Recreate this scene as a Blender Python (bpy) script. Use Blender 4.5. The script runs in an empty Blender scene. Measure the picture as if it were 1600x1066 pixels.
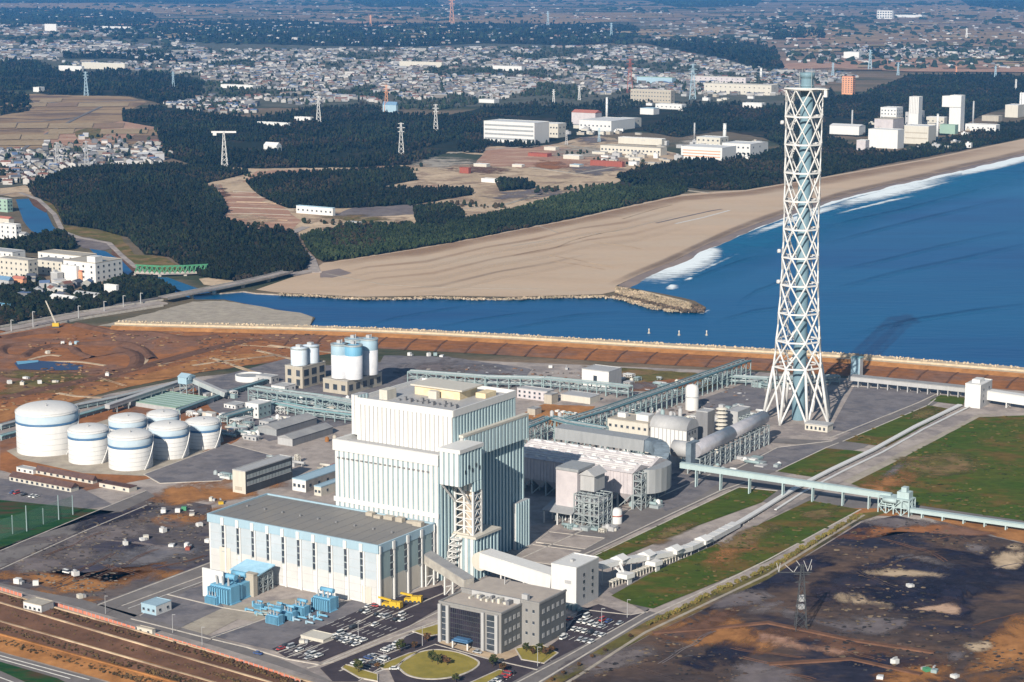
import bpy, math, random
from mathutils import Vector, Matrix, noise as mnoise
from mathutils.geometry import tessellate_polygon
R = random.Random(7)
sc = bpy.context.scene
COL = sc.collection
# ---------------------------------------------------------------- camera model
F = 3150.; HY = -50.; H = 298.
PIT = math.atan((533 - HY) / F); CP, SP = math.cos(PIT), math.sin(PIT)
def G(x, y, z=0.):
    r = x - 800; u = 533 - y
    Y = F * CP + u * SP; Z = -F * SP + u * CP
    t = (z - H) / Z
    return (r * t, Y * t)
def PX(X, Y, Z):
    Z -= H; f = Y * CP - Z * SP; u = Y * SP + Z * CP
    return 800 + F * X / f, 533 - F * u / f
AZ = math.atan(2050 / math.hypot(F, 583))
AX = (math.sin(AZ), math.cos(AZ)); BX = (math.cos(AZ), -math.sin(AZ))
OX, OY = G(592, 947)
def UV(x, y, z=0.):
    X, Y = G(x, y, z); X -= OX; Y -= OY
    return X * BX[0] + Y * BX[1], X * AX[0] + Y * AX[1]
def P(x, y, z=0.):
    u, v = UV(x, y, z); return (u, v, z)
def W(u, v): return OX + u * BX[0] + v * AX[0], OY + u * BX[1] + v * AX[1]
def HT(x, y, yt):
    X, Y = G(x, y); lo, hi = 0., 400.
    for i in range(40):
        m = (lo + hi) / 2
        if PX(X, Y, m)[1] > yt: lo = m
        else: hi = m
    return lo
def cam_depth(x, y): return G(x, y)[1]
def QD(xf, yf, xl, xr, yt, rot=0.):
    """front ground corner pixel, left and right silhouette x, top y -> u,v,L,D,h"""
    u, v = UV(xf, yf); c, s = math.cos(rot), math.sin(rot)
    def sol(dx, dy, tx, sign):
        lo, hi = 0., 1500.
        for i in range(40):
            m = (lo + hi) / 2
            lx = m * dx; ly = m * dy
            X, Y = W(u + lx * c - ly * s, v + lx * s + ly * c)
            if (PX(X, Y, 0)[0] - tx) * sign < 0: lo = m
            else: hi = m
        return lo
    return u, v, sol(-1, 0, xl, -1), sol(0, 1, xr, 1), HT(xf, yf, yt)
# ---------------------------------------------------------------- materials
MATS = {}
def mat(name, c1, c2=None, scale=.1, rough=.8, metal=0., ramp=(.4, .6), bump=0., bscale=1., detail=6, coord='pos', stretch=None, spec=.04, attr=False, c3=None, scale3=.02, dist=.4, grain=0., gscale=.11):
    if name in MATS: return MATS[name]
    m = bpy.data.materials.new(name); m.use_nodes = True; nt = m.node_tree; N = nt.nodes; L = nt.links
    b = N['Principled BSDF']; b.inputs['Roughness'].default_value = rough; b.inputs['Metallic'].default_value = metal
    b.inputs['Specular IOR Level'].default_value = spec
    b.inputs['Base Color'].default_value = (*c1, 1)
    if coord == 'pos': src = N.new('ShaderNodeNewGeometry').outputs['Position']
    else: src = N.new('ShaderNodeTexCoord').outputs['Object']
    mp = N.new('ShaderNodeMapping'); L.new(src, mp.inputs['Vector'])
    if stretch: mp.inputs['Scale'].default_value = stretch[:3]; mp.inputs['Rotation'].default_value = (0, 0, stretch[3])
    col = None
    if attr:
        at = N.new('ShaderNodeAttribute'); at.attribute_name = 'Col'; col = at.outputs['Color']
    if c2 is not None or attr:
        n = N.new('ShaderNodeTexNoise'); n.inputs['Scale'].default_value = scale; n.inputs['Detail'].default_value = detail; n.inputs['Roughness'].default_value = .62; n.inputs['Distortion'].default_value = dist
        L.new(mp.outputs[0], n.inputs['Vector'])
        rp = N.new('ShaderNodeMapRange'); rp.inputs[1].default_value = ramp[0]; rp.inputs[2].default_value = ramp[1]
        L.new(n.outputs['Fac'], rp.inputs[0])
        mx = N.new('ShaderNodeMix'); mx.data_type = 'RGBA'
        L.new(rp.outputs[0], mx.inputs[0])
        if attr:
            mx.blend_type = 'MULTIPLY'; L.new(col, mx.inputs[6]); mx.inputs[7].default_value = (*(c2 or (.75, .75, .75)), 1)
        else:
            mx.inputs[6].default_value = (*c1, 1); mx.inputs[7].default_value = (*c2, 1)
        out = mx.outputs[2]
        if c3 is not None:
            n3 = N.new('ShaderNodeTexNoise'); n3.inputs['Scale'].default_value = scale3; n3.inputs['Detail'].default_value = 7; n3.inputs['Roughness'].default_value = .65
            L.new(mp.outputs[0], n3.inputs['Vector'])
            r3 = N.new('ShaderNodeMapRange'); r3.inputs[1].default_value = .5; r3.inputs[2].default_value = .58; L.new(n3.outputs['Fac'], r3.inputs[0])
            m3 = N.new('ShaderNodeMix'); m3.data_type = 'RGBA'; L.new(r3.outputs[0], m3.inputs[0]); L.new(out, m3.inputs[6]); m3.inputs[7].default_value = (*c3, 1)
            out = m3.outputs[2]
        if grain:
            n4 = N.new('ShaderNodeTexNoise'); n4.inputs['Scale'].default_value = gscale; n4.inputs['Detail'].default_value = 8; n4.inputs['Roughness'].default_value = .75
            L.new(mp.outputs[0], n4.inputs['Vector'])
            r4 = N.new('ShaderNodeMapRange'); r4.inputs[1].default_value = .32; r4.inputs[2].default_value = .68; r4.inputs[3].default_value = 1-grain; r4.inputs[4].default_value = 1+grain; L.new(n4.outputs['Fac'], r4.inputs[0])
            m4 = N.new('ShaderNodeVectorMath'); m4.operation = 'SCALE'; L.new(out, m4.inputs[0]); L.new(r4.outputs[0], m4.inputs['Scale']); out = m4.outputs[0]
        L.new(out, b.inputs['Base Color'])
    if bump:
        n2 = N.new('ShaderNodeTexNoise'); n2.inputs['Scale'].default_value = bscale; n2.inputs['Detail'].default_value = 5
        L.new(mp.outputs[0], n2.inputs['Vector'])
        bp = N.new('ShaderNodeBump'); bp.inputs['Strength'].default_value = 1; bp.inputs['Distance'].default_value = bump
        L.new(n2.outputs['Fac'], bp.inputs['Height']); L.new(bp.outputs[0], b.inputs['Normal'])
    MATS[name] = m; return m
def paint(name, c, k=.82, rough=.55, **kw):
    return mat(name, c, tuple(x * k for x in c), scale=.5, rough=rough, ramp=(.35, .75), spec=.25, stretch=(1, 1, .14, 0), detail=8, **kw)
M = {}
def defmats():
    M['white'] = paint('white_paint', (.6, .595, .585), .9)
    M['cream'] = paint('cream_paint', (.52, .49, .43), .86)
    M['palegrey'] = paint('pale_grey_paint', (.38, .38, .385), .82)
    M['grey'] = paint('grey_cladding', (.29, .3, .31), .8)
    M['midgrey'] = paint('mid_grey', (.2, .2, .21), .75)
    M['dark'] = paint('dark_metal', (.06, .065, .07), .7)
    M['teal'] = paint('pale_teal_paint', (.26, .34, .35), .84)
    M['mint'] = paint('mint_paint', (.36, .45, .46), .88)
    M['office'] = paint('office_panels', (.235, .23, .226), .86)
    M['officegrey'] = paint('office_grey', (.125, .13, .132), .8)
    M['flank'] = paint('flank_teal', (.085, .165, .23), .85)  # right face of the boiler house, blue shade put into its colour
    M['flankrib'] = paint('flank_rib', (.42, .54, .57), .88)  # ribs of that face, tinted with the same painted shade
    M['teal2'] = paint('teal_paint', (.2, .36, .38), .84)
    M['deepteal'] = paint('deep_teal_paint', (.1, .2, .23), .8)
    M['steel'] = paint('galvanised_steel', (.33, .37, .38), .7, metal=.1)
    M['blue'] = paint('equipment_blue', (.15, .36, .52), .82)
    M['paleblue'] = paint('pale_blue_paint', (.3, .42, .5), .88)
    M['stackblue'] = paint('stack_blue', (.15, .24, .29), .85)
    M['bandblue'] = paint('band_blue', (.06, .14, .26), .85)
    M['navy'] = paint('navy', (.03, .06, .14), .8)
    M['glass'] = mat('window_glass', (.03, .04, .05), (.06, .07, .09), scale=.2, rough=.25, spec=.5)
    M['beige'] = paint('beige_concrete', (.4, .36, .3), .8)
    M['concrete'] = mat('concrete', (.42, .4, .36), (.3, .28, .26), scale=.25, ramp=(.35, .7), rough=.9)
    M['oldconc'] = mat('weathered_concrete', (.3, .28, .26), (.2, .19, .18), scale=.2, ramp=(.35, .7), rough=.95)
    M['hallroof'] = mat('hall_roofing', (.15, .155, .165), (.24, .22, .195), scale=.014, ramp=(.3, .7), rough=.5)
    M['roofgrey'] = mat('roofing_grey', (.3, .3, .3), (.22, .22, .23), scale=.1, ramp=(.35, .7), rough=.85)
    M['roofgreen'] = mat('roofing_green', (.27, .38, .31), (.23, .33, .28), scale=.08, ramp=(.35, .7), rough=.8)
    M['roofbrown'] = mat('roofing_brown', (.12, .075, .065), (.08, .05, .05), scale=.3, ramp=(.35, .7), rough=.9)
    M['roofblue'] = mat('roofing_blue', (.14, .24, .36), (.1, .18, .28), scale=.3, ramp=(.35, .7), rough=.7)
    M['roofred'] = mat('roofing_red', (.42, .16, .12), (.3, .12, .1), scale=.3, ramp=(.35, .7), rough=.8)
    M['redwhite'] = paint('red_oxide', (.28, .08, .055), .8)
    M['orange'] = paint('orange_brick', (.62, .3, .17), .85)
    M['pinkwhite'] = mat('pinkish_cladding', (.5, .46, .47), (.4, .37, .385), scale=.15, ramp=(.35, .7), rough=.6)
    M['yellow'] = paint('machine_yellow', (.55, .36, .03), .85)
    M['green'] = paint('bridge_green', (.07, .25, .13), .8)
    M['asphalt'] = mat('asphalt', (.15, .137, .134), (.2, .182, .175), scale=.06, ramp=(.35, .7), rough=.95, detail=8, grain=0.14)
    M['asphalt2'] = mat('dark_asphalt', (.05, .042, .05), (.075, .062, .07), scale=.1, ramp=(.35, .7), rough=.95, grain=0.2)
    M['lotasphalt'] = mat('compound_asphalt', (.15, .14, .15), (.2, .185, .19), scale=.08, ramp=(.35, .7), rough=.95, c3=(.13, .125, .14), scale3=.05, grain=0.2)
    M['paving'] = mat('paving', (.3, .26, .235), (.38, .33, .3), scale=.05, ramp=(.35, .7), rough=.95, c3=(.24, .21, .2), scale3=.03, grain=0.22)
    M['sandpave'] = mat('sandy_paving', (.36, .32, .26), (.3, .26, .22), scale=.1, ramp=(.35, .7), rough=.95, grain=0.2)
    M['kerb'] = mat('kerb_stone', (.5, .46, .41), (.4, .36, .32), scale=.3, rough=.9)
    M['marking'] = mat('road_marking', (.6, .59, .56), (.5, .48, .46), scale=.5, rough=.8)
    M['soil'] = mat('red_brown_soil', (.31, .13, .05), (.22, .095, .042), scale=.02, ramp=(.35, .65), rough=1, detail=10, c3=(.2, .11, .075), scale3=.012, grain=0.3)
    M['soil2'] = mat('ochre_soil', (.37, .175, .065), (.26, .12, .045), scale=.05, ramp=(.35, .65), rough=1, detail=10, stretch=(1, 1, 1, 0), grain=0.3)
    M['soildark'] = mat('dark_earth', (.11, .06, .04), (.16, .085, .055), scale=.05, ramp=(.35, .65), rough=1, detail=10, grain=0.3)
    M['sand'] = mat('beach_sand', (.5, .375, .27), (.44, .33, .235), scale=.006, ramp=(.35, .65), rough=1, detail=10, c3=(.47, .365, .27), scale3=.004, stretch=(1, 3, 1, math.radians(-30)), grain=0.07)
    M['wetsand'] = mat('wet_sand', (.2, .16, .15), (.26, .2, .17), scale=.02, rough=.6)
    M['tan'] = mat('graded_sand', (.52, .4, .28), (.4, .3, .2), scale=.012, ramp=(.35, .6), rough=1, detail=10, c3=(.28, .2, .14), scale3=.02, grain=0.25)
    M['redgrade'] = mat('graded_red_earth', (.38, .22, .15), (.3, .17, .12), scale=.012, ramp=(.35, .6), rough=1, detail=10, c3=(.46, .31, .22), scale3=.012, stretch=(1, 4, 1, .3), grain=0.3)
    M['grass'] = mat('rough_grass', (.048, .084, .009), (.075, .09, .013), scale=.03, ramp=(.35, .62), rough=1, detail=10, c3=(.125, .085, .022), scale3=.02, stretch=(1, 1.6, 1, .5), grain=0.3)
    M['drygrass'] = mat('dry_grass', (.15, .12, .04), (.09, .085, .025), scale=.05, ramp=(.35, .65), rough=1, detail=10, c3=(.2, .13, .06), scale3=.03, grain=0.35)
    M['lawn'] = mat('ornamental_lawn', (.3, .24, .06), (.19, .165, .04), scale=.12, ramp=(.35, .7), rough=1, detail=8)
    M['turf'] = mat('sports_turf', (.012, .055, .018), (.03, .075, .022), scale=.06, rough=1, c3=(.07, .05, .025), scale3=.02, stretch=(1, 3, 1, .5))
    M['coal'] = mat('ash_yard', (.06, .046, .044), (.115, .075, .055), scale=.018, ramp=(.4, .62), rough=1, detail=11, c3=(.028, .027, .042), scale3=.011, stretch=(1, 1.9, 1, math.radians(-70)), grain=0.4)
    M['leftyard'] = mat('left_yard', (.085, .076, .082), (.13, .107, .1), scale=.014, ramp=(.38, .62), rough=1, detail=11, c3=(.06, .055, .075), scale3=.013, stretch=(1, 2.2, 1, math.radians(-55)), grain=0.35)
    M['coaldark'] = mat('wet_coal', (.014, .016, .036), (.032, .03, .045), scale=.04, ramp=(.35, .6), rough=.85, detail=10, c3=(.045, .035, .045), scale3=.03, grain=0.4)
    M['ashgrey'] = mat('ash_grey', (.2, .17, .16), (.13, .11, .115), scale=.03, ramp=(.35, .65), rough=1, detail=10, grain=0.25)
    M['field'] = mat('stubble_field', (.34, .24, .14), (.26, .17, .1), scale=.006, rough=1, detail=8, c3=(.16, .11, .08), scale3=.005, stretch=(1, 2.5, 1, .4), grain=0.2)
    M['land'] = mat('open_land', (.2, .145, .1), (.12, .1, .065), scale=.002, ramp=(.4, .6), rough=1, detail=10, c3=(.05, .06, .035), scale3=.0012, stretch=(1, 2, 1, 0), grain=0.3)
    M['plain'] = mat('far_plain', (.28, .19, .14), (.17, .13, .09), scale=.0012, ramp=(.4, .6), rough=1, detail=10, c3=(.045, .06, .04), scale3=.0007, stretch=(1, 2.2, 1, 0), grain=0.25)
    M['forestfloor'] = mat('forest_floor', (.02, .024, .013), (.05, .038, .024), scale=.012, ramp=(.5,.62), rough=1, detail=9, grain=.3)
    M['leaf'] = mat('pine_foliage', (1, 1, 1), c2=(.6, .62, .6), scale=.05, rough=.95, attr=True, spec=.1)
    M['house'] = mat('house_paint', (1, 1, 1), c2=(.8, .8, .8), scale=.02, rough=.8, attr=True)
    M['bark'] = mat('bark', (.09, .06, .04), (.06, .04, .03), scale=2, rough=1)
    M['rock'] = mat('rubble_stone', (.4, .32, .24), (.24, .18, .14), scale=.15, ramp=(.35, .65), rough=1, detail=8, bump=.8, bscale=.3)
    M['tetra'] = mat('armour_concrete', (.54, .44, .32), (.42, .34, .24), scale=.3, ramp=(.35, .65), rough=1, detail=8)
    M['fencered'] = paint('orange_red_fence', (.55, .2, .13), .8)
    M['foam'] = None
defmats()
# ---------------------------------------------------------------- mesh builder
def _n(v):
    l = math.sqrt(sum(c * c for c in v)) or 1.; return tuple(c / l for c in v)
def _x(a, b): return (a[1]*b[2]-a[2]*b[1], a[2]*b[0]-a[0]*b[2], a[0]*b[1]-a[1]*b[0])
class MB:
    def __init__(s): s.v = []; s.f = []; s.m = []; s.sm = []; s.c = []; s.cc = None
    def face(s, idx, m=0, sm=False): s.f.append(idx); s.m.append(m); s.sm.append(sm); s.c.append(s.cc)
    def box(s, x0, x1, y0, y1, z0, z1, m=0, mt=None):
        k = len(s.v)
        s.v += [(x0,y0,z0),(x1,y0,z0),(x1,y1,z0),(x0,y1,z0),(x0,y0,z1),(x1,y0,z1),(x1,y1,z1),(x0,y1,z1)]
        for q in ((0,1,5,4),(1,2,6,5),(2,3,7,6),(3,0,4,7),(3,2,1,0)): s.face(tuple(k+i for i in q), m)
        s.face((k+4,k+5,k+6,k+7), m if mt is None else mt)
        return s
    def beam(s, p, q, w, h=None, m=0):
        h = w if h is None else h
        d = _n([q[i]-p[i] for i in range(3)]); up = (0,0,1) if abs(d[2]) < .95 else (1,0,0)
        sx = _n(_x(d, up)); uy = _x(sx, d); k = len(s.v)
        for e in (p, q):
            for a, b in ((-1,-1),(1,-1),(1,1),(-1,1)):
                s.v.append(tuple(e[i] + sx[i]*a*w/2 + uy[i]*b*h/2 for i in range(3)))
        for f in ((0,1,5,4),(1,2,6,5),(2,3,7,6),(3,0,4,7),(3,2,1,0),(4,5,6,7)): s.face(tuple(k+i for i in f), m)
        return s
    def tube(s, p, q, r, r2=None, n=12, m=0, cap=True):
        r2 = r if r2 is None else r2
        d = _n([q[i]-p[i] for i in range(3)]); up = (0,0,1) if abs(d[2]) < .95 else (1,0,0)
        sx = _n(_x(d, up)); uy = _x(sx, d); k = len(s.v)
        for e, rr in ((p, r), (q, r2)):
            for i in range(n):
                a = 2*math.pi*i/n; ca, sa = math.cos(a)*rr, math.sin(a)*rr
                s.v.append(tuple(e[j] + sx[j]*ca + uy[j]*sa for j in range(3)))
        for i in range(n): j = (i+1) % n; s.face((k+j, k+i, k+n+i, k+n+j), m, n > 8)
        if cap: s.face(tuple(k+i for i in range(n)), m); s.face(tuple(k+n+i for i in reversed(range(n))), m)
        return s
    def path(s, pts, r, n=12, m=0):
        for a, b in zip(pts, pts[1:]): s.tube(a, b, r, n=n, m=m)
        return s
    def lathe(s, cx, cy, prof, n=32, ms=None):
        k = len(s.v)
        for r, z in prof:
            for i in range(n):
                a = 2*math.pi*i/n; s.v.append((cx + r*math.cos(a), cy + r*math.sin(a), z))
        for j in range(len(prof)-1):
            for i in range(n):
                i2 = (i+1) % n
                s.face((k+j*n+i, k+j*n+i2, k+(j+1)*n+i2, k+(j+1)*n+i), ms[j] if ms else 0, True)
        s.face(tuple(k+(len(prof)-1)*n+i for i in range(n)), ms[-1] if ms else 0)
        return s
    def prism(s, pts, z0, z1, m=0, mt=None):
        k = len(s.v); n = len(pts)
        s.v += [(x, y, z0) for x, y in pts] + [(x, y, z1) for x, y in pts]
        ar = sum(pts[i][0]*pts[(i+1)%n][1]-pts[(i+1)%n][0]*pts[i][1] for i in range(n))
        o = (lambda t: t) if ar > 0 else (lambda t: tuple(reversed(t)))
        for i in range(n): j = (i+1) % n; s.face(o((k+i, k+j, k+n+j, k+n+i)), m)
        s.face(o(tuple(k+n+i for i in range(n))), m if mt is None else mt)
        return s
    def quad(s, a, b, c, d, m=0):
        k = len(s.v); s.v += [a, b, c, d]; s.face((k,k+1,k+2,k+3), m); return s
    def gable(s, x0, x1, y0, y1, z0, z1, along='x', m=0, mw=None, ov=.5):
        mw = m if mw is None else mw; k = len(s.v)
        if along == 'x':
            ym = (y0+y1)/2; e = ov*(z1-z0)/max(.1, (y1-y0)/2)
            s.v += [(x0-ov,y0-ov,z0-e),(x1+ov,y0-ov,z0-e),(x1+ov,ym,z1),(x0-ov,ym,z1),(x1+ov,y1+ov,z0-e),(x0-ov,y1+ov,z0-e)]
        else:
            xm = (x0+x1)/2; e = ov*(z1-z0)/max(.1, (x1-x0)/2)
            s.v += [(x0-ov,y1+ov,z0-e),(x0-ov,y0-ov,z0-e),(xm,y0-ov,z1),(xm,y1+ov,z1),(x1+ov,y0-ov,z0-e),(x1+ov,y1+ov,z0-e)]
        s.face((k,k+1,k+2,k+3), m); s.face((k+3,k+2,k+4,k+5), m); s.face((k+1,k+4,k+2), mw); s.face((k,k+3,k+5), mw); s.face((k,k+5,k+4,k+1), mw)
        return s
    def blob(s, cx, cy, cz, rx, ry, rz, rnd, jit=.25):
        t = 1.618; k = len(s.v)
        ang = rnd.random()*6.28; ca, sa = math.cos(ang), math.sin(ang)
        for x, y, z in ICO:
            f = 1 + (rnd.random()*2-1)*jit
            x, y = x*ca-y*sa, x*sa+y*ca
            s.v.append((cx+x*rx*f, cy+y*ry*f, cz+z*rz*f))
        for a, b, c in ICOF: s.face((k+a,k+b,k+c))
    def build(s, name, mats, parent=None, loc=None, rotz=0.):
        me = bpy.data.meshes.new(name)
        me.from_pydata(s.v, [], s.f)
        if not isinstance(mats, (list, tuple)): mats = [mats]
        for m in mats: me.materials.append(m)
        me.polygons.foreach_set('material_index', s.m)
        me.polygons.foreach_set('use_smooth', s.sm)
        if any(c is not None for c in s.c[:1]):
            ca = me.color_attributes.new('Col', 'FLOAT_COLOR', 'CORNER'); buf = []
            for f, c in zip(s.f, s.c): buf += ((c or (1,1,1)) + (1.,)) * len(f) if True else []
            ca.data.foreach_set('color', [float(x) for x in buf])
        me.update()
        o = bpy.data.objects.new(name, me); COL.objects.link(o)
        if parent: o.parent = parent
        if loc: o.location = loc
        o.rotation_euler.z = rotz
        return o
def split_build(mb, name, mats, parent, lim=100):
    """every unconnected piece of the builder becomes a part of its own (at most lim, the rest stay together)"""
    par = list(range(len(mb.v)))
    def find(i):
        while par[i] != i: par[i] = par[par[i]]; i = par[i]
        return i
    for f in mb.f:
        a = find(f[0])
        for i in f[1:]: par[find(i)] = a
    grp = {}
    for k, f in enumerate(mb.f): grp.setdefault(find(f[0]), []).append(k)
    out = []; gl = list(grp.values())
    if len(gl) > lim: gl = gl[:lim-1] + [[k for g in gl[lim-1:] for k in g]]
    for g in gl:
        n = MB(); mp = {}
        for k in g:
            idx = []
            for i in mb.f[k]:
                if i not in mp: mp[i] = len(n.v); n.v.append(mb.v[i])
                idx.append(mp[i])
            n.f.append(tuple(idx)); n.m.append(mb.m[k]); n.sm.append(mb.sm[k]); n.c.append(mb.c[k])
        o = n.build(name, mats, parent); out.append(o)
        if g is gl[-1] and len(grp) > lim: o['kind'] = 'stuff'
    return out
t_ = 1.618; l_ = math.hypot(1, t_)
ICO = [(a/l_, b/l_, c/l_) for a, b, c in [(-1,t_,0),(1,t_,0),(-1,-t_,0),(1,-t_,0),(0,-1,t_),(0,1,t_),(0,-1,-t_),(0,1,-t_),(t_,0,-1),(t_,0,1),(-t_,0,-1),(-t_,0,1)]]
ICOF = [(0,11,5),(0,5,1),(0,1,7),(0,7,10),(0,10,11),(1,5,9),(5,11,4),(11,10,2),(10,7,6),(7,1,8),(3,9,4),(3,4,2),(3,2,6),(3,6,8),(3,8,9),(4,9,5),(2,4,11),(6,2,10),(8,6,7),(9,8,1)]
# ---------------------------------------------------------------- things
def tag(o, label=None, cat=None, group=None, kind=None):
    if label: o['label'] = label
    if cat: o['category'] = cat
    if group: o['group'] = group
    if kind: o['kind'] = kind
    return o
def thing(name, label, cat, u, v, rot=0., group=None, z=0.):
    o = bpy.data.objects.new(name, None); o.empty_display_size = 2; COL.objects.link(o)
    x, y = W(u, v); o.location = (x, y, z); o.rotation_euler.z = rot - AZ
    return tag(o, label, cat, group)
def solo(name, label, cat, mb, mats, u, v, rot=0., group=None, z=0.):
    x, y = W(u, v)
    return tag(mb.build(name, mats, loc=(x, y, z), rotz=rot - AZ), label, cat, group)
def dup(root, u, v, rot=0., label=None, z=0., s=None):
    x, y = W(u, v); c = root.copy(); COL.objects.link(c); c.location = (x, y, z); c.rotation_euler.z = rot - AZ
    if label: c['label'] = label
    if s: c.scale = (s, s, s) if not isinstance(s, tuple) else s
    for ch in KIDS.get(root.name, root.children):
        d = ch.copy(); COL.objects.link(d); d.parent = c
        for g in KIDS.get(ch.name, ch.children):
            e = g.copy(); COL.objects.link(e); e.parent = d
    return c
KIDS = {}
def PIP(x, y, poly):
    ins = False; n = len(poly); j = n-1
    for i in range(n):
        xi, yi = poly[i]; xj, yj = poly[j]
        if (yi > y) != (yj > y) and x < (xj-xi)*(y-yi)/(yj-yi)+xi: ins = not ins
        j = i
    return ins
SOFT = {}
def soft_mat(m):
    """the same material with an edge that frays out by noise"""
    if m.name in SOFT: return SOFT[m.name]
    c = m.copy(); c.name = m.name + '_frayed'; nt = c.node_tree; N = nt.nodes; L = nt.links; b = N['Principled BSDF']
    g = N.new('ShaderNodeNewGeometry'); n = N.new('ShaderNodeTexNoise'); n.inputs['Scale'].default_value = .03; n.inputs['Detail'].default_value = 12; n.inputs['Roughness'].default_value = .68; n.inputs['Distortion'].default_value = .6
    L.new(g.outputs['Position'], n.inputs['Vector']); at = N.new('ShaderNodeAttribute'); at.attribute_name = 'Col'; sp = N.new('ShaderNodeSeparateColor'); L.new(at.outputs['Color'], sp.inputs[0])
    a = N.new('ShaderNodeMath'); a.operation = 'MULTIPLY_ADD'; L.new(n.outputs['Fac'], a.inputs[0]); a.inputs[1].default_value = 4.2; L.new(sp.outputs[0], a.inputs[2])
    r = N.new('ShaderNodeMapRange'); r.inputs[1].default_value = 2.35; r.inputs[2].default_value = 3.0; L.new(a.outputs[0], r.inputs[0]); L.new(r.outputs[0], b.inputs['Alpha'])
    SOFT[m.name] = c; return c
def soft_patch(name, pts, m, z=.3, grow=1.25, dens=1.):
    """ground stain whose edge dissolves; star shaped about its centre"""
    pts = curve_px(pts); w = [G(*p) for p in pts]; n = len(w); cx = sum(p[0] for p in w)/n; cy = sum(p[1] for p in w)/n
    v = [(cx, cy, z)]; c = [1.*dens]; f = []; rings = ((.4, .8), (.75, .5), (1.05, .12), (grow*1.25, -.9))
    for s, a in rings:
        for x, y in w: v.append((cx+(x-cx)*s, cy+(y-cy)*s, z)); c.append(a*dens if a > 0 else a)
    for i in range(n):
        j = (i+1) % n; f.append((0, 1+i, 1+j))
        for k in range(len(rings)-1): a = 1+k*n; f.append((a+i, a+n+i, a+n+j, a+j))
    ar = sum(w[i][0]*w[(i+1)%n][1]-w[(i+1)%n][0]*w[i][1] for i in range(n))
    if ar < 0: f = [tuple(reversed(q)) for q in f]
    me = bpy.data.meshes.new(name); me.from_pydata(v, [], f); me.materials.append(soft_mat(m))
    ca = me.color_attributes.new('Col', 'FLOAT_COLOR', 'POINT'); ca.data.foreach_set('color', [q for s in c for q in (s, s, s, 1.)])
    o = bpy.data.objects.new(name, me); COL.objects.link(o); return tag(o, kind='structure')
def curve_px(pts, n=5):
    out = []; k = len(pts)
    for i in range(k):
        p0, p1, p2, p3 = pts[i-1], pts[i], pts[(i+1) % k], pts[(i+2) % k]
        for j in range(n):
            t = j/n; out.append(tuple(.5*((2*p1[c]) + (-p0[c]+p2[c])*t + (2*p0[c]-5*p1[c]+4*p2[c]-p3[c])*t*t + (-p0[c]+3*p1[c]-3*p2[c]+p3[c])*t**3) for c in (0, 1)))
    return out
def rough_px(pts, amp, step=8., seed=1, closed=True):
    out = []; n = len(pts)
    for i in range(n if closed else n-1):
        a = pts[i]; b = pts[(i+1) % n]; d = math.hypot(b[0]-a[0], b[1]-a[1]); k = max(1, int(d/step))
        for j in range(k):
            t = j/k; x = a[0]+(b[0]-a[0])*t; y = a[1]+(b[1]-a[1])*t
            w = 1. if j or amp else 0.
            nx = mnoise.noise(Vector((x*.09, y*.09, seed)))*amp*2.2; ny = mnoise.noise(Vector((x*.09, y*.09, seed+9.7)))*amp
            out.append((x+nx*w, y+ny*w))
    return out
def patch(name, pts, m, z=.1, amp=0., step=8., kind='structure', world=False, seed=1, **kw):
    """flat ground sheet drawn in photograph pixels, laid on the ground plane"""
    if amp: pts = rough_px(pts, amp, step, seed)
    w = pts if world else [G(*p) for p in pts]
    tri = tessellate_polygon([[Vector((x, y, 0)) for x, y in w]])
    me = bpy.data.meshes.new(name); fs = []
    for t in tri:
        a, b, c = (w[i] for i in t)
        cr = (b[0]-a[0])*(c[1]-a[1])-(b[1]-a[1])*(c[0]-a[0])
        fs.append(tuple(t) if cr > 0 else tuple(reversed(t)))
    me.from_pydata([(x, y, z) for x, y in w], [], fs); me.materials.append(m); me.update()
    o = bpy.data.objects.new(name, me); COL.objects.link(o); return tag(o, kind=kind, **kw)
def strip_mesh(mb, pts, w, z0, z1, m=0, closed=False):
    """raised ribbon of width w along world points"""
    n = len(pts); k0 = len(mb.v); L = []
    for i in range(n):
        a = pts[i-1] if (i or closed) else pts[i]; b = pts[(i+1) % n] if (i < n-1 or closed) else pts[i]
        dx, dy = b[0]-a[0], b[1]-a[1]; l = math.hypot(dx, dy) or 1; nx, ny = -dy/l*w/2, dx/l*w/2
        x, y = pts[i]; mb.v += [(x+nx,y+ny,z0),(x+nx,y+ny,z1),(x-nx,y-ny,z1),(x-nx,y-ny,z0)]
    for i in range(n if closed else n-1):
        a = k0+4*i; b = k0+4*((i+1) % n)
        for j in range(3): mb.face((a+j, a+j+1, b+j+1, b+j), m)
    return mb
def line(name, pts, w, z0=0., z1=.2, m='kerb', px=True, closed=False, kind='structure'):
    mb = MB(); strip_mesh(mb, [G(*p) for p in pts] if px else pts, w, z0, z1, closed=closed)
    return tag(mb.build(name, M[m]), kind=kind)
def lines(name, segs, w, z0=0., z1=.2, m='kerb'):
    mb = MB()
    for s in segs: strip_mesh(mb, [G(*p) for p in s], w, z0, z1)
    return tag(mb.build(name, M[m]), kind='structure')
def curve(pts, n=8):
    out = []; q = [pts[0]] + pts + [pts[-1]]
    for i in range(1, len(q)-2):
        for j in range(n):
            t = j/n; out.append(tuple(.5*((2*q[i][c]) + (-q[i-1][c]+q[i+1][c])*t + (2*q[i-1][c]-5*q[i][c]+4*q[i+1][c]-q[i+2][c])*t*t + (-q[i-1][c]+3*q[i][c]-3*q[i+1][c]+q[i+2][c])*t**3) for c in (0, 1)))
    return out + [pts[-1]]
HAZE = 3.8e-5
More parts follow.
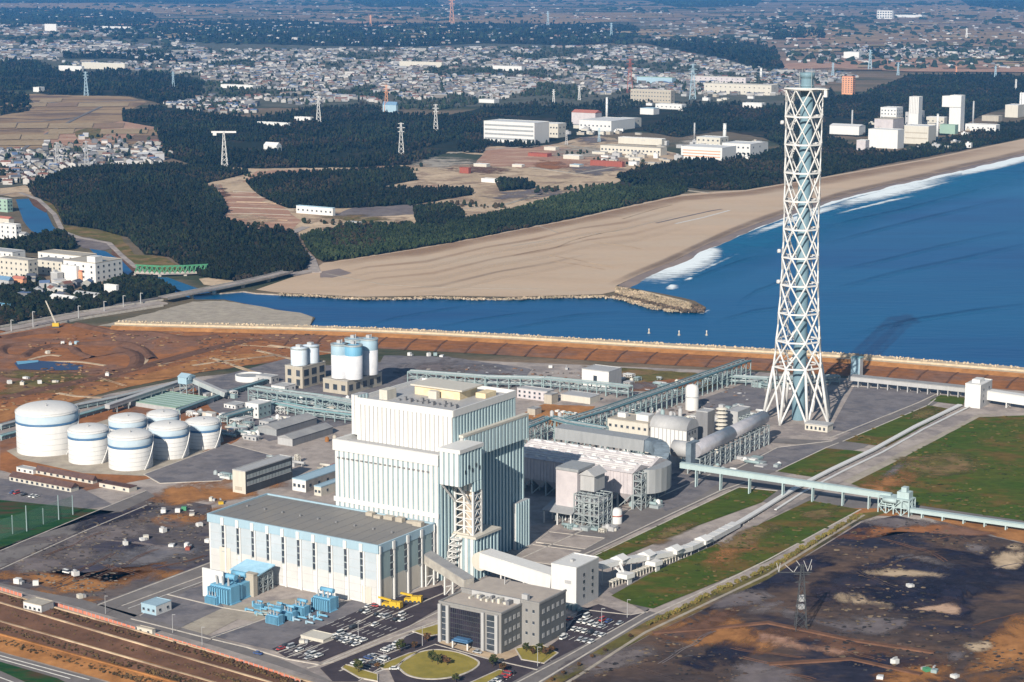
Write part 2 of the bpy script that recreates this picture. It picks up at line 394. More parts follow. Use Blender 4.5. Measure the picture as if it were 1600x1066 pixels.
# ================================================================ land, sea, coast
shore_far = [(2600,110),(1950,165),(1760,200),(1680,219),(1600,239),(1560,249),(1500,263),(1440,277),(1380,290),(1330,303),(1290,313),(1250,325),(1200,343),(1150,362),(1100,384),(1050,409),(1000,429),(962,447)]
jetty_n = [(985,450),(1030,458),(1065,465),(1085,470),(1103,480)]
jetty_s = [(1092,487),(1065,487),(1040,484),(1010,475),(975,466),(940,463),(870,464),(800,467),(740,467),(680,465),(620,467),(560,467),(500,463),(440,460),(400,458),(380,455),(345,458),(300,459),(268,446),(245,436)]
bank = [(232,441),(262,455),(305,468),(350,468),(400,478),(440,485),(470,489),(492,496),(484,508),(480,514)]
wall_w = [(600,517),(800,527),(1000,539),(1200,550),(1330,558),(1400,565),(1500,573),(1600,579),(1800,595),(2600,665)]
coast = [G(*p) for p in shore_far + jetty_n + jetty_s + bank + wall_w]
far = [(3500,600),(3500,-900),(-5000,-900),(-38000,6000),(-38000,52000),(42000,52000),(42000,19000)]
patch('ground', coast + far, M['land'], z=0, world=True)
# river banks and edges dropping into the water
mb = MB(); k = len(coast)
for (x, y) in coast: mb.v += [(x, y, 0), (x, y, -4)]
for i in range(k-1): mb.face((2*i, 2*i+2, 2*i+3, 2*i+1))
tag(mb.build('river_bank', M['rock']), kind='structure')
# water with swell
def water_mat():
    m = bpy.data.materials.new('sea_water'); m.use_nodes = True; nt = m.node_tree; N = nt.nodes; L = nt.links; b = N['Principled BSDF']
    b.inputs['Roughness'].default_value = .45; b.inputs['Specular IOR Level'].default_value = .0; b.inputs['Metallic'].default_value = .9
    g = N.new('ShaderNodeNewGeometry'); mp = N.new('ShaderNodeMapping'); mp.inputs['Rotation'].default_value = (0, 0, math.radians(-22)); mp.inputs['Scale'].default_value = (.25, 1, 1); L.new(g.outputs['Position'], mp.inputs[0])
    n = N.new('ShaderNodeTexNoise'); n.inputs['Scale'].default_value = .02; n.inputs['Detail'].default_value = 9; n.inputs['Roughness'].default_value = .6; L.new(mp.outputs[0], n.inputs[0])
    n1 = N.new('ShaderNodeTexNoise'); n1.inputs['Scale'].default_value = .003; n1.inputs['Detail'].default_value = 4; L.new(mp.outputs[0], n1.inputs[0])
    r = N.new('ShaderNodeMapRange'); r.inputs[1].default_value = .3; r.inputs[2].default_value = .75; L.new(n.outputs[0], r.inputs[0])
    mx = N.new('ShaderNodeMix'); mx.data_type = 'RGBA'; L.new(r.outputs[0], mx.inputs[0]); mx.inputs[6].default_value = (.0, .12, .35, 1); mx.inputs[7].default_value = (.0, .2, .46, 1)
    r1 = N.new('ShaderNodeMapRange'); r1.inputs[1].default_value = .45; r1.inputs[2].default_value = .7; L.new(n1.outputs[0], r1.inputs[0])
    mx2 = N.new('ShaderNodeMix'); mx2.data_type = 'RGBA'; L.new(r1.outputs[0], mx2.inputs[0]); L.new(mx.outputs[2], mx2.inputs[6]); mx2.inputs[7].default_value = (.0, .24, .47, 1)
    L.new(mx2.outputs[2], b.inputs['Base Color'])
    n2 = N.new('ShaderNodeTexNoise'); n2.inputs['Scale'].default_value = .12; n2.inputs['Detail'].default_value = 6; L.new(mp.outputs[0], n2.inputs[0])
    bp = N.new('ShaderNodeBump'); bp.inputs['Distance'].default_value = .5; L.new(n2.outputs[0], bp.inputs['Height']); L.new(bp.outputs[0], b.inputs['Normal'])
    return m
M['water'] = water_mat()
patch('sea', [(-3000,700),(3600,700),(43000,12000),(43000,24000),(9000,24000),(-3000,3500)], M['water'], z=-1.2, world=True)
# beach face sloping into the water
def slope(name, pts, w, z0, z1, m, side=1):
    mb = MB(); n = len(pts)
    for i, (x, y) in enumerate(pts):
        a = pts[max(0,i-1)]; b = pts[min(n-1,i+1)]; dx, dy = b[0]-a[0], b[1]-a[1]; l = math.hypot(dx, dy)
        ww = w*(1+.35*mnoise.noise(Vector((x*.01, y*.01, 3))))
        mb.v += [(x, y, z0), (x + side*dy/l*ww, y - side*dx/l*ww, z1)]
    for i in range(n-1): mb.face((2*i, 2*i+2, 2*i+3, 2*i+1))
    return tag(mb.build(name, m), kind='structure')
shw = [G(*p) for p in rough_px(shore_far[:-1] + [(962,447)], 1.2, 6, 5, False)] + [G(966,447)]
slope('beach', shw, 16, .12, -1.6, M['wetsand'], -1)
# surf
def foam_mat():
    m = bpy.data.materials.new('surf'); m.use_nodes = True; nt = m.node_tree; N = nt.nodes; L = nt.links; b = N['Principled BSDF']
    b.inputs['Base Color'].default_value = (.74, .8, .82, 1); b.inputs['Roughness'].default_value = .9
    g = N.new('ShaderNodeNewGeometry'); mp = N.new('ShaderNodeMapping'); mp.inputs['Rotation'].default_value = (0, 0, math.radians(-35)); mp.inputs['Scale'].default_value = (.5, 1.2, 1); L.new(g.outputs['Position'], mp.inputs[0])
    n = N.new('ShaderNodeTexNoise'); n.inputs['Scale'].default_value = .09; n.inputs['Detail'].default_value = 10; n.inputs['Roughness'].default_value = .75; L.new(mp.outputs[0], n.inputs[0])
    at = N.new('ShaderNodeAttribute'); at.attribute_name = 'Col'
    sx = N.new('ShaderNodeSeparateColor'); L.new(at.outputs['Color'], sx.inputs[0])
    a = N.new('ShaderNodeMath'); a.operation = 'ADD'; L.new(n.outputs[0], a.inputs[0]); L.new(sx.outputs[0], a.inputs[1])
    r = N.new('ShaderNodeMapRange'); r.inputs[1].default_value = .62; r.inputs[2].default_value = .95; L.new(a.outputs[0], r.inputs[0])
    L.new(r.outputs[0], b.inputs['Alpha']); return m
M['foam'] = foam_mat()
def tint_mat(name, c, k):
    m = bpy.data.materials.new(name); m.use_nodes = True; nt = m.node_tree; N = nt.nodes; L = nt.links; b = N['Principled BSDF']
    b.inputs['Base Color'].default_value = (*c, 1); b.inputs['Roughness'].default_value = .5; b.inputs['Metallic'].default_value = .6; b.inputs['Specular IOR Level'].default_value = 0
    at = N.new('ShaderNodeAttribute'); at.attribute_name = 'Col'; sx = N.new('ShaderNodeSeparateColor'); L.new(at.outputs['Color'], sx.inputs[0])
    g = N.new('ShaderNodeNewGeometry'); n = N.new('ShaderNodeTexNoise'); n.inputs['Scale'].default_value = .02; n.inputs['Detail'].default_value = 8; L.new(g.outputs['Position'], n.inputs[0])
    a = N.new('ShaderNodeMath'); a.operation = 'MULTIPLY'; L.new(sx.outputs[0], a.inputs[0]); L.new(n.outputs[0], a.inputs[1]); a2 = N.new('ShaderNodeMath'); a2.operation = 'MULTIPLY'; a2.use_clamp = True; L.new(a.outputs[0], a2.inputs[0]); a2.inputs[1].default_value = k
    L.new(a2.outputs[0], b.inputs['Alpha']); return m
M['shallow'] = tint_mat('shallow_water', (.01, .22, .42), 1.5); M['trough'] = tint_mat('swell_trough', (.0, .07, .2), 1.6); M['crest'] = tint_mat('swell_crest', (.03, .27, .48), 1.5)  # the last two tints paint the swell's shade and light
def foam(pts_top, pts_bot, dens=.55, z=-1.05, rows=5, m='foam', name='sea_foam', mid=False):
    """soft edged sheet of broken water between two pixel lines of equal length; density falls to the seaward edge"""
    n = len(pts_top); v = []; f = []; c = []
    for i in range(n):
        a, b = pts_top[i], pts_bot[i]; e = min(i, n-1-i); e = min(1, e/1.5)
        for j in range(rows):
            t = j/(rows-1); x, y = G(a[0]+(b[0]-a[0])*t, a[1]+(b[1]-a[1])*t); v.append((x, y, z)); c.append(dens*((1-t**2) if not mid else math.sin(math.pi*t))*e)
    for i in range(n-1):
        for j in range(rows-1): k = i*rows+j; f.append((k, k+rows, k+rows+1, k+1))
    me = bpy.data.meshes.new(name); me.from_pydata(v, [], f); me.materials.append(M[m])
    ca = me.color_attributes.new('Col', 'FLOAT_COLOR', 'POINT'); ca.data.foreach_set('color', [q for s in c for q in (s, s, s, 1.)])
    o = bpy.data.objects.new(name, me); COL.objects.link(o); tag(o, kind='stuff')
foam([(962,449),(1040,412),(1150,363),(1280,316),(1400,286),(1500,264),(1600,240),(1700,216)], [(1085,462),(1150,440),(1260,392),(1380,350),(1480,322),(1560,302),(1650,280),(1760,255)], .85, z=-1.12, rows=7, m='shallow', name='shallow_water')
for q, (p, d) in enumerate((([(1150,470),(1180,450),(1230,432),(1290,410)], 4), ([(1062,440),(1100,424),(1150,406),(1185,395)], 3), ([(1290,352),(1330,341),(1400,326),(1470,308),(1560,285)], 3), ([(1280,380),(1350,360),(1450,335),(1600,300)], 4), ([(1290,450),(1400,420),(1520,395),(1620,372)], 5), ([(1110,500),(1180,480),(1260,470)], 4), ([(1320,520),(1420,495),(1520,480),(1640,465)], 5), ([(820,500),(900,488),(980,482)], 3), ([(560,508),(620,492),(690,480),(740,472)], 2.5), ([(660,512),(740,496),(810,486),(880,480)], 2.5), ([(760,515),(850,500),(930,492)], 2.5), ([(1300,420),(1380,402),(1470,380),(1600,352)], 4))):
    foam([(x, y) for x, y in p], [(x+2, y+d) for x, y in p], .5, z=-1.09+q*.001, m='trough', name='swell', mid=True); foam([(x, y+d*.9) for x, y in p], [(x+2, y+d*1.9) for x, y in p], .5, z=-1.07+q*.001, m='crest', name='swell', mid=True)  # flat strips without relief, wave shading is only in their colour
shl = [(958,449),(1000,430),(1050,410),(1100,385),(1150,363),(1200,344),(1250,326),(1290,314),(1330,304),(1380,291),(1440,278),(1500,264),(1560,250),(1600,240),(1680,220)]
def off(l, dx, dy, k=0.): return [(x+dx+k*math.sin(x*.06)*2, y+dy+k*math.sin(x*.041)*1.2) for x, y in l]
foam(off(shl, 0, -.5), off(shl, 4, 6, 1), 1.0, z=-1.04, rows=4)
foam([(985,440),(1020,424),(1060,406),(1095,391),(1115,386),(1130,384)], [(1002,449),(1042,444),(1085,432),(1118,415),(1130,402),(1136,394)], .58, z=-1.0, rows=7)
foam(off(shl[4:9], 4, 5), off(shl[4:9], 9, 14, 1), .6, z=-1.03, mid=True); foam(off(shl[7:12], 3, 5), off(shl[7:12], 4, 20, 1), .62, z=-1.02, rows=7); foam(off(shl[10:], 3, 3), off(shl[10:], 6, 12, 1), .68, z=-1.02, rows=5)
foam(off(shl[7:11], 6, 20), off(shl[7:11], 8, 24, 1), .62, z=-1.01, mid=True); foam(off(shl[2:5], 12, 26), off(shl[2:5], 14, 29, 1), .5, z=-1.01, mid=True); foam(off(shl[9:12], 4, 12), off(shl[9:12], 5, 16, 1), .75, z=-1.0, mid=True); foam(off(shl[5:8], 6, 9), off(shl[5:8], 8, 12, 1), .7, z=-1.0, mid=True)
foam([(1038,449),(1048,443),(1062,444)], [(1042,454),(1052,453),(1064,449)], 1.0)
foam([(1066,436),(1078,432),(1084,432)], [(1066,439),(1078,436),(1084,434)], .9)
foam([(1080,484),(1096,486),(1112,480)], [(1082,489),(1100,489),(1116,483)], .7)
# ---------------------------------------------------------------- big ground sheets
patch('sand', shore_far[1:] + [(985,450),(940,460),(800,464),(680,462),(560,464),(430,457),(400,453),(420,446),(455,434),(480,428),(505,411),(560,402),(650,388),(745,371),(830,354),(900,340),(960,326),(1062,304),(1110,300),(1165,297),(1290,276),(1450,248),(1600,217),(1760,190),(1950,155)], M['sand'], z=.1)
patch('sand', [(150,510),(190,508),(300,510),(480,513),(484,507),(490,496),(470,489),(430,484),(400,478),(350,470),(300,472),(240,488)], M['sandpave'], z=.14, amp=1.2)
# far plain and hills
patch('plain', [(-3000,108),(0,70),(400,20),(700,62),(1000,60),(1180,66),(1225,112),(1600,110),(2600,100),(2600,-20),(-3000,-20)], M['plain'], z=1)
patch('field', [(1200,112),(1230,100),(1420,92),(1600,100),(1700,108),(1600,114),(1420,113),(1300,107)], M['redgrade'], z=2.2)
patch('field', [(0,150),(55,147),(200,151),(230,160),(190,178),(192,190),(247,197),(246,222),(150,230),(60,238),(0,238),(-200,245),(-200,150)], M['field'], z=.5)
patch('field', [(70,206),(120,205),(190,190),(245,200),(210,212),(170,225),(80,232),(60,225)], M['redgrade'], z=.8)
patch('field', [(115,207),(140,200),(175,205),(155,218),(120,216)], M['drygrass'], z=1.1)
lines('path', [[(30,238),(60,217),(120,185),(168,163)], [(50,160),(110,162),(215,157)], [(0,194),(70,190),(120,184)]], 7, 0, 1.2, 'asphalt')
patch('field', [(420,157),(560,155),(600,160),(500,166),(420,165)], M['field'], z=.6)
for p in ([(480,20),(700,28),(860,22),(1000,32),(900,38),(600,36)], [(0,5),(200,6),(330,12),(420,18),(300,24),(120,14),(0,12)], [(900,20),(1060,22),(1080,28),(930,29)], [(1000,46),(1050,47),(1045,58),(1003,56)], [(1080,42),(1130,44),(1120,58),(1080,55)], [(1230,48),(1400,38),(1600,52),(1600,62),(1300,70)], [(1400,10),(1500,8),(1600,18),(1600,34),(1450,28)]):
    patch('field', p, M['field'], z=2.5, amp=1)
# graded construction ground between the woods
patch('graded_ground', [(300,262),(420,262),(560,262),(640,258),(830,255),(700,235),(820,226),(940,212),(1060,240),(1040,262),(960,292),(900,300),(830,318),(720,342),(650,352),(540,350),(480,372),(440,352),(350,352),(320,320),(300,290)], M['tan'], z=.25, amp=3)
patch('graded_ground', [(308,291),(345,288),(352,302),(402,300),(430,318),(450,330),(470,345),(455,362),(395,358),(345,345),(356,330),(340,302)], M['redgrade'], z=.4, amp=2)
patch('graded_ground', [(400,268),(500,265),(560,270),(470,278),(410,280),(380,285)], M['redgrade'], z=.4, amp=2)
patch('graded_ground', [(740,258),(760,232),(860,228),(930,240),(985,252),(960,268),(880,262),(820,262)], M['redgrade'], z=.4, amp=3)
patch('graded_ground', [(610,292),(660,272),(770,262),(900,280),(820,300),(720,296)], M['tan'], z=.55, amp=2)
patch('graded_ground', [(645,240),(690,220),(712,230),(715,240)], M['tan'], z=.5, amp=1)
patch('lot', [(560,322),(640,318),(700,322),(650,335),(575,340),(520,338)], M['ashgrey'], z=.45, amp=1)
line('road', [(1050,290),(1075,298),(1110,302)], 7, 0, .4, 'sandpave')
line('road', [(478,355),(452,366),(450,382),(470,392),(485,405),(492,425)], 11, 0, .6, 'paving')
line('road', [(730,340),(690,356),(640,352)], 5, 0, .6, 'paving')
line('path', [(265,318),(290,345),(312,380),(325,402)], 5, 0, .5, 'soildark')
line('path', [(640,318),(700,330),(790,320),(860,300)], 6, 0, .6, 'sandpave')
lines('road', [[(700,240),(790,232),(880,226),(945,238),(1040,262)], [(830,262),(900,272),(960,262)]], 9, 0, .7, 'sandpave')
M['parcel_a'] = mat('parcel_straw', (.36, .27, .165), (.31, .225, .14), scale=.01, rough=1, detail=8, grain=.2); M['parcel_b'] = mat('parcel_umber', (.23, .155, .105), (.27, .18, .12), scale=.01, rough=1, detail=8, grain=.2); M['parcel_c'] = mat('parcel_olive', (.19, .165, .085), (.24, .18, .1), scale=.01, rough=1, detail=8, grain=.2)
rf = random.Random(12)
FP = [(0,153),(60,152),(190,156),(215,162),(190,176),(192,190),(240,199),(240,218),(150,226),(70,233),(0,234)]
for j, (ya, yb) in enumerate(((155,161),(162,168),(169,176),(177,184),(185,193),(194,202),(203,211),(212,220),(221,229))):
    x = -10+rf.uniform(0, 10)
    while x < 235:
        w = rf.uniform(25, 90); q = [(x, ya), (x+w, ya-1), (x+w-3, yb-1), (x-3, yb)]
        if all(PIP(a, b, FP) or a < 0 for a, b in q) and rf.random() < .45: patch('field', q, M[rf.choice(('parcel_a', 'parcel_a', 'parcel_a', 'parcel_a', 'parcel_b'))], z=1.3+.02*j, amp=.25, step=8, seed=j)
        x += w+1.5
for j in range(150):
    x, y = rf.uniform(0, 1600), rf.uniform(12, 110)
    if y > 60 and x < 1225: continue
    w = rf.uniform(15, 70)*(.6+y/110); h = rf.uniform(.8, 2.6)*(.5+y/80); sk = rf.uniform(-6, 6)
    patch('field', [(x, y), (x+w, y+rf.uniform(-.6, .6)), (x+w+sk, y+h), (x+sk, y+h)], M[rf.choice(('parcel_a', 'parcel_b', 'redgrade', 'parcel_c', 'parcel_a'))], z=3+.03*(j % 40))
for p, m, z in (([(640,250),(700,246),(760,256),(700,264),(650,262)], 'sandpave', .62), ([(860,235),(930,228),(980,240),(920,250),(870,246)], 'sandpave', .63), ([(760,300),(830,296),(900,300),(840,312),(770,312)], 'ashgrey', .6), ([(700,262),(760,258),(800,268),(750,276)], 'soildark', .64), ([(620,298),(680,290),(720,298),(660,304)], 'redgrade', .66), ([(880,262),(940,256),(985,266),(930,276)], 'ashgrey', .65), ([(400,300),(430,305),(440,320),(415,318)], 'tan', .6), ([(350,340),(400,335),(430,345),(390,352)], 'tan', .6), ([(315,292),(345,290),(350,300),(325,302)], 'sandpave', .6), ([(500,340),(560,336),(620,345),(560,350)], 'drygrass', .6), ([(830,255),(870,250),(890,262),(850,266)], 'soil', .66), ([(560,262),(620,258),(650,264),(590,268)], 'redgrade', .6), ([(940,222),(1000,215),(1050,225),(1000,240)], 'sandpave', .6), ([(900,215),(940,212),(950,222),(910,226)], 'ashgrey', .62), ([(1055,225),(1080,215),(1100,220),(1075,235)], 'sandpave', .62)):
    soft_patch('graded_patch', p, M[m], z=z)
for (x0, y0, x1, y1) in ((365,300,450,302),(362,308,455,312),(370,316,450,320),(360,325,460,329),(356,334,455,337),(352,342,450,345)):
    line('furrow', curve([(x0, y0), ((x0+x1)/2, (y0+y1)/2+rf.uniform(-1, 1)), (x1, y1)], 4), 3, 0, .9, rf.choice(('tan', 'sandpave')))
mb = MB()
for (x0, y0, x1, y1, n) in ((470,350,640,354,40),(560,318,640,322,15),(640,296,740,300,30),(700,320,790,326,30),(830,300,960,292,50),(600,268,660,264,12),(930,252,1040,262,30),(860,244,925,238,20),(1050,255,1110,250,20),(380,278,420,272,12),(300,288,340,296,10),(345,350,440,358,25)):
    for i in range(n):
        t = rf.random(); X, Y = G(x0+(x1-x0)*t+rf.uniform(-4, 4), y0+(y1-y0)*t+rf.uniform(-3, 3)); r = rf.uniform(1.3, 3); mb.cc = rf.choice([(.02,.03,.015), (.03,.038,.018), (.06,.045,.025)]); mb.blob(X, Y, r*1.1, r, r, r*1.3, rf, .4)
tag(mb.build('clearing_scrub', M['leaf']), kind='stuff')
# beach marks
patch('beach_hollow', [(500,425),(530,420),(550,427),(520,434),(500,434)], M['wetsand'], z=.18, amp=.8)
line('beach_track', [(1055,350),(1100,340),(1140,329)], 3.5, 0, .3, 'marking')
line('beach_track', [(1025,349),(1060,341),(1110,330),(1128,327)], 4, 0, .25, 'ashgrey')
lines('beach_track', [[(800,385),(880,372),(960,362),(1050,340)],[(510,428),(600,445),(700,450),(850,452)],[(838,352),(872,364)]], 1.8, 0, .22, 'sandpave')
def sand_mat(name, c, k):
    m = tint_mat(name, c, k); b = m.node_tree.nodes['Principled BSDF']; b.inputs['Metallic'].default_value = 0; b.inputs['Roughness'].default_value = 1; return m
M['wetband'] = sand_mat('damp_sand', (.2, .15, .12), 1.9); M['palesand'] = sand_mat('pale_sand', (.58, .46, .34), 1.4); M['scrubsand'] = sand_mat('scrubby_sand', (.3, .19, .12), 1.3)
foam(off(shl, -16, -4, 1), off(shl, 0, .6), .62, z=.19, m='wetband', name='damp_sand', mid=True, rows=5)
dune = [(505,413),(560,404),(650,390),(745,373),(830,356),(900,343),(960,329),(1062,307),(1165,299),(1290,278),(1450,250),(1600,219)]
foam(off(dune, 0, 0), off(dune, 8, 9, 2), .9, z=.17, m='scrubsand', name='beach_scrub', rows=6)
for q, (dx, dy, w, d, mm_) in enumerate(((10, 14, 4, .5, 'scrubsand'), (16, 22, 5, .6, 'palesand'), (22, 32, 4, .4, 'scrubsand'), (26, 40, 7, .5, 'palesand'), (30, 52, 4, .35, 'wetband'), (36, 60, 6, .5, 'palesand'))):
    l = dune[:8] if q < 4 else dune[1:6]; foam(off(l, dx, dy, 2), off(l, dx+2, dy+w, 3), d, z=.2+q*.01, m=mm_, name='beach_streak', mid=True)
# river and inlet on the left
patch('river', [(25,312),(45,311),(72,331),(82,352),(95,368),(72,371),(48,361),(36,345),(30,328)], M['water'], z=.3, amp=.6)
patch('river_mud', [(45,311),(62,313),(75,325),(72,333),(62,328),(52,322)], M['soildark'], z=.35)
patch('river_mud', [(115,372),(140,372),(172,380),(176,388),(160,392),(130,388),(118,380)], M['ashgrey'], z=.3, amp=.6)
patch('river', [(140,389),(165,393),(176,400),(192,408),(210,422),(200,430),(185,420),(165,408),(148,398)], M['water'], z=.32, amp=.5)
patch('river_mud', [(176,385),(192,402),(215,420),(240,430),(225,434),(206,424),(190,408),(174,398)], M['soildark'], z=.36, amp=.5)
patch('river', [(245,434),(262,434),(300,448),(330,458),(300,461),(275,452),(255,442)], M['water'], z=.3)
patch('river_bank_grass', [(65,310),(90,318),(95,352),(135,357),(185,365),(210,398),(255,400),(290,425),(305,428),(240,428),(215,416),(190,395),(170,378),(120,368),(98,360),(80,332),(60,316)], M['drygrass'], z=.25, amp=1.5)
line('road', [(0,305),(30,301),(60,312),(85,335),(98,362),(125,372),(170,380),(190,400),(212,418),(240,428)], 6, 0, .5, 'paving')
patch('bare_ground', [(0,290),(35,288),(60,300),(50,308),(20,308),(0,305)], M['tan'], z=.4, amp=1)
patch('bare_ground', [(310,436),(350,432),(372,444),(340,448),(318,446)], M['tan'], z=.4, amp=.8)
# ================================================================ plant site
patch('plant_paving', [(0,1090),(1700,1100),(1700,612),(1600,606),(1330,592),(1190,582),(900,570),(700,562),(600,566),(450,575),(300,590),(170,616),(0,665),(-300,730),(-300,1090)], M['paving'], z=.1)
patch('earthworks', [(-300,530),(0,516),(100,505),(190,513),(300,517),(480,520),(600,527),(560,548),(450,562),(300,585),(170,612),(0,662),(-300,725)], M['soil'], z=.2, amp=1.5)
patch('earthworks', [(0,640),(120,610),(240,582),(330,556),(420,552),(450,560),(300,585),(170,612),(0,660)], M['soil2'], z=.28, amp=1)
soft_patch('earth_scrub', [(0,582),(30,576),(120,580),(200,590),(160,598),(90,612),(0,628)], M['drygrass'], z=.3)
lines('ditch', [[(0,624),(80,606),(160,590),(230,572),(330,545),(400,530)]], 13, 0, .35, 'soildark')
def berm(pts, w, h, m='soil'):
    mb = MB(); L = [G(*p) for p in pts]; n = len(L)
    for i in range(n):
        a = L[max(0,i-1)]; b = L[min(n-1,i+1)]; dx, dy = b[0]-a[0], b[1]-a[1]; l = math.hypot(dx, dy); nx, ny = -dy/l, dx/l; x, y = L[i]
        hh = h*(1+.25*mnoise.noise(Vector((x*.02, y*.02, 1))))
        mb.v += [(x+nx*w, y+ny*w, 0), (x+nx*w*.2, y+ny*w*.2, hh), (x-nx*w*.2, y-ny*w*.2, hh), (x-nx*w, y-ny*w, 0)]
    for i in range(n-1):
        for j in range(3): k = 4*i+j; mb.face((k, k+1, k+5, k+4))
    return tag(mb.build('earth_bank', M[m]), kind='structure')
for p, w, h in (([(70,537),(20,540),(3,546),(8,556),(35,558),(48,550),(80,542),(112,544),(122,552),(145,560)], 9, 4), ([(120,538),(190,537),(220,545),(238,562)], 10, 4), ([(185,545),(213,556),(210,574),(180,582)], 12, 4), ([(120,508),(190,522),(235,522),(290,530),(340,527)], 12, 5), ([(0,530),(50,522),(90,520)], 10, 5)):
    berm(curve(p), w*.55, h*.45, 'soildark')
lines('track', [curve([(45,563),(75,556),(95,557)]), curve([(70,566),(120,566),(165,572)]), curve([(185,546),(212,552),(228,562),(222,570)]), [(90,615),(118,620),(160,622)], [(330,560),(420,590)], [(300,572),(350,565),(430,556)], [(420,540),(520,552)], [(400,548),(470,565)]], 4, 0, .45, 'tan')
patch('pond', [(22,568),(45,564),(100,567),(130,572),(122,579),(80,580),(30,578)], M['navy'], z=.5, amp=.5)
patch('pond_tarp', [(25,566),(60,564),(60,567),(28,571)], M['blue'], z=.65)
# seaside slope (raised) behind the armoured sea wall
def wallpt(x):  # pixel height of the wall crest line
    xs = [(100,505),(190,512),(480,519),(600,523),(800,533),(1000,545),(1200,556),(1330,564),(1600,586),(1800,602),(2600,668)]
    for a, b in zip(xs, xs[1:]):
        if a[0] <= x <= b[0]: return a[1] + (b[1]-a[1])*(x-a[0])/(b[0]-a[0])
mb = MB(); xs = list(range(180, 2601, 40)); cw = [G(x, wallpt(x)) for x in xs]
for i, (x, y) in enumerate(cw):
    a = cw[max(0,i-1)]; b = cw[min(len(cw)-1,i+1)]; dx, dy = b[0]-a[0], b[1]-a[1]; l = math.hypot(dx, dy); nx, ny = -dy/l, dx/l
    mb.v += [(x+nx*24, y+ny*24, -2.5), (x+nx*9, y+ny*9, 4), (x-nx*1, y-ny*1, 4), (x-nx*1, y-ny*1, 2.6), (x-nx*7, y-ny*7, 2.6), (x-nx*13, y-ny*13, .3), (x-nx*36, y-ny*36, .25), (x-nx*60, y-ny*60, .2)]
for i in range(len(cw)-1):
    for j, m in enumerate((0, 0, 0, 1, 2, 3, 3)): k = 8*i+j; mb.face((k, k+8, k+9, k+1), m)
tag(mb.build('sea_wall', [M['tetra'], M['tetra'], M['soil2'], M['soil']]), kind='structure')
# armour blocks heaped on the sea face
mb = MB(); rr = random.Random(3)
for i in range(len(cw)-2):
    (x0, y0), (x1, y1) = cw[i], cw[i+1]; dx, dy = x1-x0, y1-y0; l = math.hypot(dx, dy); nx, ny = -dy/l, dx/l
    for j in range(int(l*1.6)):
        t = rr.random(); s = rr.random(); d = 1 + s*22; r = .5+rr.random()*.5
        cx, cy = x0+dx*t+nx*d, y0+dy*t+ny*d; z = 4.4 - max(0, s-.3)*7.2
        mb.blob(cx, cy, z, r, r, r, rr, .35)
tag(mb.build('armour_blocks', M['tetra']), kind='stuff')
mb = MB()
for x in range(470, 1600, 47):
    g = G(x, wallpt(x)); e = G(x-26, wallpt(x)+22)
    strip_mesh(mb, [g, ((g[0]+e[0])/2-2, (g[1]+e[1])/2), e], 1.5, 0, .55)
for off in (9, 15): strip_mesh(mb, [(x+4, y-off*2.2) for x, y in cw], .8, 0, .5)
tag(mb.build('slope_drains', M['soildark']), kind='structure')
# jetty armour
mb = MB()
jp = jetty_s[1:14]
for i in range(len(jp)-1):
    (x0, y0), (x1, y1) = G(*jp[i]), G(*jp[i+1]); dx, dy = x1-x0, y1-y0; l = math.hypot(dx, dy); nx, ny = -dy/l, dx/l
    for j in range(int(l*3)):
        t = rr.random(); d = rr.uniform(-12, 5) if i < 5 else rr.uniform(-9, 5); r = .7+rr.random()*.7
        mb.cc = rr.choice([(.4,.3,.21), (.5,.39,.27), (.33,.25,.17)]) if d < -1 else rr.choice([(.12,.09,.065), (.2,.15,.1), (.08,.065,.05)])
        mb.blob(x0+dx*t-nx*d, y0+dy*t-ny*d, .9 if d < 0 else .6-d*.3, r, r, r*.8, rr, .4)
for j in range(1500):
    t = rr.random(); s = rr.random(); px = 962+t*(1100-962); yt = 449+(481-449)*t; yb = 465+(488-465)*min(1, t*1.3)
    x, y = G(px, yt+(yb-yt)*s); mb.cc = rr.choice([(.36,.28,.19), (.45,.35,.24), (.26,.2,.14)]) if s < .72 and px < 1080 else rr.choice([(.12,.09,.065), (.17,.12,.085), (.07,.055,.045)]); r = .8+rr.random()*.7; mb.blob(x, y, .6, r, r, r, rr, .4)
tag(mb.build('jetty_armour', M['leaf']), kind='stuff')
mb = MB()
for (a, b) in (((1000,455),(1078,474)),): strip_mesh(mb, [G(*a), G(*b)], 3, 0, .8)
tag(mb.build('jetty', M['tetra']), kind='structure')
# ---------------------------------------------------------------- compounds, roads, grass
patch('yard', [(600,556),(700,558),(760,567),(830,577),(820,592),(700,605),(650,600),(600,605),(585,585)], M['lotasphalt'], z=.26, amp=1)
patch('yard', [(430,575),(520,572),(600,566),(640,600),(560,640),(440,600),(390,590)], M['lotasphalt'], z=.24)
patch('yard', [(905,572),(1000,577),(1150,588),(1100,612),(985,610),(975,585)], M['drygrass'], z=.3, amp=1.5)
patch('yard', [(990,600),(1080,590),(1100,600),(1040,612),(985,612)], M['soil'], z=.34, amp=1)
patch('yard', [(820,645),(850,632),(930,636),(915,655),(870,668),(825,655)], M['soil2'], z=.3, amp=1)
patch('yard', [(1095,625),(1190,590),(1200,640),(1105,648)], M['lotasphalt'], z=.3)
patch('tank_yard', [(0,690),(170,640),(330,600),(420,640),(370,690),(235,748),(120,770),(0,735)], M['soil'], z=.18, amp=.5)
patch('tank_yard', [(10,705),(170,655),(340,660),(350,690),(240,745),(130,740),(30,718)], M['sandpave'], z=.24)
patch('tank_yard', [(300,600),(450,560),(560,580),(560,660),(420,690),(330,640)], M['lotasphalt'], z=.22)
patch('compound', [(225,742),(355,694),(425,712),(385,735),(345,752),(250,756)], M['lotasphalt'], z=.3)
line('kerb', [(225,742),(355,694),(425,712),(385,735),(345,752),(250,756)], .9, 0, .45, closed=True)
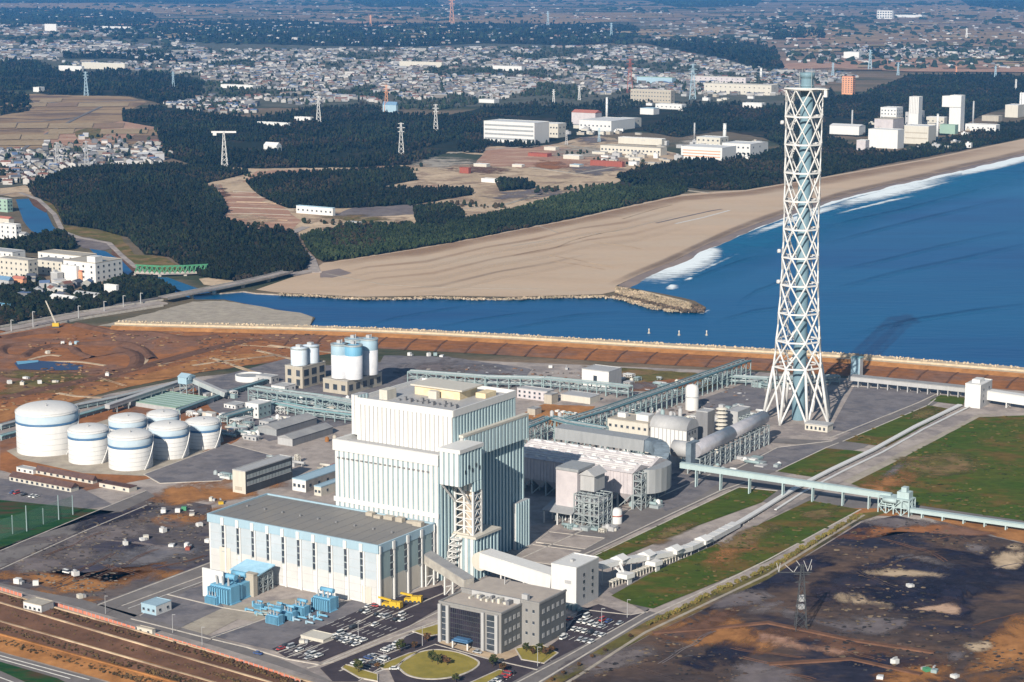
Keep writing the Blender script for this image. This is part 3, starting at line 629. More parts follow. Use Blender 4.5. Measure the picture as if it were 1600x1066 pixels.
patch('yard', [(0,875),(240,775),(330,790),(345,880),(150,945),(0,912),(-200,870)], M['leftyard'], z=.2)
soft_patch('yard_edge', [(0,880),(30,878),(60,895),(130,905),(200,912),(260,893),(335,868),(335,880),(150,945),(0,912),(-150,900)], M['soil2'], z=.24)
soft_patch('yard_edge', [(240,770),(335,740),(430,760),(345,800),(300,795),(240,784)], M['soil2'], z=.24)
soft_patch('dark_stain', [(200,850),(225,846),(262,860),(235,875),(200,872),(190,862)], M['coaldark'], z=.28)
soft_patch('dark_stain', [(30,890),(70,875),(60,888),(35,898)], M['lotasphalt'], z=.28)
patch('turf', [(-200,790),(0,782),(180,800),(60,836),(0,862),(-200,900)], M['turf'], z=.3)
patch('court', [(-100,752),(0,748),(130,765),(178,790),(110,800),(0,785),(-100,790)], M['lotasphalt'], z=.26)
patch('road', [(150,945),(335,876),(335,902),(210,965)], M['asphalt'], z=.3)
patch('road', [(-200,905),(0,912),(60,925),(130,938),(330,995),(450,1035),(520,1066),(460,1066),(330,1018),(100,962),(0,938),(-200,920)], M['asphalt'], z=.3)
patch('road', [(0,858),(230,768),(242,776),(0,888),(-60,900)], M['asphalt'], z=.3)
patch('yard', [(330,995),(420,965),(560,935),(600,948),(430,1018),(395,1010)], M['lotasphalt'], z=.27)
patch('yard', [(205,975),(262,930),(320,915),(350,950),(275,985)], M['lotasphalt'], z=.27)
patch('sand_yard', [(275,985),(350,948),(470,935),(520,955),(420,975),(372,968),(320,995)], M['sandpave'], z=.26)
patch('parking_lot', [(425,1015),(560,955),(620,935),(690,915),(705,940),(640,978),(500,1035),(450,1030)], M['asphalt2'], z=.32)
patch('parking_lot', [(500,1045),(600,1005),(650,1000),(640,1012),(590,1050),(560,1066),(520,1066)], M['asphalt2'], z=.32)
patch('parking_lot', [(880,995),(905,955),(935,945),(985,962),(1010,958),(870,1040),(845,1020)], M['asphalt2'], z=.32)
patch('road', [(770,1090),(1015,952),(985,938),(1200,830),(1180,822),(950,925),(1010,958)], M['asphalt'], z=.29)
patch('road', [(740,1100),(840,1045),(1015,956),(1040,962),(800,1100)], M['asphalt'], z=.34)
patch('forecourt', [(640,990),(690,985),(775,1025),(840,1020),(870,1040),(820,1075),(620,1075),(600,1030)], M['asphalt2'], z=.3)
def oval(cx, cy, rx, ry, n=26, p=2.): return [(cx+rx*math.copysign(abs(math.cos(a))**(2/p), math.cos(a)), cy+ry*math.copysign(abs(math.sin(a))**(2/p), math.sin(a))) for a in (2*math.pi*i/n for i in range(n))]
ov = [(622,1044),(632,1032),(652,1022),(676,1017),(705,1019),(730,1026),(748,1036),(742,1046),(720,1056),(690,1062),(660,1062),(636,1056)]
patch('lawn', curve(ov + [ov[0]], 4)[:-1], M['lawn'], z=.5)
line('kerb', curve(ov + [ov[0]], 4)[:-1], .9, .1, .62, closed=True)
for pl in ([(645,988),(688,976),(688,992),(668,996)], [(590,1042),(640,1022),(655,1020),(612,1046),(600,1047)], [(534,1045),(540,1040),(590,1055),(590,1066),(560,1060)], [(805,1015),(845,1008),(872,1022),(850,1038),(815,1032)], [(720,1075),(780,1048),(800,1052),(760,1080)]):
    patch('lawn', pl, M['lawn'], z=.5); line('kerb', pl, .7, .1, .62, closed=True)
patch('sidewalk', [(690,1000),(775,1024),(820,1012),(835,1016),(780,1036),(686,1006)], M['tan'], z=.45)
# verge with dry grass along the right hand road
patch('verge', [(800,1100),(850,1066),(1010,972),(1200,892),(1345,803),(1400,797),(1345,815),(1200,906),(1020,990),(880,1066),(830,1100)], M['drygrass'], z=.36)
line('kerb', [(812,1100),(845,1066),(1012,966),(1100,925),(1200,876),(1345,797)], 1, 0, .5)
line('concrete_channel', [(858,1085),(900,1060),(1008,990)], 1.6, 0, .6, 'sandpave')
line('concrete_channel', [(1008,990),(1200,899),(1350,806)], 1.6, 0, .6, 'sandpave')
# grass strips
G1 = [(928,868),(1155,763),(1213,769),(1190,786),(1080,826),(950,880)]
G2 = [(955,932),(1020,895),(1150,838),(1265,783),(1342,797),(1200,878),(1020,952),(985,945)]
G3 = [(1212,737),(1290,701),(1352,707),(1275,747)]
G4 = [(1318,690),(1450,634),(1490,641),(1385,699)]
G5 = [(1330,757),(1400,722),(1530,653),(1600,650),(1700,655),(1700,830),(1600,815),(1430,790)]
G6 = [(1452,627),(1470,618),(1508,622),(1505,634)]
G7 = [(1255,790),(1320,786),(1345,797),(1200,880),(1150,902)]
for i, g in enumerate((G1, G2, G3, G4, G5, G6)): patch('grass', g, M['grass'], z=.4, kind='stuff', amp=.25, step=15, seed=i)
patch('gravel', [(1330,757),(1315,752),(1520,648),(1560,648),(1530,653),(1400,722)], M['sandpave'], z=.3, amp=1)
soft_patch('gravel', [(1370,748),(1400,725),(1430,722),(1410,738),(1390,752)], M['ashgrey'], z=.44)
patch('earth_verge', [(1215,790),(1260,775),(1345,795),(1420,795),(1600,826),(1700,845),(1700,880),(1600,850),(1430,805),(1350,808)], M['soil2'], z=.3, amp=1.5)
patch('service_path', [(1120,850),(1190,800),(1255,766),(1300,742),(1385,700),(1500,643),(1530,648),(1400,712),(1320,752),(1262,778),(1200,812),(1130,858)], M['paving'], z=.42)
# service roads of the right hand side
patch('road', [(800,870),(1120,742),(1150,735),(1195,742),(1130,768),(930,862),(880,890),(840,905)], M['asphalt'], z=.31)
patch('road', [(1060,735),(1220,795),(1420,795),(1600,822),(1600,812),(1420,785),(1300,775),(1130,735)], M['asphalt'], z=.305)
patch('road', [(1130,732),(1300,690),(1460,618),(1480,620),(1350,700),(1210,738),(1180,748)], M['asphalt'], z=.315)
patch('lot', [(1297,672),(1335,603),(1470,612),(1330,676)], M['lotasphalt'], z=.3)
patch('lot', [(1160,722),(1215,700),(1290,690),(1300,697),(1215,736),(1190,735)], M['lotasphalt'], z=.325)
patch('lot', [(800,874),(832,852),(908,862),(866,884)], M['paving'], z=.322)
patch('lot', [(838,848),(858,832),(945,842),(914,859)], M['paving'], z=.323)
line('kerb', [(800,874),(832,852),(908,862),(866,884)], .7, 0, .5, closed=True); line('kerb', [(838,848),(858,832),(945,842),(914,859)], .7, 0, .5, closed=True)
patch('lot', [(1000,762),(1055,740),(1130,752),(1080,785),(1040,800)], M['lotasphalt'], z=.32)
patch('road', [(1330,700),(1310,690),(1200,685),(1200,692)], M['asphalt'], z=.33)
lines('kerb', [[(926,871),(1155,762),(1215,768)], [(1212,738),(1292,700),(1310,693)], [(1316,691),(1450,634),(1462,624)], [(1295,686),(1440,628),(1470,613)], [(820,905),(935,858),(1125,768),(1195,744)], [(800,880),(900,835),(1110,742)], [(1148,735),(1215,700),(1300,690)], [(1330,604),(1400,608),(1470,612)]], .9, 0, .5)
lines('kerb', [[(0,891),(130,832),(240,786)], [(0,862),(120,812),(228,768)], [(152,947),(335,878)], [(190,948),(340,893)], [(330,998),(420,966),(560,936)], [(332,1000),(395,1015),(445,1030),(560,985),(700,925)], [(600,952),(540,985),(430,1022)], [(262,930),(345,950),(420,962)], [(205,968),(330,1000)]], .8, 0, .48)
lines('kerb', [[(480,1045),(520,1035),(620,995),(688,970)], [(640,1010),(600,1025),(530,1050)], [(560,1066),(620,1030),(680,1008),(760,1030),(840,1048)], [(1008,958),(880,1030),(800,1072)], [(905,953),(985,962),(1012,957)], [(445,1030),(500,1040),(640,980),(700,950)]], .7, 0, .48)
lines('road_marking', [[(620,1001),(690,972)], [(560,1062),(600,1047)], [(10,925),(120,950),(300,1003)], [(200,952),(330,905)]], .35, 0, .42, 'marking')
# ash yard on the right
patch('ash_yard', [(820,1120),(880,1066),(1020,991),(1200,907),(1345,818),(1400,806),(1600,850),(1720,880),(1720,1120)], M['coal'], z=.28)
for p, m, z, a in (([(1340,870),(1370,845),(1440,830),(1510,838),(1560,850),(1575,870),(1600,880),(1585,915),(1540,950),(1500,985),(1450,990),(1400,975),(1330,960),(1270,945),(1262,925),(1300,895)], 'coaldark', .34, 5),
                  ([(1500,848),(1548,850),(1535,868),(1505,862)], 'ashgrey', .4, 1), ([(1390,855),(1420,862),(1500,880),(1490,890),(1430,878),(1385,866)], 'ashgrey', .4, 3),
                  ([(1355,892),(1400,890),(1480,897),(1470,905),(1400,902),(1360,900)], 'tan', .42, 2), ([(1310,932),(1340,926),(1365,938),(1398,945),(1390,954),(1345,950),(1312,942)], 'tan', .42, 3),
                  ([(1430,952),(1470,945),(1490,942),(1492,960),(1450,957)], 'redgrade', .4, 3), ([(1550,868),(1600,862),(1600,880),(1575,895),(1552,882)], 'tan', .44, 3),
                  ([(1570,850),(1600,845),(1600,862),(1580,860)], 'tan', .43, 2), ([(1265,955),(1350,955),(1440,975),(1445,985),(1400,998),(1330,990),(1270,972)], 'ashgrey', .4, 2),
                  ([(1215,945),(1255,960),(1260,968),(1220,965)], 'ashgrey', .4, 2), ([(1545,1000),(1600,960),(1720,940),(1720,1120),(1450,1120),(1500,1040)], 'soil2', .36, 4),
                  ([(1505,1004),(1545,1005),(1545,1018),(1515,1020)], 'tan', .45, 2), ([(1020,1000),(1090,965),(1150,965),(1200,985),(1260,1010),(1200,1025),(1100,1015),(1040,1020)], 'soil2', .33, 6),
                  ([(1200,970),(1330,1000),(1500,1035),(1480,1055),(1350,1040),(1220,1020)], 'soildark', .35, 5), ([(1130,1045),(1200,1035),(1260,1060),(1240,1085),(1120,1080)], 'ashgrey', .4, 2),
                  ([(1180,900),(1290,860),(1330,870),(1260,905),(1230,925),(1160,935),(1120,950),(1100,940)], 'coaldark', .33, 6), ([(1165,955),(1215,940),(1235,955),(1190,963)], 'ashgrey', .41, 2),
                  ([(1485,1018),(1512,1022),(1495,1036),(1478,1030)], 'ashgrey', .46, 1), ([(1310,840),(1420,812),(1540,828),(1520,838),(1400,832),(1340,846)], 'soil', .36, 3)):
    soft_patch('ash_patch', p, M[m], z=z)
lines('earth_ridge' if True else '', [[(1020,991),(1100,985),(1200,975),(1330,1002),(1460,1022)], [(1200,1040),(1330,1032),(1440,1056)]], 3, 0, 1.0, 'soildark')
for p, m, z in (([(20,850),(120,830),(220,812),(300,815),(280,830),(160,850),(60,868)], 'ashgrey', .33), ([(0,880),(60,868),(110,880),(60,900),(10,900)], 'ashgrey', .34), ([(140,870),(250,850),(320,850),(300,868),(190,890)], 'lotasphalt', .32), ([(90,820),(170,802),(240,790),(200,812),(120,835)], 'coaldark', .31), ([(210,815),(300,800),(330,812),(250,830)], 'soil2', .31), ([(95,865),(140,855),(150,872),(110,880)], 'ashgrey', .35),
                  ([(620,570),(700,562),(790,575),(720,592),(640,595)], 'ashgrey', .31), ([(700,580),(800,585),(760,600),(690,600)], 'soildark', .33), ([(460,590),(520,582),(520,600),(460,604)], 'ashgrey', .31),
                  ([(960,605),(1000,598),(1070,595),(1080,604),(1010,612)], 'ashgrey', .36), ([(905,585),(950,580),(975,590),(940,600)], 'soil2', .36),
                  ([(1120,850),(1200,820),(1230,830),(1150,865)], 'drygrass', .45), ([(1400,720),(1480,700),(1560,720),(1500,745),(1430,745)], 'drygrass', .46), ([(1430,640),(1470,640),(1450,655),(1420,660)], 'drygrass', .46), ([(1000,850),(1060,820),(1100,815),(1050,845)], 'drygrass', .46), ([(1340,760),(1400,735),(1440,740),(1400,770),(1360,780)], 'soil2', .45), ([(1250,800),(1310,790),(1320,800),(1260,825)], 'drygrass', .46), ([(1090,870),(1180,835),(1200,850),(1120,890)], 'soil2', .44),
                  
                  ([(420,290),(520,283),(560,290),(470,300)], 'soildark', .5), ([(330,300),(350,292),(360,305),(345,312)], 'soildark', .6)):
    soft_patch('ground_stain', p, M[m], z=z)
for p, m, z in (([(870,1050),(960,1010),(1050,1000),(1000,1040),(900,1080)], 'ashgrey', .42), ([(1050,1040),(1130,1000),(1190,1010),(1120,1050)], 'coaldark', .41), ([(1000,1010),(1080,975),(1150,950),(1120,985),(1040,1015)], 'soildark', .40), ([(1180,990),(1300,1010),(1330,1030),(1220,1020)], 'redgrade', .43), ([(1340,1060),(1430,1040),(1500,1045),(1450,1080)], 'soil2', .42), ([(1280,1030),(1380,1020),(1440,1035),(1350,1048)], 'coaldark', .43), ([(1440,855),(1500,855),(1530,880),(1460,882)], 'coaldark', .45), ([(1290,905),(1350,900),(1420,915),(1330,925)], 'coaldark', .44), ([(1420,915),(1520,905),(1560,925),(1480,945)], 'coaldark', .44), ([(1100,930),(1190,920),(1220,935),(1130,950)], 'ashgrey', .45), ([(1330,815),(1420,810),(1480,818),(1400,826)], 'ashgrey', .45)):
    soft_patch('ash_patch', p, M[m], z=z)
rr = random.Random(61)
def tracks(poly, n, mats, w, z, seg=5, stepx=22, slope=-.3):
    for q in range(n):
        for _ in range(40):
            x = rr.uniform(min(p[0] for p in poly), max(p[0] for p in poly)); y = rr.uniform(min(p[1] for p in poly), max(p[1] for p in poly))
            if PIP(x, y, poly): break
        sl = slope if rr.random() < .6 else -slope*.7; sl += rr.uniform(-.15, .15); l = [(x, y)]
        for k in range(seg): x += stepx*rr.uniform(.6, 1.2); y += stepx*sl*rr.uniform(.6, 1.4); l.append((x, y))
        l = [p for p in l if PIP(p[0], p[1], poly)]
        if len(l) > 2:
            c = curve(l, 5); g = [G(*p) for p in c]; m = rr.choice(mats)
            for o in (-1, 1):
                mb = MB(); strip_mesh(mb, [(x+o*1., y+o*.4) for x, y in g], w, z-.1, z); tag(mb.build('wheel_track', M[m]), kind='structure')
AY = [(880,1066),(1020,1000),(1200,915),(1345,825),(1400,812),(1600,850),(1600,1066)]; LY = [(0,875),(240,780),(330,795),(335,870),(150,935),(0,905)]
tracks(AY, 16, ['soildark', 'ashgrey', 'coal'], .5, .52); tracks(LY, 10, ['ashgrey', 'soildark'], .5, .42, slope=-.35); tracks([(0,540),(190,515),(480,525),(600,535),(300,585),(0,650)], 12, ['tan', 'soildark'], .6, .5, slope=-.2); tracks([(560,410),(960,335),(1060,310),(1000,420),(800,450),(520,445)], 7, ['tan'], .6, .3, stepx=40, slope=-.2)
def rubble(name, poly, n, cols, r0, r1, m='leaf'):
    mb = MB()
    for i in range(n):
        x = rr.uniform(min(p[0] for p in poly), max(p[0] for p in poly)); y = rr.uniform(min(p[1] for p in poly), max(p[1] for p in poly))
        if not PIP(x, y, poly): continue
        X, Y = G(x, y)
        if mnoise.noise(Vector((X*.02, Y*.012, 4))) < -.05: continue
        r = rr.uniform(r0, r1); mb.cc = rr.choice(cols); mb.blob(X, Y, .3+r*.2, r*rr.uniform(1, 2), r, r*.5, rr, .5)
    return tag(mb.build(name, M[m]), kind='stuff')
rubble('ash_lumps', AY, 2600, [(.03,.028,.03), (.09,.06,.045), (.05,.045,.05), (.16,.12,.08)], .3, .9)
rubble('yard_rubble', LY, 1200, [(.05,.045,.05), (.13,.1,.08), (.2,.17,.14)], .3, .8)
rubble('earth_lumps', [(0,540),(190,515),(480,522),(600,530),(450,558),(300,585),(0,650)], 1500, [(.2,.1,.06), (.1,.06,.04), (.3,.19,.1)], .5, 1.4)
for g, n in ((G1, 500), (G2, 900), (G3, 200), (G4, 300), (G5, 1400)): rubble('grass_tufts', g, n, [(.06,.075,.012), (.1,.085,.02), (.14,.1,.035), (.04,.055,.01)], .4, 1.1)
rubble('site_litter', [(600,560),(830,577),(1150,590),(1180,640),(830,670),(700,605)], 900, [(.35,.32,.3), (.2,.12,.08), (.1,.09,.09), (.3,.3,.32)], .4, 1.3)
# ---------------------------------------------------------------- lower left embankment and highway
eb = [((-60,905),(0,916),(340,1012),(540,1075)), ((-60,915),(0,929),(340,1026),(500,1075)), ((-60,932),(0,944),(340,1044),(440,1075)), ((-60,938),(0,949),(340,1050),(425,1075)), ((-60,960),(0,971),(250,1042),(360,1075)), ((-60,966),(0,977),(250,1049),(340,1075)), ((-60,980),(0,992),(200,1046),(300,1075)), ((-60,985),(0,998),(200,1053),(280,1075)), ((-60,1008),(0,1019),(130,1055),(200,1075))]
zz = (.45, 1.2, 1.1, 2.2, .9, 1.9, .8, 2., .45); mm = ('paving','soildark','soil2','soildark','soil2','soildark','soil2','soil2')
mb = MB()
def subd(l, n=14):
    out = []
    for a, b in zip(l, l[1:]):
        for j in range(n): out.append((a[0]+(b[0]-a[0])*j/n, a[1]+(b[1]-a[1])*j/n))
    return out + [l[-1]]
rows = [subd(r) for r in eb]
for r, z in zip(rows, zz):
    for i, p in enumerate(r):
        x, y = G(*p); mb.v.append((x, y, z + .25*mnoise.noise(Vector((x*.07, y*.07, z*3)))))
nn = len(rows[0])
for j in range(len(rows)-1):
    for i in range(nn-1): k = j*nn+i; mb.face((k, k+nn, k+nn+1, k+1), j)
tag(mb.build('embankment', [M[q] for q in mm]), kind='structure')
for j in (1, 3, 5, 7):
    mb2 = MB(); strip_mesh(mb2, [tuple(mb.v[j*nn+i][:2]) for i in range(nn)], .9, 0, zz[j]+.45); tag(mb2.build('terrace_edge', M['tan' if j < 7 else 'soil2']), kind='structure')
    mb2 = MB(); rr = random.Random(j)
    for i in range(520):
        q = rr.random()*(nn-2); a = int(q); t = q-a; x = mb.v[j*nn+a][0]*(1-t)+mb.v[j*nn+a+1][0]*t; y = mb.v[j*nn+a][1]*(1-t)+mb.v[j*nn+a+1][1]*t; d = rr.uniform(-7, -1.5); r = rr.uniform(.3, .8)
        mb2.cc = rr.choice([(.1,.06,.03), (.13,.085,.04), (.07,.05,.03)]); mb2.blob(x+d*.4, y+d, 1.3+.2, r, r, r*.7, rr, .5)
    tag(mb2.build('dry_scrub', M['leaf']), kind='stuff')
patch('highway', [(-60,1008),(0,1021),(130,1057),(200,1077),(-60,1100)], M['asphalt'], z=.45)
patch('median', [(-60,1022),(0,1036),(90,1062),(120,1077),(60,1077),(0,1050),(-60,1034)], M['turf'], z=.6)
lines('road_marking', [[(-60,1013),(0,1026),(140,1064)], [(-60,1018),(0,1031),(110,1062)], [(-60,1044),(0,1060),(40,1075)]], .5, 0, .55, 'marking')
# ================================================================ power station
def PZ(xg, yg, yt):
    u, v = UV(xg, yg); return (u, v, HT(xg, yg, yt))
def rel(p, o): return (p[0]-o[0], p[1]-o[1], p[2] if len(p) > 2 else 0)
# ---- turbine hall: u -105..0, v 3..47
T = thing('turbine_hall', 'long white hall with dark flat roof, pale blue fascia and narrow dark window strips', 'industrial building', 0, 0)
L_, D_, Hh = 105., 46., 29.
mb = MB(); mb.box(-L_, 0, 0, D_, 0, Hh-.3, m=0)
rr = random.Random(5)
nb = 11; bw = L_/nb
# upper cladding band of pale blue sheet, front and gable
for i in range(nb):
    x0 = -L_+i*bw; mb.box(x0+1.1, x0+bw-1.1, -.25, 0, 12.5, Hh-3, m=1); mb.box(x0+1.1, x0+bw-1.1, -.25, 0, 1.2, 12.5, m=2)
for i in range(4):
    y0 = i*D_/4+.2; mb.box(0, .3, y0+1.2, y0+D_/4-1.2, 12.5, Hh-3, m=3); mb.box(0, .3, y0+1.2, y0+D_/4-1.2, 1.2, 12.5, m=4)
for z in (5, 8.8, 16.6, 20.8): mb.box(-L_+1.2, -1.2, -.29, -.26, z, z+.12, m=5)
mb.build('wall', [M['white'], mat('hall_upper_cladding', (.41,.45,.49), (.37,.42,.46), scale=.12, rough=.6), mat('hall_lower_cladding', (.52,.515,.51), (.47,.465,.46), scale=.1, rough=.6), M['teal'], M['cream'], M['palegrey']], T)
mb = MB(); mb.box(-L_-.5, .5, -.7, 0.2, Hh-3.2, Hh+1); mb.box(-L_-.5, .5, D_-.2, D_+.5, Hh-3.2, Hh+1); mb.box(-L_-.6, -L_+.2, .2, D_-.2, Hh-3.2, Hh+1); mb.box(-.2, .6, .2, D_-.2, Hh-3.2, Hh+1)
for i in range(1, nb): mb.box(-L_+i*bw-.9, -L_+i*bw+.9, -1.25, -.7, Hh-3.6, Hh+.4, m=1)
for i in range(5): mb.box(.6, 1.1, i*D_/4-.9+(0 if i else 1), i*D_/4+.9-(1.4 if i == 4 else 0), Hh-3.6, Hh+.4, m=1)
mb.build('fascia', [M['paleblue'], M['white']], T)
mb = MB(); mb.box(-L_+.2, -.2, .2, D_-.2, Hh-.3, Hh+.2)
for i in range(1, 15): mb.box(-L_+i*7-.08, -L_+i*7+.08, .3, D_-.3, Hh+.2, Hh+.3, m=1)
for i in range(9): mb.box(-L_+6+i*11.3, -L_+7+i*11.3, 22, 23, Hh+.2, Hh+1.1, m=1)
mb.build('roof', [M['hallroof'], M['midgrey']], T)
def window_strip(w, h, n):
    m = MB(); m.box(-w/2, w/2, -.12, 0, 0, h, m=0)
    for i in range(n+1): m.box(-w/2-.1, w/2+.1, -.3, -.12, i*h/n-.25, i*h/n+.25, m=1)
    return m
w0 = window_strip(1.7, 13.5, 4).build('window', [M['glass'], M['steel']], T)
for i in range(1, nb):
    w = w0 if i == 1 else w0.copy()
    if i > 1: COL.objects.link(w); w.parent = T
    w.location = (-L_+i*bw, -.3, 11.8)
for i in range(1, 5):
    w = w0.copy(); w.data = w0.data; COL.objects.link(w); w.parent = T; w.rotation_euler.z = math.pi/2; w.location = (.35, i*D_/4-1.3, 12.); w.scale = (1.3, 1, 1.05)
p0 = MB().box(-.45, .45, -.8, 0, 0, Hh-3.3).build('pilaster', M['white'], T)
for i in range(1, nb):
    w = p0 if i == 1 else p0.copy()
    if i > 1: COL.objects.link(w); w.parent = T
    w.location = (-L_+i*bw+1.5, -.05, 0)
for i in range(0, 5):
    w = p0.copy(); COL.objects.link(w); w.parent = T; w.rotation_euler.z = math.pi/2; w.location = (.1, min(D_-.6, i*D_/4+.5), 0)
MB().box(-9.5, -4, -.5, -.27, 0, 8.5).build('door', M['cream'], T)
MB().box(-98, -91, -.5, -.27, 0, 14).build('door', M['cream'], T)
v0 = MB().box(-2, 2, -1.5, 1.5, 0, 2.2).build('roof_vent', M['beige'], T)
for i, (x, y) in enumerate(((-30, 41), (-24, 42), (-17, 41.5), (-10, 42), (-36, 42.5), (-5, 40))):
    w = v0 if i == 0 else v0.copy()
    if i: COL.objects.link(w); w.parent = T
    w.location = (x, y, Hh+.2); w.scale = (1+.3*(i % 2), 1, .6+.2*(i % 3))
# ---- boiler house
B = thing('boiler_house', 'towering white ribbed boiler house with stepped upper block, highest building of the power station', 'industrial building', 0, 48)
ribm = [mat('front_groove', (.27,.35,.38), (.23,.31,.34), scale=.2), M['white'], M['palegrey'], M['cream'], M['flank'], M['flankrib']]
def ribbed(mb, x0, x1, y0, y1, z0, z1, faces='fr', pitch=3.2, rib=1.7, base=0, rm=1, d=.45):
    mb.box(x0, x1, y0, y1, z0, z1, m=base, mt=2)
    n = max(1, round((x1-x0)/pitch)); p = (x1-x0)/n
    if 'f' in faces:
        for i in range(n): c = x0+(i+.5)*p; mb.box(c-rib/2, c+rib/2, y0-d, y0, z0+.02, z1-.05, m=rm)
    if 'b' in faces:
        for i in range(n): c = x0+(i+.5)*p; mb.box(c-rib/2, c+rib/2, y1, y1+d, z0+.02, z1-.05, m=rm)
    n = max(1, round((y1-y0)/pitch)); p = (y1-y0)/n
    if 'r' in faces:
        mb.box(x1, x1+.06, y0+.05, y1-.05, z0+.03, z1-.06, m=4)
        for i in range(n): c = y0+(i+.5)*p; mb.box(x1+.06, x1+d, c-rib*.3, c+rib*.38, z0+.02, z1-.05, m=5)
    if 'l' in faces:
        for i in range(n): c = y0+(i+.5)*p; mb.box(x0-d, x0, c-rib/2, c+rib/2, z0+.02, z1-.05, m=rm)
mb = MB()
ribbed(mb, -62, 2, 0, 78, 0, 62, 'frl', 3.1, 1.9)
mb.box(-62.8, 2, -.9, -.45, 58.5, 64, m=1); mb.box(-62.8, -62.45, -.45, 78, 60, 64, m=1); mb.box(-62.4, 1.9, .1, 1, 62, 64, m=1); mb.box(-61.9, -61.1, 1.1, 78, 62, 64, m=1)
mb.box(-62.6, 2, -.8, -.46, 32, 34.5, m=1)
mb.build('wall', ribm, B)
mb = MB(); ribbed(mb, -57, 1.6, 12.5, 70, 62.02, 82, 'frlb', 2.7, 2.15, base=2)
mb.box(-57.5, 2.1, 12.0, 12.6, 80.5, 84, m=1); mb.box(1.5, 2.2, 12.7, 70, 80.5, 84, m=1); mb.box(-57.6, -57.0, 12.7, 70, 80.5, 84, m=1); mb.box(-56.9, 1.4, 69.6, 70.4, 80.5, 84, m=1)
mb.box(2.06, 4.1, 18, 78, 57.5, 69.4, m=2); mb.box(1.62, 4.6, 17.4, 78.4, 69.42, 70.6, m=3)
for i in range(19): c = 19.7+i*3.2; mb.box(4.1, 4.5, c-.95, c+.95, 57.6, 69.3, m=5)
mb.build('upper_block', ribm, B)
mb = MB(); mb.box(-42, -14, 42, 58, 82, 86.4, m=0); mb.box(-44, -12, 41, 60, 86.5, 87.3, m=1); mb.box(-50, -45, 22, 30, 82, 87, m=1); mb.box(-11, -5, 52, 62, 82, 84.5, m=0); mb.box(-30, -25, 37, 40, 82, 86, m=1)
for i in range(16): mb.box(-40+i*2.3, -38.7+i*2.3, 24+(i % 3)*2, 25.5+(i % 3)*2, 82, 83+(i % 2), m=2)
mb.build('penthouse', [mat('warm_render', (.66,.55,.36), (.56,.46,.3), scale=.3), M['cream'], M['midgrey']], B)
mb = MB(); ribbed(mb, -61.5, -57.2, 14, 22, 64, 84.5, 'frl', 2.8, 1.9); mb.build('stair_head', ribm, B)
# overhanging lift head, open lattice tower, annex
mb = MB(); ribbed(mb, 2.1, 14, .2, 20, 49.5, 66, 'fr', 3, 1.8); mb.box(2.1, 14.7, -.4, 20.4, 66.02, 68, m=1)
ribbed(mb, 2.1, 14, 12, 20, 44.5, 49.4, 'fr', 3, 1.8)
mb.beam((3, .6, 49.5), (3.4, 12, 38), .7, m=1); mb.beam((13, .6, 49.5), (12.6, 12, 38), .7, m=1)
mb.build('lift_head', ribm, B)
for i in range(5): MB().box(14.46, 14.52, 4+i*3.1, 5.2+i*3.1, 55+(i % 2)*2, 57+(i % 2)*2).build('window', M['glass'], B)
mb = MB()
for x in (3, 8.5, 13.6):
    for y in (12.4, 19.6): mb.box(x-.5, x+.5, y-.5, y+.5, 22, 44.5)
for z in range(22, 45, 4):
    for y in (12.4, 19.6): mb.box(3, 13.6, y-.3, y+.3, z, z+.5)
    for x in (3, 13.6): mb.box(x-.3, x+.3, 12.4, 19.6, z, z+.5)
    if z < 42:
        mb.beam((3, 12.2, z), (8.5, 12.2, z+4), .4); mb.beam((8.5, 12.2, z+4), (13.6, 12.2, z), .4)
        mb.beam((13.8, 12.4, z), (13.8, 16, z+4), .35); mb.beam((13.8, 16, z+4), (13.8, 19.6, z), .35)
        mb.box(3.2, 13.4, 13, 19, z+.5, z+.7, m=1)
mb.box(9.5, 12.5, 12.6, 15, 22, 44.4, m=1)
mb.build('stair_tower', [M['white'], mat('landing', (.5,.42,.33), (.35,.3,.25), scale=.5)], B)
mb = MB(); ribbed(mb, 2.6, 16, 10.5, 32, 0, 21, 'fr', 3, 1.6); mb.box(2.6, 17, 9.7, 32.8, 21.02, 22.2, m=3); mb.box(2.7, 12, 11, 20, 22.25, 22.9, m=3)
mb.build('annex', ribm, B)
mb = MB(); ribbed(mb, 2.6, 5.2, 66, 78.4, 0, 25, 'fr', 2.4, 1.6); mb.build('side_annex', ribm, B)
mb = MB()
for i in range(7):
    z = 2+i*3; x = 1+(i % 2)*3; mb.box(2.7+i*.2, 6.5+i*.4, 3.5-i*.1+.6*i, 6.5+.6*i, z, z+.4); mb.beam((3, 4+.6*i, z+.4), (6, 5+.6*i, z+3), .4)
    mb.box(2.6, 2.9, 3.4+.6*i, 3.7+.6*i, 0, z)
for x in (3, 7): mb.box(x, x+.5, 9, 9.5, 0, 20)
mb.build('stair', M['white'], B)
mb = MB()
for i in range(20): mb.box(-60+i*2.9, -58.6+i*2.9, -1.0, -.5, 54.6, 55.2)
split_build(mb, 'vent', M['midgrey'], B)
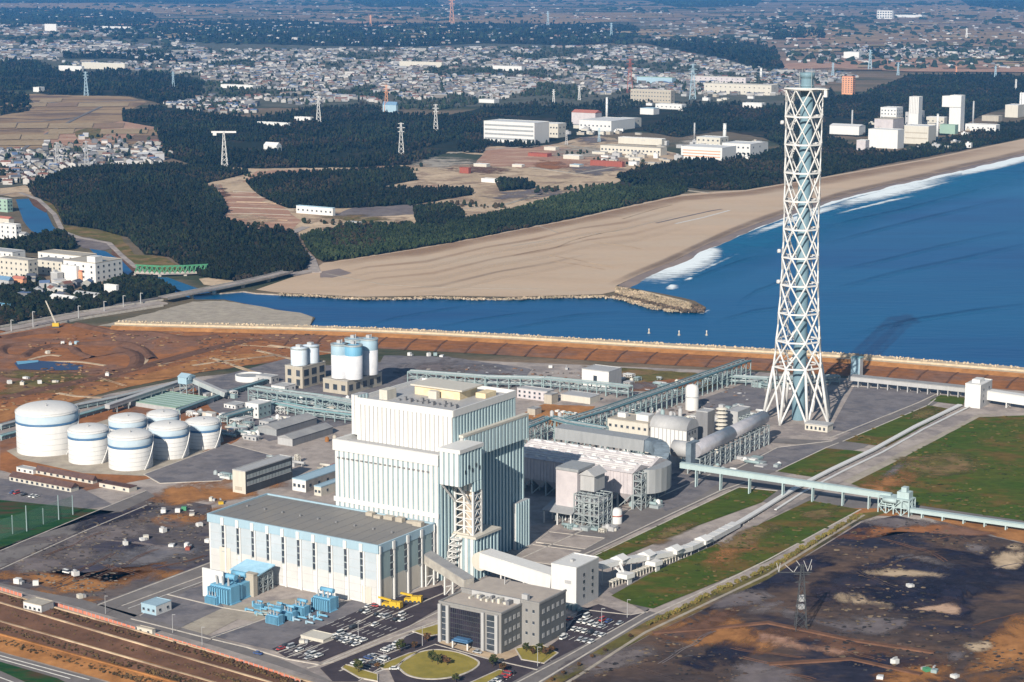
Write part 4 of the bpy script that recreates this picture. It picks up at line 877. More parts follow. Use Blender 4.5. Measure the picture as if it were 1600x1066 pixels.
# ---- steelwork beside the boiler foot
def lattice(mb, x0, x1, y0, y1, z0, z1, nx, ny, nz, t=.5, m=0, brace=True, deck=None):
    for i in range(nx+1):
        for j in range(ny+1):
            x = x0+(x1-x0)*i/nx; y = y0+(y1-y0)*j/ny; mb.box(x-t/2, x+t/2, y-t/2, y+t/2, z0, z1, m=m)
    for k in range(1, nz+1):
        z = z0+(z1-z0)*k/nz
        for j in range(ny+1): y = y0+(y1-y0)*j/ny; mb.box(x0, x1, y-t*.4, y+t*.4, z-t*.45, z+t*.4, m=m)
        for i in range(nx+1): x = x0+(x1-x0)*i/nx; mb.box(x-t*.38, x+t*.38, y0, y1, z-t*.42, z+t*.42, m=m)
        if deck is not None and k % 2 == 0: mb.box(x0+.2, x1-.2, y0+.2, y1-.2, z+t*.5, z+t*.5+.15, m=deck)
        if brace:
            zb = z0+(z1-z0)*(k-1)/nz
            for i in range(nx):
                a, b = x0+(x1-x0)*i/nx, x0+(x1-x0)*(i+1)/nx
                if (i+k) % 2: a, b = b, a
                mb.beam((a, y0, zb), (b, y0, z), t*.6, m=m)
            for j in range(ny):
                a, b = y0+(y1-y0)*j/ny, y0+(y1-y0)*(j+1)/ny
                if (j+k) % 2: a, b = b, a
                mb.beam((x1, a, zb), (x1, b, z), t*.6, m=m)
# ---- precipitators
u, v, L, D, h = QD(987, 797, 815, 1040, 731)
print('ESP', u, v, L, D, h)
L += 12
E_ = thing('dust_precipitator', 'pinkish white ribbed precipitator casing on hoppers, stretching right from behind the boiler house', 'industrial plant', u, v)
def precip(y0, y1, T, top):
    zb = top*.36; mb = MB(); mb.box(-L, 0, y0, y1, zb, top-3)
    n = int(L/2.2)
    for i in range(n): mb.box(-L+i*2.2, -L+i*2.2+.5, y0-.35, y0, zb, top-3)
    for i in range(6): mb.box(0, .35, y0+1+i*(y1-y0-2)/5-.2, y0+1+i*(y1-y0-2)/5+.2, zb, top-3)
    mb.build('casing', M['pinkwhite'], T)
    mb = MB(); mb.gable(-L, 0, y0, y1, top-2.9, top, 'x', ov=.8)
    mb.build('casing_roof', mat('rib_roof', (.55,.52,.52), (.4,.37,.38), scale=.4, ramp=(.35,.7), rough=.6, stretch=(1,.2,1,AZ)), T)
    mb = MB(); k = int(L/8)
    for i in range(k):
        c = -L+(i+.5)*L/k; mb.box(c-2.6, c+2.6, (y0+y1)/2-1, (y0+y1)/2+1, top-.5, top+.5); mb.box(c-1.4, c+1.4, y0+1.5, y0+2.7, top-2.4, top-1.6)
    for f in (.15, .3, .7, .85): mb.tube((-L+1, y0+(y1-y0)*f, top-2.2+f*(1-f)*6), (-1, y0+(y1-y0)*f, top-2.2+f*(1-f)*6), .22, n=6)
    mb.build('roof_pipework', M['white'], T)
    mb = MB(); k = int(L/9)
    for i in range(k):
        a, b = -L+i*L/k, -L+(i+1)*L/k; c = (a+b)/2
        for ya, yb in ((y0, (y0+y1)/2), ((y0+y1)/2, y1)):
            yc = (ya+yb)/2; q = len(mb.v)
            mb.v += [(a,ya,zb),(b,ya,zb),(b,yb,zb),(a,yb,zb),(c-.7,yc-.7,3.5),(c+.7,yc-.7,3.5),(c+.7,yc+.7,3.5),(c-.7,yc+.7,3.5)]
            for f in ((0,4,5,1),(1,5,6,2),(2,6,7,3),(3,7,4,0),(4,7,6,5)): mb.face(tuple(q+t for t in f))
    split_build(mb, 'hopper', M['pinkwhite'], T)
    mb = MB()
    for i in range(k+1):
        for yy in (y0+.5, (y0+y1)/2, y1-.5): x = -L+i*L/k; mb.box(x-.4, x+.4, yy-.4, yy+.4, 0, zb)
        if i < k: mb.beam((-L+i*L/k, y0+.3, 0), (-L+(i+1)*L/k, y0+.3, zb), .45)
    split_build(mb, 'support_post', M['steel'], T)
precip(0, D*.44, E_, h); precip(D*.54, D, E_, h-.5)
mb = MB(); lattice(mb, .5, 5.5, 1, D*.42, 0, h*.85, 1, 3, 5, .45, deck=0); mb.build('access_stair', M['steel'], E_)
mb = MB(); q = []
for i in range(9):
    a = math.pi*i/8-math.pi/2; q.append((4+6*math.cos(a)*1.2, D*.5+D*.34*math.sin(a)))
mb.prism(q, h*.35, h-2); mb.build('outlet_duct', M['grey'], E_)
u, v, L2, D2, h2 = QD(897, 822, 864, 925, 737)
A_ = thing('duct_house', 'grey duct casing with open steel stair frame, in front of the pinkish precipitator', 'industrial plant', u, v)
mb = MB(); mb.box(-L2, 0, 3, D2, h2*.22, h2-1); mb.build('casing', M['pinkwhite'], A_)
mb = MB(); mb.prism([(-L2, 2.4), (1, 2.4), (1, D2+1), (-L2, D2+1)], h2-1, h2+.5, 0); mb.build('casing_roof', M['grey'], A_)
mb = MB(); mb.box(.2, 9, 6, D2-2, h2*.62, h2-2.5); mb.gable(.2, 9.4, 5.5, D2-1, h2-2.4, h2+.6, 'y'); mb.build('fan_duct', M['palegrey'], A_)
mb = MB(); lattice(mb, .5, 16, -1, D2-6, 0, h2*.6, 3, 3, 5, .5, deck=1); lattice(mb, -L2, -.5, 3, 10, 0, h2*.22, 3, 1, 1, .5)
mb.build('stair_frame', [M['steel'], M['palegrey']], A_)
for i in range(4):
    mb = MB(); x = 3+i*3.2; mb.tube((x, 0, 2), (x, 0, h2*.55), .5); mb.tube((x, 0, h2*.4), (x+2.6, 6, h2*.45), .6); mb.build('pipe', M['steel'], A_)
u, v, L3, D3, h3 = QD(892, 824, 850, 905, 803)
mb = MB()
for x in (-L3, -L3/2, 0):
    for y in (0, D3): mb.box(x-.35, x+.35, y-.35, y+.35, 0, h3)
T = thing('canopy', 'grey flat canopy on thin legs between the boiler house and the duct casing', 'canopy', u, v)
split_build(mb, 'leg', M['white'], T); mb = MB(); mb.quad((-L3-1, -1, h3), (1, -1, h3), (1, D3+6, h3+4), (-L3-1, D3+6, h3+4)); mb.quad((-L3-1, -1, h3-.5), (-L3-1, D3+6, h3+3.5), (1, D3+6, h3+3.5), (1, -1, h3-.5)); mb.quad((-L3-1, -1, h3-.5), (1, -1, h3-.5), (1, -1, h3), (-L3-1, -1, h3)); mb.build('canopy_roof', M['grey'], T)
u, v = UV(963, 818)
T = thing('storage_drum', 'small round white tank at the foot of the steel stair frame', 'tank', u, v)
mb = MB(); mb.lathe(0, 0, [(3.2, 0), (3.2, 7), (2.6, 8.2), (.3, 9)], 16); mb.build('shell', M['white'], T); mb = MB(); mb.lathe(0, 0, [(3.35, 4.4), (3.35, 5)], 16); mb.build('band', M['redwhite'], T)
# flue gas ducts to the stack
a = PZ(872, 732, 674); b = PZ(1010, 745, 694); c = PZ(1045, 745, 700)
T = thing('flue_duct', 'wide grey flue duct sweeping behind the precipitator and bending down beside it', 'duct', a[0], a[1])
mb = MB(); mb.beam(rel(a, a), rel(b, a), 12, 7); mb.build('duct_run', M['grey'], T)
mb = MB(); q = [rel(b, a)]
for i in range(1, 8): t = i/7*math.pi/2; q.append((rel(b, a)[0]+14*math.sin(t)+2, rel(b, a)[1]-14*(1-math.cos(t)), b[2]-8*(i/7)**2))
for s, t in zip(q, q[1:]): mb.beam(s, t, 9, 7)
mb.beam(q[-1], (q[-1][0], q[-1][1]-4, 6), 6, 6)
mb.build('duct_bend', mat('slate_cladding', (.16,.2,.24), (.12,.15,.18), scale=.2), T)
mb = MB()
for i in range(6): t = i/5; x = t*(b[0]-a[0]); y = t*(b[1]-a[1]); mb.box(x-.5, x+.5, y-4, y-3.2, 0, a[2]+(b[2]-a[2])*t-3.4); mb.box(x-.5, x+.5, y+3.2, y+4, 0, a[2]+(b[2]-a[2])*t-3.4)
split_build(mb, 'support_post', M['teal'], T)
a = PZ(1084, 742, 704); b = PZ(1192, 694, 652); s = PZ(1052, 738, 700)
T = thing('flue_pipe', 'huge silver round flue pipe climbing on a steel trestle to the lattice chimney', 'pipe', a[0], a[1])
mb = MB(); A0 = (0, 0, a[2]); B0 = rel(b, a); mid = tuple((A0[i]+B0[i])/2 for i in range(3))
mb.tube(A0, mid, 4.6, n=20); mb.tube(mid, B0, 4.2, n=20)
mb.build('pipe', mat('bright_cladding', (.55,.53,.56), (.45,.44,.47), scale=.2, rough=.35, metal=.5), T)
mb = MB(); mb.tube(rel(s, a), A0, 5, n=20); mb.build('elbow', M['palegrey'], T)
mb = MB(); mb.box(-2.5, 1, -6, 4.6, a[2]-8, a[2]+5.5); mb.build('damper', mat('slate_cladding', (.16,.2,.24)), T)
mb = MB(); n = 14
for i in range(n+1):
    t = i/n; x, y = B0[0]*t, B0[1]*t; z = a[2]+(b[2]-a[2])*t-4.5
    for o in (-4, 4): mb.box(x+o-.35, x+o+.35, y-.35, y+.35, 0, z)
    mb.box(x-4, x+4, y-.3, y+.3, z-.6, z)
    for zz in (.33, .66): mb.box(x-4, x+4, y-.25, y+.25, z*zz, z*zz+.4)
    if i < n:
        x2, y2 = B0[0]*(i+1)/n, B0[1]*(i+1)/n
        for zz in (.33, .66, 1): mb.beam((x+4, y, z*zz), (x2+4, y2, z*zz), .4)
        for q0, q1 in ((0, .33), (.33, .66), (.66, 1)): mb.beam((x+4, y, z*(q0 if i % 2 else q1)), (x2+4, y2, z*(q1 if i % 2 else q0)), .35)
mb.build('trestle', M['steel'], T)
# ---- chimney
cxp, cyp = 1244, 655
su, sv = UV(cxp, cyp)
S = thing('chimney', 'tall white octagonal lattice chimney tower around a pale blue flue, standing nearest the sea', 'chimney', su, sv)
sx, sy = G(cxp, cyp); K = F/(math.hypot(sy, H)/1.0)
ys = [571, 531, 487.5, 444, 401, 357, 313, 269, 225, 181.5, 139]
zs = [HT(cxp, cyp, y) for y in ys]
def half(y):
    tb = [(139,31),(269,29.3),(357,28.6),(443,30.6),(487,33),(531,36),(571,39.5),(655,55)]
    for a, b in zip(tb, tb[1:]):
        if a[0] <= y <= b[0]: return a[1]+(b[1]-a[1])*(y-a[0])/(b[0]-a[0])
    return 31
def rad(y, z): f = sy*CP+(H-z)*SP; return half(y)*f/F
ph = math.radians(10) + AZ      # octagon turned in the local frame
def node(k, r, z): a = ph+k*math.pi/4; return (r*math.cos(a), r*math.sin(a), z)
levels = [(0, rad(655, 0))] + [(z, rad(y, z)) for y, z in zip(ys, zs)]
print('stack z', [round(z) for z in zs], [round(l[1],1) for l in levels])
mb = MB()
for k in range(8):
    mb.tube(node(k, levels[0][1], 0), node(k, levels[1][1], levels[1][0]), 1.0, .85, n=10)
    for s in (-1, 1):
        f = node(k, levels[0][1], 0); g = node(k+s, levels[1][1], levels[1][0]); mb.tube(f, g, .72, .62, n=8)
split_build(mb, 'leg', M['white'], S)
mb = MB()
for i in range(1, len(levels)-1):
    (z0, r0), (z1, r1) = levels[i], levels[i+1]; t = .62-.02*i
    for k in range(8):
        mb.tube(node(k, r0, z0), node(k+1, r1, z1), t, n=8); mb.tube(node(k+1, r0, z0), node(k, r1, z1), t, n=8)
mb.build('brace', M['white'], S)
for i, (z, r) in enumerate(levels[1:]):
    mb = MB()
    for k in range(8): mb.beam(node(k, r, z), node(k+1, r, z), 1.0, 1.0)
    for k in range(0, 8, 2): mb.beam(node(k, r, z), node(k, 4.5, z), .5)
    if i % 2: 
        for k in (2, 3, 4): mb.beam(node(k, r-1.5, z+.4), node(k+1, r-1.5, z+.4), 2.6, .4)
    mb.build('ring', M['white'], S)
top = HT(cxp, cyp, 113.5); fx = 1.6
mb = MB(); mb.lathe(fx, 0, [(4.5, 0), (4.3, 60), (4.0, top-4)], 24); mb.build('flue', M['stackblue'], S)
mb = MB(); mb.lathe(fx, 0, [(4.05, top-9), (4.6, top-8.6), (4.6, top-8), (4.0, top-7.6), (4.0, top-3), (4.9, top-2.6), (4.9, top), (3.4, top+.1), (3.4, top-2)], 24); mb.build('flue_cap', M['stackblue'], S)
mb = MB(); zt = zs[-1]; mb.lathe(0, 0, [(levels[-1][1]+1.5, zt+.2), (levels[-1][1]+1.5, zt+.7), (3.6, zt+.75)], 8)
mb.box(levels[-1][1]-1, levels[-1][1]+6, -7, -4, zt+.2, zt+.8); mb.beam((levels[-1][1], -5.5, zt-9), (levels[-1][1]+5, -5.5, zt), .5); mb.box(levels[-1][1]+3.5, levels[-1][1]+5.5, -6.5, -4.5, zt-4.5, zt+.1)
mb.build('platform', M['white'], S)
for i, (x, y, hh) in enumerate(((-3, 2, 13), (6, -3, 14), (5, 3, 12), (-2.5, -3, 12))): mb = MB(); mb.tube((x, y, zt), (x, y, zt+hh), .18, n=6); mb.build('antenna', M['steel'], S)
for i, z in enumerate((zs[4]+4, zs[3]+2, zs[9]-4)):
    r = levels[5][1]; a = math.radians(190)+AZ; mb = MB(); x, y = r*math.cos(a)*1.12, r*math.sin(a)*1.12; mb.tube((x, y, z), (x-1.2, y-1.2, z+.1), 1.5, 1.2, n=12); mb.tube((x*.9, y*.9, z-2.5), (x*.9, y*.9, z+2.5), .2, n=6); mb.build('dish', M['white'], S)
mb = MB()
for i in range(1, len(levels)-1):
    z0, z1 = levels[i][0], levels[i+1][0]; n = 5
    for j in range(n):
        q = 1 if j % 2 else -1; mb.beam((-7-1.8*q, -6, z0+(z1-z0)*j/n), (-7+1.8*q, -6, z0+(z1-z0)*(j+1)/n), .7, .3)
    mb.box(-9.4, -9.1, -6.2, -5.8, z0, z1); mb.box(-4.9, -4.6, -6.2, -5.8, z0, z1)
mb.build('stair', M['palegrey'], S)
u, v = UV(1275, 674)
mb = MB(); mb.box(-8, 8, 0, 9, 0, 4.2); mb.box(-8.4, 8.4, -.4, 9.4, 4.2, 4.9, m=1); [mb.box(-7+i*3, -5.6+i*3, -.12, 0, 1, 3, m=2) for i in range(5)]
solo('chimney_hut', 'low grey roofed hut at the right front foot of the lattice chimney', 'hut', mb, [M['cream'], M['palegrey'], M['glass']], u, v)
# ---- generic block building
WINM = {}
def windows(T, x0, x1, z0, z1, nx, nz, face, yy, w=1.4, hgt=1.5, m='glass', name='window', d=.1):
    """each window its own part, sharing one mesh"""
    key = (round(w, 2), round(hgt, 2), m, name)
    if key not in WINM:
        mb = MB(); mb.box(-w/2, w/2, -d, 0, -hgt/2, hgt/2, m=0); mb.box(-w/2-.15, w/2+.15, -d*1.6, 0, -hgt/2-.25, -hgt/2-.02, m=1)
        o = mb.build(name, [M[m], M['palegrey']]); WINM[key] = o.data; bpy.data.objects.remove(o)
    for i in range(nx):
        for j in range(nz):
            o = bpy.data.objects.new(name, WINM[key]); COL.objects.link(o); o.parent = T
            x = x0+(x1-x0)*(i+.5)/nx; z = z0+(z1-z0)*(j+.5)/nz
            if face == 'f': o.location = (x, yy-.02, z)
            else: o.location = (yy+.02, x, z); o.rotation_euler.z = math.pi/2
def bldg(name, label, cat, q, wall='white', roof='palegrey', style='flat', win=None, rot=0., group=None, minh=None, ov=.4, rh=None, side=None, z0=0, along='x'):
    u, v, L, D, h = QD(*q, rot=rot) if len(q) == 5 else q
    if minh: h = max(h, minh)
    T = thing(name, label, cat, u, v, rot, group)
    mb = MB(); mb.box(-L, 0, 0, D, z0, h, m=0)
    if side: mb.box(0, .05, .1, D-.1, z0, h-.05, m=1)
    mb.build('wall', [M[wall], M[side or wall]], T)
    mb = MB()
    if style == 'flat':
        t = .6 if h > 5 else .35
        mb.box(-L-ov*.3, ov*.3, -ov*.3, D+ov*.3, h, h+t*.3); mb.box(-L-ov*.3, ov*.3, -ov*.3, .35, h+t*.3, h+t); mb.box(-.35, ov*.3, .35, D+ov*.3, h+t*.3, h+t); mb.box(-L-ov*.3, -L+.35, .35, D+ov*.3, h+t*.3, h+t); mb.box(-L+.35, -.35, D-.1, D+ov*.3, h+t*.3, h+t)
    elif style == 'gable': mb.gable(-L, 0, 0, D, h, h+(rh or min(L, D)*.22), along, ov=ov)
    elif style == 'vault':
        n = 14; q0 = len(mb.v); rh = rh or D*.25
        for i in range(n+1):
            a = math.pi*i/n; y = D/2-(D/2+ov)*math.cos(a); z = h+rh*math.sin(a); mb.v += [(-L-ov, y, z), (ov, y, z)]
        for i in range(n): mb.face((q0+2*i, q0+2*i+1, q0+2*i+3, q0+2*i+2), 0, True)
        mb.face(tuple(q0+2*i+1 for i in range(n+1))); mb.face(tuple(q0+2*i for i in reversed(range(n+1))))
    mb.build('roof', M[roof], T)
    if win:
        nx, nz, ny = win[:3]; ww = win[3] if len(win) > 3 else min(1.6, L/max(1, nx)*.45); wh = win[4] if len(win) > 4 else min(1.6, h/max(1, nz)*.45)
        if nx: windows(T, -L, 0, h*.08, h*.95, nx, nz, 'f', 0, ww, wh)
        if ny: windows(T, 0, D, h*.08, h*.95, ny, nz, 'r', .06 if side else 0, ww, wh)
    T['_h'] = h; T['_L'] = L; T['_D'] = D
    return T, L, D, h
def dims(T):
    for k in ('_h', '_L', '_D'):
        if k in T: del T[k]
def BL(*a, **k): T, L, D, h = bldg(*a, **k); dims(T); return T, L, D, h
# ---- transfer tower and galleries in front
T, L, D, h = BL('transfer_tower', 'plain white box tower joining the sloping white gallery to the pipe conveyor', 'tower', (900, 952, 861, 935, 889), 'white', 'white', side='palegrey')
windows(T, 3, D-2, 3, h-3, 2, 4, 'r', .06, 1.5, 1.6); MB().box(-L*.45, -L*.2, -.15, 0, h-8, h-6.4).build('sign', M['palegrey'], T); MB().box(-L*.6, -L*.5, D*.4, D*.5, h+.2, h+1.2).build('roof_vent', M['palegrey'], T)
mb = MB()
for i in range(7): mb.box(-L+1+i*2.5, -L+2.3+i*2.5, -2.5-(i % 2), -.3, 0, 1.6+(i % 3)*.7)
mb.build('pump_unit', M['teal'], T)
def gallery(name, label, a, b, w, h, m, legs=(), legm='white', roofm=None, cat='conveyor', group=None):
    T = thing(name, label, cat, a[0], a[1], group=group); A0 = (0, 0, a[2]); B0 = rel(b, a)
    mb = MB(); mb.beam(A0, B0, w, h); mb.build('gallery_wall', M[m], T)
    mb = MB(); d = _n([B0[i]-A0[i] for i in range(3)]); up = _x(_n(_x(d, (0,0,1))), d); o = h/2+.25
    mb.beam(tuple(A0[i]+up[i]*o for i in range(3)), tuple(B0[i]+up[i]*o for i in range(3)), w+.6, .4); mb.build('roof', M[roofm or m], T)
    for t in legs:
        x, y = B0[0]*t, B0[1]*t; z = a[2]+(b[2]-a[2])*t-h/2
        px_, py_ = -d[1], d[0]; mb = MB()
        for s in (-1, 1):
            mb.beam((x+px_*s*w*.42, y+py_*s*w*.42, 0), (x+px_*s*w*.42, y+py_*s*w*.42, z), .7)
        for zz in (.45, .93): mb.beam((x-px_*w*.42, y-py_*w*.42, z*zz), (x+px_*w*.42, y+py_*w*.42, z*zz), .45)
        mb.beam((x-px_*w*.42, y-py_*w*.42, 0), (x+px_*w*.42, y+py_*w*.42, z*.45), .3)
        mb.build('leg', M[legm], T)
    return T
a = PZ(757, 912, 873); b = PZ(868, 935, 908)
T = gallery('coal_gallery', 'broad white gallery sloping down from the boiler house to the white transfer tower', a, b, 9, 7.5, 'white', (.3, .62, .85))
mb = MB(); mb.tube((0, -4.5, a[2]-.5), (0, 4.5, a[2]-.5), 4.6, n=20); mb.build('head_hood', M['cream'], T)
a = PZ(664, 912, 869); b = PZ(733, 944, 912)
gallery('link_bridge', 'weathered grey enclosed bridge sloping from the hall to the office block', a, b, 5.5, 4.5, 'concrete', (.12, .55), 'white', 'roofgrey', cat='bridge')
# ---- pipe conveyor curving away to the right
pp = [(936,914,9.5),(962,905,9),(1000,893,7),(1040,880,5),(1075,868,4),(1110,850,3.2),(1150,826,2.4),(1195,797,1.7),(1240,768,1.5),(1300,737,1.5),(1365,706,1.5),(1430,670,1.5),(1500,636,1.5)]
o = UV(936, 914); T = thing('pipe_conveyor', 'white covered conveyor curving low over the grass from the transfer tower towards the shore tower', 'conveyor', *o)
pts = [P(x, y, 0)[:2]+(z,) for x, y, z in pp]; pts = [rel(p, o+(0,)) for p in pts]
mb = MB(); mb2 = MB(); mb3 = MB()
for i, (s, t) in enumerate(zip(pts, pts[1:])):
    mb.beam(s, t, 5.2 if i < 6 else 3.2, 2.4 if i < 6 else .9)
    if i >= 7:
        off = 6.5; mb.beam((s[0]+off, s[1], s[2]-.6), (t[0]+off, t[1], t[2]-.6), 1.4, .5)
    l = math.dist(s, t); n = int(l/7)
    for j in range(n):
        x, y, z = (s[c]+(t[c]-s[c])*j/n for c in range(3)); mb2.box(x-2, x-1.6, y-.2, y+.2, 0, z-1.2); mb2.box(x+1.6, x+2, y-.2, y+.2, 0, z-1.2)
        if i < 6: mb3.box(x-2.75, x+2.75, y-.15, y+.15, z+1.2, z+1.45)
mb.build('cover', M['white'], T); mb2.build('trestle', M['palegrey'], T); mb3.build('cover_rib', M['palegrey'], T)
for x, y, z in ((968, 903, 9), (1010, 890, 7), (1053, 877, 5.5), (1098, 857, 4)):
    c = rel(P(x, y, 0)[:2]+(z,), o+(0,)); mb = MB(); mb.gable(c[0]-3.6, c[0]+3.6, c[1]-3, c[1]+3, z+1.3, z+3, 'y', ov=.3); mb.box(c[0]-3.2, c[0]+3.2, c[1]-2.8, c[1]+2.8, z-1, z+1.3); mb.build('hood', M['white'], T)
# the lower open conveyor with a moving stacker beside it
q0 = P(955, 918); q1 = P(1075, 868); o = q0
T = thing('belt_conveyor', 'low open belt conveyor on short legs under the curving white conveyor', 'conveyor', o[0], o[1])
mb = MB(); b0 = rel(q1, o); mb.beam((0, 0, 2.6), (b0[0], b0[1], 2.6), 2.2, .5); n = 26
for i in range(n): t = i/n; x, y = b0[0]*t, b0[1]*t; mb.box(x-1.2, x-.8, y-.3, y+.3, 0, 2.4); mb.box(x+.8, x+1.2, y-.3, y+.3, 0, 2.4); mb.box(x-1.4, x+1.4, y-1, y+1, 2.9, 3.5)
mb.build('frame', M['cream'], T)
for i, (x, y) in enumerate(((976, 912), (1020, 892))):
    u, v = UV(x, y); T = thing('tripper', ('pale tripper machine with raised arms at the near end of the open belt' if i == 0 else 'pale tripper hopper midway on the open belt'), 'machine', u, v)
    mb = MB(); mb.prism([(-3, -3), (3, -3), (4, 3), (-4, 3)], 3.2, 5.5); mb.build('hopper', M['white'], T)
    mb = MB(); mb.beam((0, 0, 4), (-7, 5, 11 - 3*i), .9); mb.beam((0, 0, 4), (-9, 1, 9 - 3*i), .7); mb.box(-3, -2.5, -2, 2, 0, 3.2); mb.box(2.5, 3, -2, 2, 0, 3.2); mb.build('arm', M['white'], T)
# ---- green conveyor across the site
a = PZ(1063, 758, 727); b = PZ(1392, 800, 776)
gallery('green_conveyor', 'long pale green enclosed conveyor bridge crossing in front of the chimney to a drive station', a, b, 2.8, 2.8, 'mint', (.08, .2, .34, .5, .64, .78, .9), 'mint', 'mint')
u, v = UV(1400, 802)
T = thing('drive_station', 'pale green conveyor drive station with stacked machinery at the edge of the wide grass field', 'machine house', u, v)
mb = MB(); lattice(mb, -9, 9, -4, 5, 0, 9, 4, 2, 2, .6, deck=0); mb.build('frame', M['mint'], T)
mb = MB(); mb.box(-7, -1, -3, 4, 5, 9.5); mb.box(1, 8, -2, 4, 4, 13); mb.box(3, 6, -1, 3, 13, 15.5); mb.tube((-6, -4.5, 8), (2, -4.5, 8), 1.4, n=12); mb.build('machinery', M['mint'], T)
a = PZ(1420, 806, 797); b = PZ(1640, 838, 828)
gallery('ground_conveyor', 'low pale green covered conveyor running right from the drive station along the field edge', a, b, 3, 1.8, 'mint', (.1, .25, .4, .55, .7, .85), 'mint', 'mint')
# ---- shore side
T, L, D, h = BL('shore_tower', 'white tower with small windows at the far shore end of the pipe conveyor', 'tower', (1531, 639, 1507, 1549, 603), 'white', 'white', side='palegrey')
windows(T, 1, D-1, 2, h-2, 2, 3, 'r', .06, 1.6, 1.8); MB().box(-L*.8, -L*.3, D*.3, D*.7, h+.2, h+2.5).build('penthouse', M['white'], T)
a = PZ(1545, 632, 617); b = PZ(1700, 655, 640)
gallery('shore_gallery', 'white elevated gallery leaving the shore tower towards the right edge', a, b, 7, 6, 'white', (.2, .5, .8), 'white', 'white')
a = PZ(1328, 603, 590); b = PZ(1515, 622, 609)
gallery('long_rack_gallery', 'long grey flat covered conveyor between the teal seaside tower and the white shore tower', a, b, 8, 3, 'palegrey', tuple(i/12 for i in range(1, 12)), 'palegrey', 'roofgrey')
u, v = UV(1336, 590)
T = thing('seaside_tower', 'small square blue tower between the chimney and the sea wall', 'tower', u, v); h = HT(1336, 590, 560)
mb = MB(); ribbed(mb, -3.5, 3.5, 0, 6, 0, h, 'fr', 1.2, .6, base=0, rm=0, d=.12); mb.build('wall', [M['paleblue'], M['white'], M['palegrey']], T); MB().box(-3.8, 3.8, -.3, 6.3, h, h+.6).build('roof', M['teal2'], T); MB().box(-1, 1, -.2, -.02, 0, 3).build('door', M['teal2'], T)
# ---- flue gas treatment block
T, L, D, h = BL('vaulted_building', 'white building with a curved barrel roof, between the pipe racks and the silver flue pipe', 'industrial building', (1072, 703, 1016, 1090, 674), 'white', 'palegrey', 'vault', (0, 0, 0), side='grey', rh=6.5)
windows(T, 2, D-2, 2, h, 3, 2, 'r', .06, 2, 2); mb = MB(); [mb.box(-L+i*L/9, -L+i*L/9+.5, -.3, 0, 0, h) for i in range(10)]; mb.build('wall_rib', M['palegrey'], T)
T, L, D, h = BL('control_building', 'cream flat roofed building with small windows left of the barrel roofed building', 'industrial building', (1012, 696, 949, 1035, 663), 'cream', 'beige', win=(7, 2, 4, 1.8, 1.6))
mb = MB(); mb.box(-L*.4, -L*.1, D*.3, D*.7, h+.2, h+4); mb.box(-L*.9, -L*.7, D*.4, D*.6, h+.2, h+3); mb.build('penthouse', M['white'], T)
T, L, D, h = BL('dark_module', 'dark grey ribbed steel module right behind the barrel roofed building', 'industrial building', (1105, 690, 1087, 1116, 645), 'midgrey', 'palegrey', side='midgrey')
T, L, D, h = BL('absorber_block', 'pale grey tall process block next to the louvred vent shaft', 'industrial building', (1152, 682, 1133, 1172, 645), 'palegrey', 'palegrey', side='grey')
mb = MB(); lattice(mb, .5, 8, 1, D-2, 0, h*.8, 2, 3, 5, .5, deck=0); mb.build('stair_frame', M['steel'], T)
u, v = UV(1127, 688); h = HT(1127, 688, 632)
T = thing('vent_shaft', 'slender louvred steel vent shaft between the dark module and the pale process block', 'vent', u, v)
mb = MB(); mb.box(-1.6, 1.6, -1.6, 1.6, 0, h); mb.build('shaft', M['palegrey'], T)
for i in range(7): mb = MB(); z = h*.25+i*h*.11; mb.lathe(0, 0, [(1.8, z), (4, z-.9), (4, z-.6), (1.8, z+.4)], 12); mb.build('louvre', M['cream'], T)
u, v = UV(1081, 640); h = HT(1081, 640, 600)
T = thing('white_vessel', 'upright white vessel standing where the two pipe racks meet', 'tank', u, v)
mb = MB(); mb.lathe(0, 0, [(4.6, 0), (4.6, h-3), (3.6, h-1), (.3, h)], 20); mb.build('shell', M['white'], T); mb = MB(); mb.lathe(0, 0, [(4.9, h*.5), (4.9, h*.54)], 20); mb.build('band', M['palegrey'], T)
# misc. process equipment
def pump_cluster(x, y, n, seed, label, cols=('palegrey', 'white', 'white', 'cream', 'steel', 'teal'), ext=(16, 9), hm=7):
    rr = random.Random(seed); u, v = UV(x, y); T = thing('process_skid', label, 'machinery', u, v)
    for i in range(n):
        mb = MB(); cx, cy = rr.uniform(-ext[0], ext[0]), rr.uniform(-ext[1], ext[1]); w, d, hh = rr.uniform(1.2, 4), rr.uniform(1.2, 3.5), rr.uniform(1.5, hm); c = rr.choice(cols)
        k = rr.random()
        if k < .35: mb.box(cx-w, cx+w, cy-d, cy+d, 0, hh*.7); mb.build('cabinet', M[c], T)
        elif k < .6: mb.tube((cx-w*1.5, cy, hh*.4+.8), (cx+w*1.5, cy, hh*.4+.8), .9, n=12); mb.box(cx-w, cx-w+.5, cy-.8, cy+.8, 0, hh*.4); mb.box(cx+w-.5, cx+w, cy-.8, cy+.8, 0, hh*.4); mb.build('drum', M[c], T)
        elif k < .8: mb.lathe(cx, cy, [(1.4, 0), (1.4, hh), (.4, hh+.8)], 14); mb.build('vessel', M[c], T)
        else: lattice(mb, cx-w, cx+w, cy-d, cy+d, 0, hh, 2, 1, 2, .3, deck=0); mb.build('pipe_frame', M[c], T)
    return T
